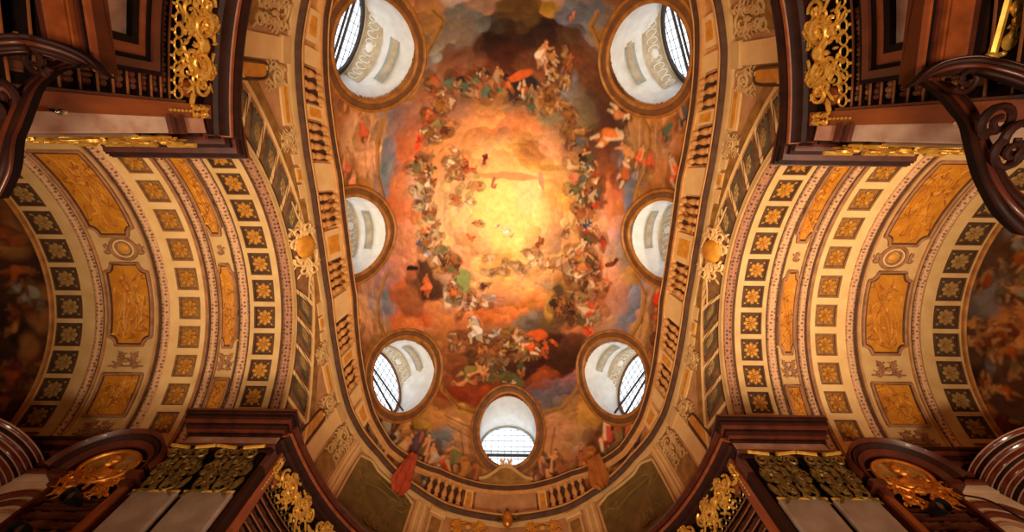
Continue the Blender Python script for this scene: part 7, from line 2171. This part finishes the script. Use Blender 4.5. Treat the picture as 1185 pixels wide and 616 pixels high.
for sx in (-1, 1):
    qn = 'upper left' if sx < 0 else 'upper right'
    for zi in range(6, len(SHELF)):
        z0 = SHELF[zi - 1]; z1 = SHELF[zi] - .035
        s_ = .8 if True else 0
        cnt = 0
        while cnt < 18:
            wd = random.uniform(.085, .13)
            hh = (z1 - z0) * random.uniform(.74, .95)
            k = random.choice((0, 0, 1, 1, 2)) if sx > 0 else random.choice((0, 0, 2))
            if 1.1 < s_ < 4.2 and z1 < 11.0:
                s_ = 4.2 if cnt < 17 else s_
            p = oval_pt(s_ + wd / 2, z0 + hh / 2 + .003, -.25, sx, -1)
            n_ = oval_pt(s_ + wd / 2, z0, .0, sx, -1) - oval_pt(s_ + wd / 2, z0, -.25, sx, -1); n_ /= np.linalg.norm(n_)
            ez = n_; ey = np.array((0, 0, 1.0)); ex = np.cross(ey, ez)
            o = bk[k] if not used[k] else bk[k].copy()
            if used[k]: COL.objects.link(o)
            used[k] = True
            Mx = mat4(p, ex * (wd / .1), ey * (hh / .3), ez)
            o.matrix_world = Mx
            tag(o, 'leather bound book in the packed rows of the %s bookcase' % qn, 'book', 'books in the %s bookcase' % qn)
            s_ += wd + .006; cnt += 1; NB += 1
    # remaining rows
    b = MB()
    for zi in range(1, len(SHELF)):
        z0 = SHELF[zi - 1]; z1 = SHELF[zi] - .035
        s_ = 2.95 if not z1 < 11.0 else 6.0
        if zi < 6: s_ = .8
        while s_ < 8.3:
            wd = random.uniform(.09, .14); hh = (z1 - z0) * random.uniform(.74, .95)
            if not (1.1 < s_ < 4.2 and z1 < 11.0): oval_slab(b, s_, s_ + wd - .008, z0, z0 + hh, -.5, -.14, sx, -1, 2)
            s_ += wd
    tag(b.build('book_rows', 'leather2' if sx > 0 else 'leather', smooth=False), 'remaining packed rows of leather books in the %s bookcase' % qn, 'books', kind='stuff')
for sx in (-1, 1):
    b = MB()
    for zi in range(1, len(SHELF)):
        z0 = SHELF[zi - 1]; z1 = SHELF[zi] - .035
        s_ = .8
        while s_ < 8.3:
            wd = random.uniform(.1, .16); hh = (z1 - z0) * random.uniform(.74, .95)
            oval_slab(b, s_, s_ + wd - .01, z0, z0 + hh, -.5, -.12, sx, 1, 2); s_ += wd
    tag(b.build('book_rows', 'leather', smooth=False), 'packed rows of brown leather books in the lower %s bookcase' % sides[sx], 'books', kind='stuff')

# ------------------------------------------------------------------ galleries at the two near corners
def vpath(pts, n=40):
    """smooth curve through the points"""
    P = np.array(pts, float); k = len(P)
    t = np.linspace(0, k - 1, n); o = []
    for q in t:
        i = int(min(q, k - 2)); f = q - i
        p0 = P[max(i - 1, 0)]; p1 = P[i]; p2 = P[i + 1]; p3 = P[min(i + 2, k - 1)]
        o.append(.5 * (2 * p1 + (p2 - p0) * f + (2 * p0 - 5 * p1 + 4 * p2 - p3) * f * f + (3 * p1 - p0 - 3 * p2 + p3) * f ** 3))
    return np.array(o)
def triple(t, P, w, name, mats):
    """moulded wooden arm: three rolls side by side on a flat core, lying in the horizontal"""
    T = np.gradient(P, axis=0); T /= np.linalg.norm(T, axis=1)[:, None]
    N_ = np.cross(T, (0, 0, 1.0)); N_ /= np.linalg.norm(N_, axis=1)[:, None]
    U = np.tile((0, 0, -1.0), (len(P), 1))
    b = MB(); b.sweep(P, N_, U, [(-w, -.12), (-w, .02), (w, .02), (w, -.12)], pclosed=True); b.build(name, mats[0], t)
    for (c, r, m) in ((-.72, .3, mats[1]), (-.1, .26, mats[2]), (.5, .3, mats[1]), (.88, .14, mats[2])):
        b = MB(); b.sweep(P, N_, U, [(w * (c + r * math.cos(a)), .0 + w * r * 1.2 * math.sin(a)) for a in np.linspace(0, PI, 7)]); b.build('roll_moulding', m, t)
GAL = {-1: {'edge0': [-7.02, -6.22, 9.0], 'edge1': [-6.86, -7.29, 9.0], 'back': [-8.62, -6.59, 9.0], 'band1': [[-6.9, -6.18, 8.9], [-6.85, -6.3, 8.6], [-6.95, -6.41, 8.4], [-7.11, -6.48, 8.2], [-7.2, -6.48, 8.0], [-7.61, -6.39, 7.8]], 'band2': [[-7.3, -6.39, 8.9], [-7.31, -6.2, 8.5], [-7.25, -5.96, 8.1], [-7.14, -5.64, 7.7], [-7.06, -5.23, 7.35], [-6.97, -4.84, 7.05], [-7.09, -4.46, 6.85]], 'scrolls': [([-7.22, -6.28, 8.2], 0.2, 0.5, 1.4, 1), ([-7.35, -5.76, 7.7], 0.26, 2.0, 1.4, -1), ([-7.27, -5.51, 7.5], 0.22, 1.0, 1.4, 1)], 'gold': [[-8.13, -6.73, 8.85], [-8.3, -7.36, 8.85], [-8.83, -6.85, 8.85]]},
       1: {'edge0': [6.93, -6.21, 9.0], 'edge1': [6.69, -7.43, 9.0], 'back': [8.62, -6.5, 9.0], 'band1': [[6.85, -6.17, 8.9], [6.8, -6.29, 8.6], [6.87, -6.37, 8.4], [7.04, -6.38, 8.2], [7.16, -6.31, 8.0], [7.43, -6.16, 7.8], [7.77, -5.91, 7.6]], 'band2': [[7.18, -6.23, 8.9], [7.19, -5.96, 8.5], [7.15, -5.6, 8.1], [7.02, -5.23, 7.7], [6.96, -4.8, 7.35], [7.01, -4.46, 7.05], [7.22, -4.19, 6.85]], 'scrolls': [([6.97, -6.17, 8.2], 0.19, 2.5, 1.4, -1), ([7.12, -5.57, 7.7], 0.26, 2.0, 1.4, 1), ([7.11, -5.12, 7.4], 0.24, 4.0, 1.4, -1), ([7.28, -5.35, 7.5], 0.28, 1.0, 1.3, 1)], 'gold': [[7.93, -6.6, 8.85], [7.85, -7.41, 8.85], [8.6, -6.78, 8.85]]}}

for sx in (-1, 1):
    qn = 'upper left' if sx < 0 else 'upper right'
    G = GAL[sx]
    t = thing('gallery', 'dark panelled underside of the wooden gallery in the %s corner' % qn, 'gallery', (sx * 7.6, -7.5, 9.0))
    ex, ey = np.array(G['edge0']), np.array(G['edge1'])     # front edge, from the corner outwards
    dr = ey - ex; dr /= np.linalg.norm(dr)
    bk_ = np.array(G['back']) - ex; bk_ /= np.linalg.norm(bk_)
    def gp(a, l, z): q = ex + bk_ * a + dr * l; return (q[0], q[1], z)
    def board(a0, a1, z0, z1, m, name, l0=0.0, l1=4.6):
        b = MB(); V_ = [gp(a, l, z) for z in (z0, z1) for (a, l) in ((a0, l0 + a0 * 0), (a1, l0), (a1, l1), (a0, l1))]
        b.add(V_, [(0, 1, 2, 3), (7, 6, 5, 4), (0, 4, 5, 1), (1, 5, 6, 2), (2, 6, 7, 3), (3, 7, 4, 0)]); b.build(name, m, t, smooth=False)
    board(0, 2.7, 9.0, 9.3, 'wood_black', 'floor_slab')
    board(0, .05, 8.9, 9.3, 'wood_orange', 'edge_fillet')
    board(.05, .16, 8.96, 9.02, 'wood_black', 'soffit_moulding')
    board(.16, .22, 8.92, 9.02, 'wood_red', 'soffit_moulding')
    board(.30, .34, 8.92, 9.02, 'wood_orange', 'soffit_moulding')
    board(.40, .76, 8.95, 9.02, 'wood_orange', 'soffit_board')
    board(.76, .80, 8.9, 9.02, 'wood_red', 'soffit_moulding')
    board(1.0, 1.5, 8.97, 9.02, 'wood', 'soffit_board', .3)
    for nm_, pts, w in (('end_moulding', G['band1'], .13), ('curved_arm', G['band2'], .2)):
        triple(t, vpath(pts), w, nm_, ('wood_black', 'wood', 'wood_red'))
    for (c, r, a0, tn, hd) in G['scrolls']:
        ch = chart_flat((c[0], c[1], c[2]), (1, 0, 0), (0, 1, 0), (0, 0, -1))
        b = MB(); scroll(b, ch, 0, 0, r, a0, tn, r * .24, .0, 22, hd, 7); leaf(b, ch, r * .3, r * .5, a0 + 1, r * 1.2, r * .25, .03); b.build('carved_scroll', 'wood', t)
    # gilded bracket hanging under the floor
    gb = G['gold']
    t2 = thing('gilded_bracket', 'bright gilded openwork bracket under the %s gallery' % qn, 'bracket', gb[0])
    b = MB(); b.tube(vpath([gb[1], gb[0], gb[2]][:2], 8), .06, 7); b.build('straight_rail', 'gold', t2)
    b = MB(); b.tube(vpath([gb[0], gb[2]], 8), .045, 7)
    for q in np.linspace(0.1, .95, 7):
        p = np.array(gb[0]) * (1 - q) + np.array(gb[2]) * q; b.ell(p, (.07, 0, 0), (0, .05, 0), (0, 0, .06), 6, 5)
    b.ell(gb[0], (.12, 0, 0), (0, .09, 0), (0, 0, .08), 8, 6); b.build('beaded_rail', 'gold', t2)
    b = MB(); o_ = np.array(gb[0]); e1 = np.array(gb[1]) - o_; e2 = np.array(gb[2]) - o_
    ch = chart_flat(o_, e1, e2, (0, 0, -1))
    for (x, y, r) in ((.35, .35, .26), (.62, .28, .2), (.3, .66, .24), (.55, .58, .26), (.85, .2, .16), (.9, .5, .22), (.2, .2, .16), (.55, .9, .22), (.15, .45, .16), (.8, .8, .2)):
        scroll(b, ch, x, y, r, x * 9, 1.4, .06, .08, 18, 1 if x > .5 else -1); leaf(b, ch, x + .1, y - .1, x * 11, .3, .08, .1)
        leaf(b, ch, x - .08, y + .05, x * 7, .2, .05, .02)
    b.build('openwork_scrolls', 'gold', t2)

# ------------------------------------------------------------------ bookcases with arched portraits, columns, side entablatures
for sx in (-1, 1):
    sd = sides[sx]
    def fc(x, y, z): return np.array((sx * x, y, z), float)
    t = thing('portrait_bookcase', 'bookcase with arched hood, gilded garland and oval portrait, lower %s' % sd, 'bookcase', fc(13, 5.5, 0))
    b = MB(); b.abox(min(sx * 11.8, sx * 14.1), max(sx * 11.8, sx * 14.1), 5.75, 6.4, 0, 12.2); b.build('back_panel', 'wood_black', t, smooth=False)
    for (x0, x1, m) in ((11.72, 11.95, 'wood_orange'), (14.0, 14.12, 'wood_red')):
        b = MB(); b.abox(min(sx * x0, sx * x1), max(sx * x0, sx * x1), 5.2, 6.4, 0, 10.9); b.build('side_post', m, t, smooth=False)
        b = MB(); b.abox(min(sx * (x0 - .05), sx * (x1 + .05)), max(sx * (x0 - .05), sx * (x1 + .05)), 5.12, 6.4, 10.9, 11.15); b.build('post_cap', 'wood_red', t, smooth=False)
    for k in range(12):
        z = 7.3 + .3 * k
        b = MB(); b.abox(min(sx * 11.95, sx * 14.0), max(sx * 11.95, sx * 14.0), 5.35, 5.8, z, z + .03); b.build('shelf', 'wood_red', t, smooth=False)
    b = MB(); b.abox(min(sx * 11.9, sx * 14.05), max(sx * 11.9, sx * 14.05), 5.3, 6.4, 10.75, 12.0); b.build('frieze_board', 'wood', t, smooth=False)
    ch = chart_flat(fc(12.95, 5.28, 11.55), (sx, 0, 0), (0, 0, 1), (0, -1, 0))
    # hood
    a = np.linspace(-.15, PI + .15, 40)
    for (r0, r1, pj, m) in ((1.0, 1.18, .3, 'wood_red'), (1.18, 1.34, .42, 'wood'), (1.34, 1.48, .55, 'wood_red')):
        P = ch(0 * a, 0 * a, 0)
        b = MB(); G_ = []
        for q in a:
            c_, s_ = math.cos(q) * 1.12, math.sin(q) * .92
            G_.append([ch(r0 * c_, r0 * s_, -.4), ch(r0 * c_, r0 * s_, pj * .6), ch(r1 * c_, r1 * s_, pj), ch(r1 * c_, r1 * s_, -.4)])
        b.grid(np.array(G_), False, True); b.build('arched_hood', m, t)
    b = MB(); b.abox(min(sx * 11.5, sx * 11.95), max(sx * 11.5, sx * 11.95), 4.95, 6.2, 11.15, 11.35); b.build('hood_foot', 'wood_red', t, smooth=False)
    b = MB(); b.abox(min(sx * 13.95, sx * 14.4), max(sx * 13.95, sx * 14.4), 4.95, 6.2, 11.15, 11.35); b.build('hood_foot', 'wood_red', t, smooth=False)
    # portrait
    b = MB(); q = np.linspace(0, 2 * PI, 36, endpoint=False); b.tube(ch(.86 * np.cos(q), .1 + .62 * np.sin(q), .14), .07, 7, True); p_ = b.build('portrait_frame', 'gold_orange', t)
    b = MB(); b.add(np.concatenate([ch(np.array([0.]), np.array([.1]), .1), ch(.84 * np.cos(q), .1 + .6 * np.sin(q), .1)]), [(0, 1 + i, 1 + (i + 1) % 36) for i in range(36)]); b.build('portrait_ground', 'ochre_dull', t)
    b = MB()
    def E_(x, y, h, rx, ry, rh): c0 = ch(x, y, h); b.ell(c0, ch(x + rx, y, h) - c0, ch(x, y + ry, h) - c0, ch(x, y, h + rh) - c0, 10, 8)
    E_(.0, -.2, .12, .42, .24, .12); E_(.02, .02, .14, .1, .16, .1); E_(.03, .22, .18, .17, .22, .15); E_(.17, .2, .24, .05, .06, .05); E_(-.06, .3, .2, .17, .17, .12)
    E_(.1, .12, .27, .03, .03, .03)
    b.build('portrait_bust', 'gold_orange', t)
    b = MB(); c2 = lambda x, y, h=0.0: ch(x, np.asarray(y) - .55, h)
    acanthus(b, c2, 2.0, .8, 51, 2.2, .045, .1)
    for k in range(46): leaf(b, c2, random.uniform(-1, 1), random.uniform(-.4, .35), random.uniform(0, 6.3), random.uniform(.14, .26), random.uniform(.035, .07), random.uniform(.08, .2))
    for s_ in (-1, 1):
        scroll(b, c2, s_ * .55, 0, .3, 0 if s_ > 0 else PI, 1.4, .06, .12, 18, s_); scroll(b, c2, s_ * .98, .3, .2, 0, 1.2, .05, .12, 14, -s_)
        for k in range(5): leaf(b, c2, s_ * (.2 + k * .18), .22 - .05 * k, PI / 2 - s_ * .8, .26, .07, .12)
    b.build('gilded_garland', 'gold_orange', t)
    b = MB(); 
    for zi in range(11):
        z = 7.33 + .3 * zi; x = 12.0
        while x < 13.9:
            w = random.uniform(.1, .2); hh = random.uniform(.18, .24); b.abox(min(sx * x, sx * (x + w - .01)), max(sx * x, sx * (x + w - .01)), 5.42, 5.74, z, z + hh); x += w
    tag(b.build('book_rows', 'leather', smooth=False), 'dark rows of books under the %s arched portrait' % sd, 'books', kind='stuff')
    # black spotlights standing in front
    for (x, z, lab) in ((12.75, 10.35, 'upper black spotlight in front of the %s portrait bookcase'), (13.05, 9.3, 'lower black spotlight in front of the %s portrait bookcase')):
        c0 = fc(x, 5.0, z)
        ts = thing('spotlight', lab % sd, 'spotlight', c0)
        b = MB(); b.lathe(c0, np.array((1., 0, 0)), np.array((0, .3, -.95)), np.array((0, -.95, -.3)), [(0, -.3), (.12, -.28), (.19, -.1), (.21, .2), (.19, .2), (.16, .0), (0, -.05)], 16); b.build('housing', 'black', ts)
        b = MB(); b.tube([c0 + np.array((0, .1, 0)), c0 + np.array((0, .45, .1))], .05, 6); b.build('bracket', 'black', ts)
        b = MB(); b.lathe(c0, np.array((1., 0, 0)), np.array((0, .3, -.95)), np.array((0, -.95, -.3)), [(0, .02), (.15, .04)], 14); b.build('lens', 'leather', ts)
    # entablature along the side wall
    te = thing('side_entablature', 'striped red marble entablature running to the %s column' % sd, 'entablature', fc(16, 6, 12.4))
    for (z0, z1, y, m) in ((11.95, 12.2, 6.1, 'marble_cream'), (12.2, 12.32, 5.98, 'marble_red'), (12.32, 12.5, 6.04, 'wood'), (12.5, 12.62, 5.92, 'marble_red'), (12.62, 12.86, 5.98, 'wood'), (12.86, 12.98, 5.8, 'marble_red'), (12.98, 13.12, 5.7, 'wood'), (13.12, 13.22, 5.58, 'marble_red'), (13.22, 13.34, 5.5, 'wood')):
        b = MB(); b.abox(min(sx * 14.15, sx * 19.5), max(sx * 14.15, sx * 19.5), y, 6.6, z0, z1); b.build('moulding', m, te, smooth=False)
    # arched niche below
    tn = thing('wall_niche', 'pale marble niche with red arch under the %s entablature' % sd, 'niche', fc(15.6, 6.2, 10))
    b = MB(); b.abox(min(sx * 14.15, sx * 17.6), max(sx * 14.15, sx * 17.6), 6.15, 6.4, 7, 11.95); b.build('slab', 'marble_cream', tn, smooth=False)
    a = np.linspace(0, PI, 24)
    for (r, w, m) in ((1.45, .12, 'marble_red'), (1.1, .1, 'marble_red'), (.8, .06, 'marble_pink')):
        b = MB(); b.tube([fc(15.7 + r * math.cos(q), 6.13, 10.0 + r * math.sin(q)) for q in a], w, 6); b.build('arch_band', m, tn)
    # engaged column with moulded cap
    tc = thing('column', 'round marble column with banded red cornice at the far %s' % sd, 'column', fc(18.35, 5.7, 0))
    ax, ay, az = np.eye(3)
    c0 = fc(18.35, 5.75, 0)
    b = MB(); b.lathe(c0, ax, ay, az, [(1.2, 0), (1.22, 3), (1.15, 11.2)], 40); b.build('shaft', 'marble_cream', tc)
    seq = []
    r0, z0 = 1.2, 11.2
    for q in range(11):
        h1, h2 = .085 + .03 * (q % 2), .035
        seq.append((r0, z0, r0 + .045, z0 + h1, 'marble_red' if q % 3 else 'wood')); seq.append((r0 + .06, z0 + h1, r0 + .07, z0 + h1 + h2, 'marble_pink'))  # thin pink bands are painted highlights along the mouldings
        r0 += .062; z0 += h1 + h2
    seq.append((r0, z0, 1.2, z0 + .3, 'wood'))
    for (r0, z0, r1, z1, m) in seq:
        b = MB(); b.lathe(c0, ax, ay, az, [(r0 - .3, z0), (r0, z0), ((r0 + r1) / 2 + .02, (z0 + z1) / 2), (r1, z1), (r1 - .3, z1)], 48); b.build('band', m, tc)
# cable on the right
b = MB(); b.tube(vpath([(13.9, 4.95, 10.75), (14.4, 4.9, 10.5), (14.7, 4.9, 9.8), (15.0, 4.9, 9.2)], 16), .03, 5)
tag(b.build('cable', 'black'), 'thin black cable running down past the right portrait bookcase', 'cable')

# ------------------------------------------------------------------ lights
def area(name, loc, size, power, col, rot=(PI, 0, 0), spread=PI):
    l = bpy.data.lights.new(name, 'AREA'); l.shape = 'DISK'; l.size = size; l.energy = power; l.color = col; l.spread = spread
    o = bpy.data.objects.new(name, l); COL.objects.link(o); o.location = loc; o.rotation_euler = rot
    return o
def point(name, loc, power, col, r=.3):
    l = bpy.data.lights.new(name, 'POINT'); l.energy = power; l.color = col; l.shadow_soft_size = r
    o = bpy.data.objects.new(name, l); COL.objects.link(o); o.location = loc
    return o
WARM = (1.0, .78, .52)
SKY = 2.2
EXPO = 0.0
WARM = (1.0, .81, .57)
for (x, y) in ((-3, -5.5), (3, -5.5), (-3, 2.5), (3, 2.5)):
    area('added_floor_light', (x, y, .6), 2.0, 560 if y < 0 else 720, WARM, spread=2.0)  # added unseen lights in place of the hall's own lamps
area('added_dome_light', (0, -1, .6), 1.2, 130, WARM, spread=.6)  # added narrow beam that brightens the middle of the dome
for sx, p, q in ((-1, 170, 200), (1, 290, 500)):
    area('added_nave_light', (sx * 11.0, -.5, .6), 2.0, p, WARM, spread=1.15)  # added unseen light to brighten the vault, stronger on the right
    area('added_wing_light', (sx * 15.0, -2.5, .6), 2.0, q, WARM, spread=1.9)  # added unseen light to brighten the niche, column and portrait bookcase

w = bpy.data.worlds.new('daylight'); SC.world = w; w.use_nodes = True
w.node_tree.nodes['Background'].inputs['Color'].default_value = (.86, .93, 1.0, 1)
w.node_tree.nodes['Background'].inputs['Strength'].default_value = SKY

# ------------------------------------------------------------------ camera
f_, th_, roll_, u0_, YC = 460., .325, .012, 588.4, 5.33
cam = bpy.data.cameras.new('camera'); cam.sensor_fit = 'HORIZONTAL'; cam.sensor_width = 36
cam.lens = f_ / 1185 * 36; cam.shift_x = (592.5 - u0_) / 1185; cam.clip_end = 200; cam.clip_start = .05
cam.dof.use_dof = False
co = bpy.data.objects.new('camera', cam); COL.objects.link(co)
Xv = np.array((1., 0, 0)); Dn = np.array((0, math.cos(th_), -math.sin(th_))); Fw = np.array((0, math.sin(th_), math.cos(th_)))
c_, s_ = math.cos(roll_), math.sin(roll_)
Rt, Dw = c_ * Xv - s_ * Dn, s_ * Xv + c_ * Dn
co.matrix_world = mat4((0, -YC, 1.5), Rt, -Dw, -Fw)
SC.camera = co
SC.view_settings.view_transform = 'Standard'; SC.view_settings.look = 'None'; SC.view_settings.gamma = 1; SC.view_settings.use_curve_mapping = False
SC.view_settings.exposure = EXPO
SC.cycles.max_bounces = 6
bpy.context.view_layer.update()
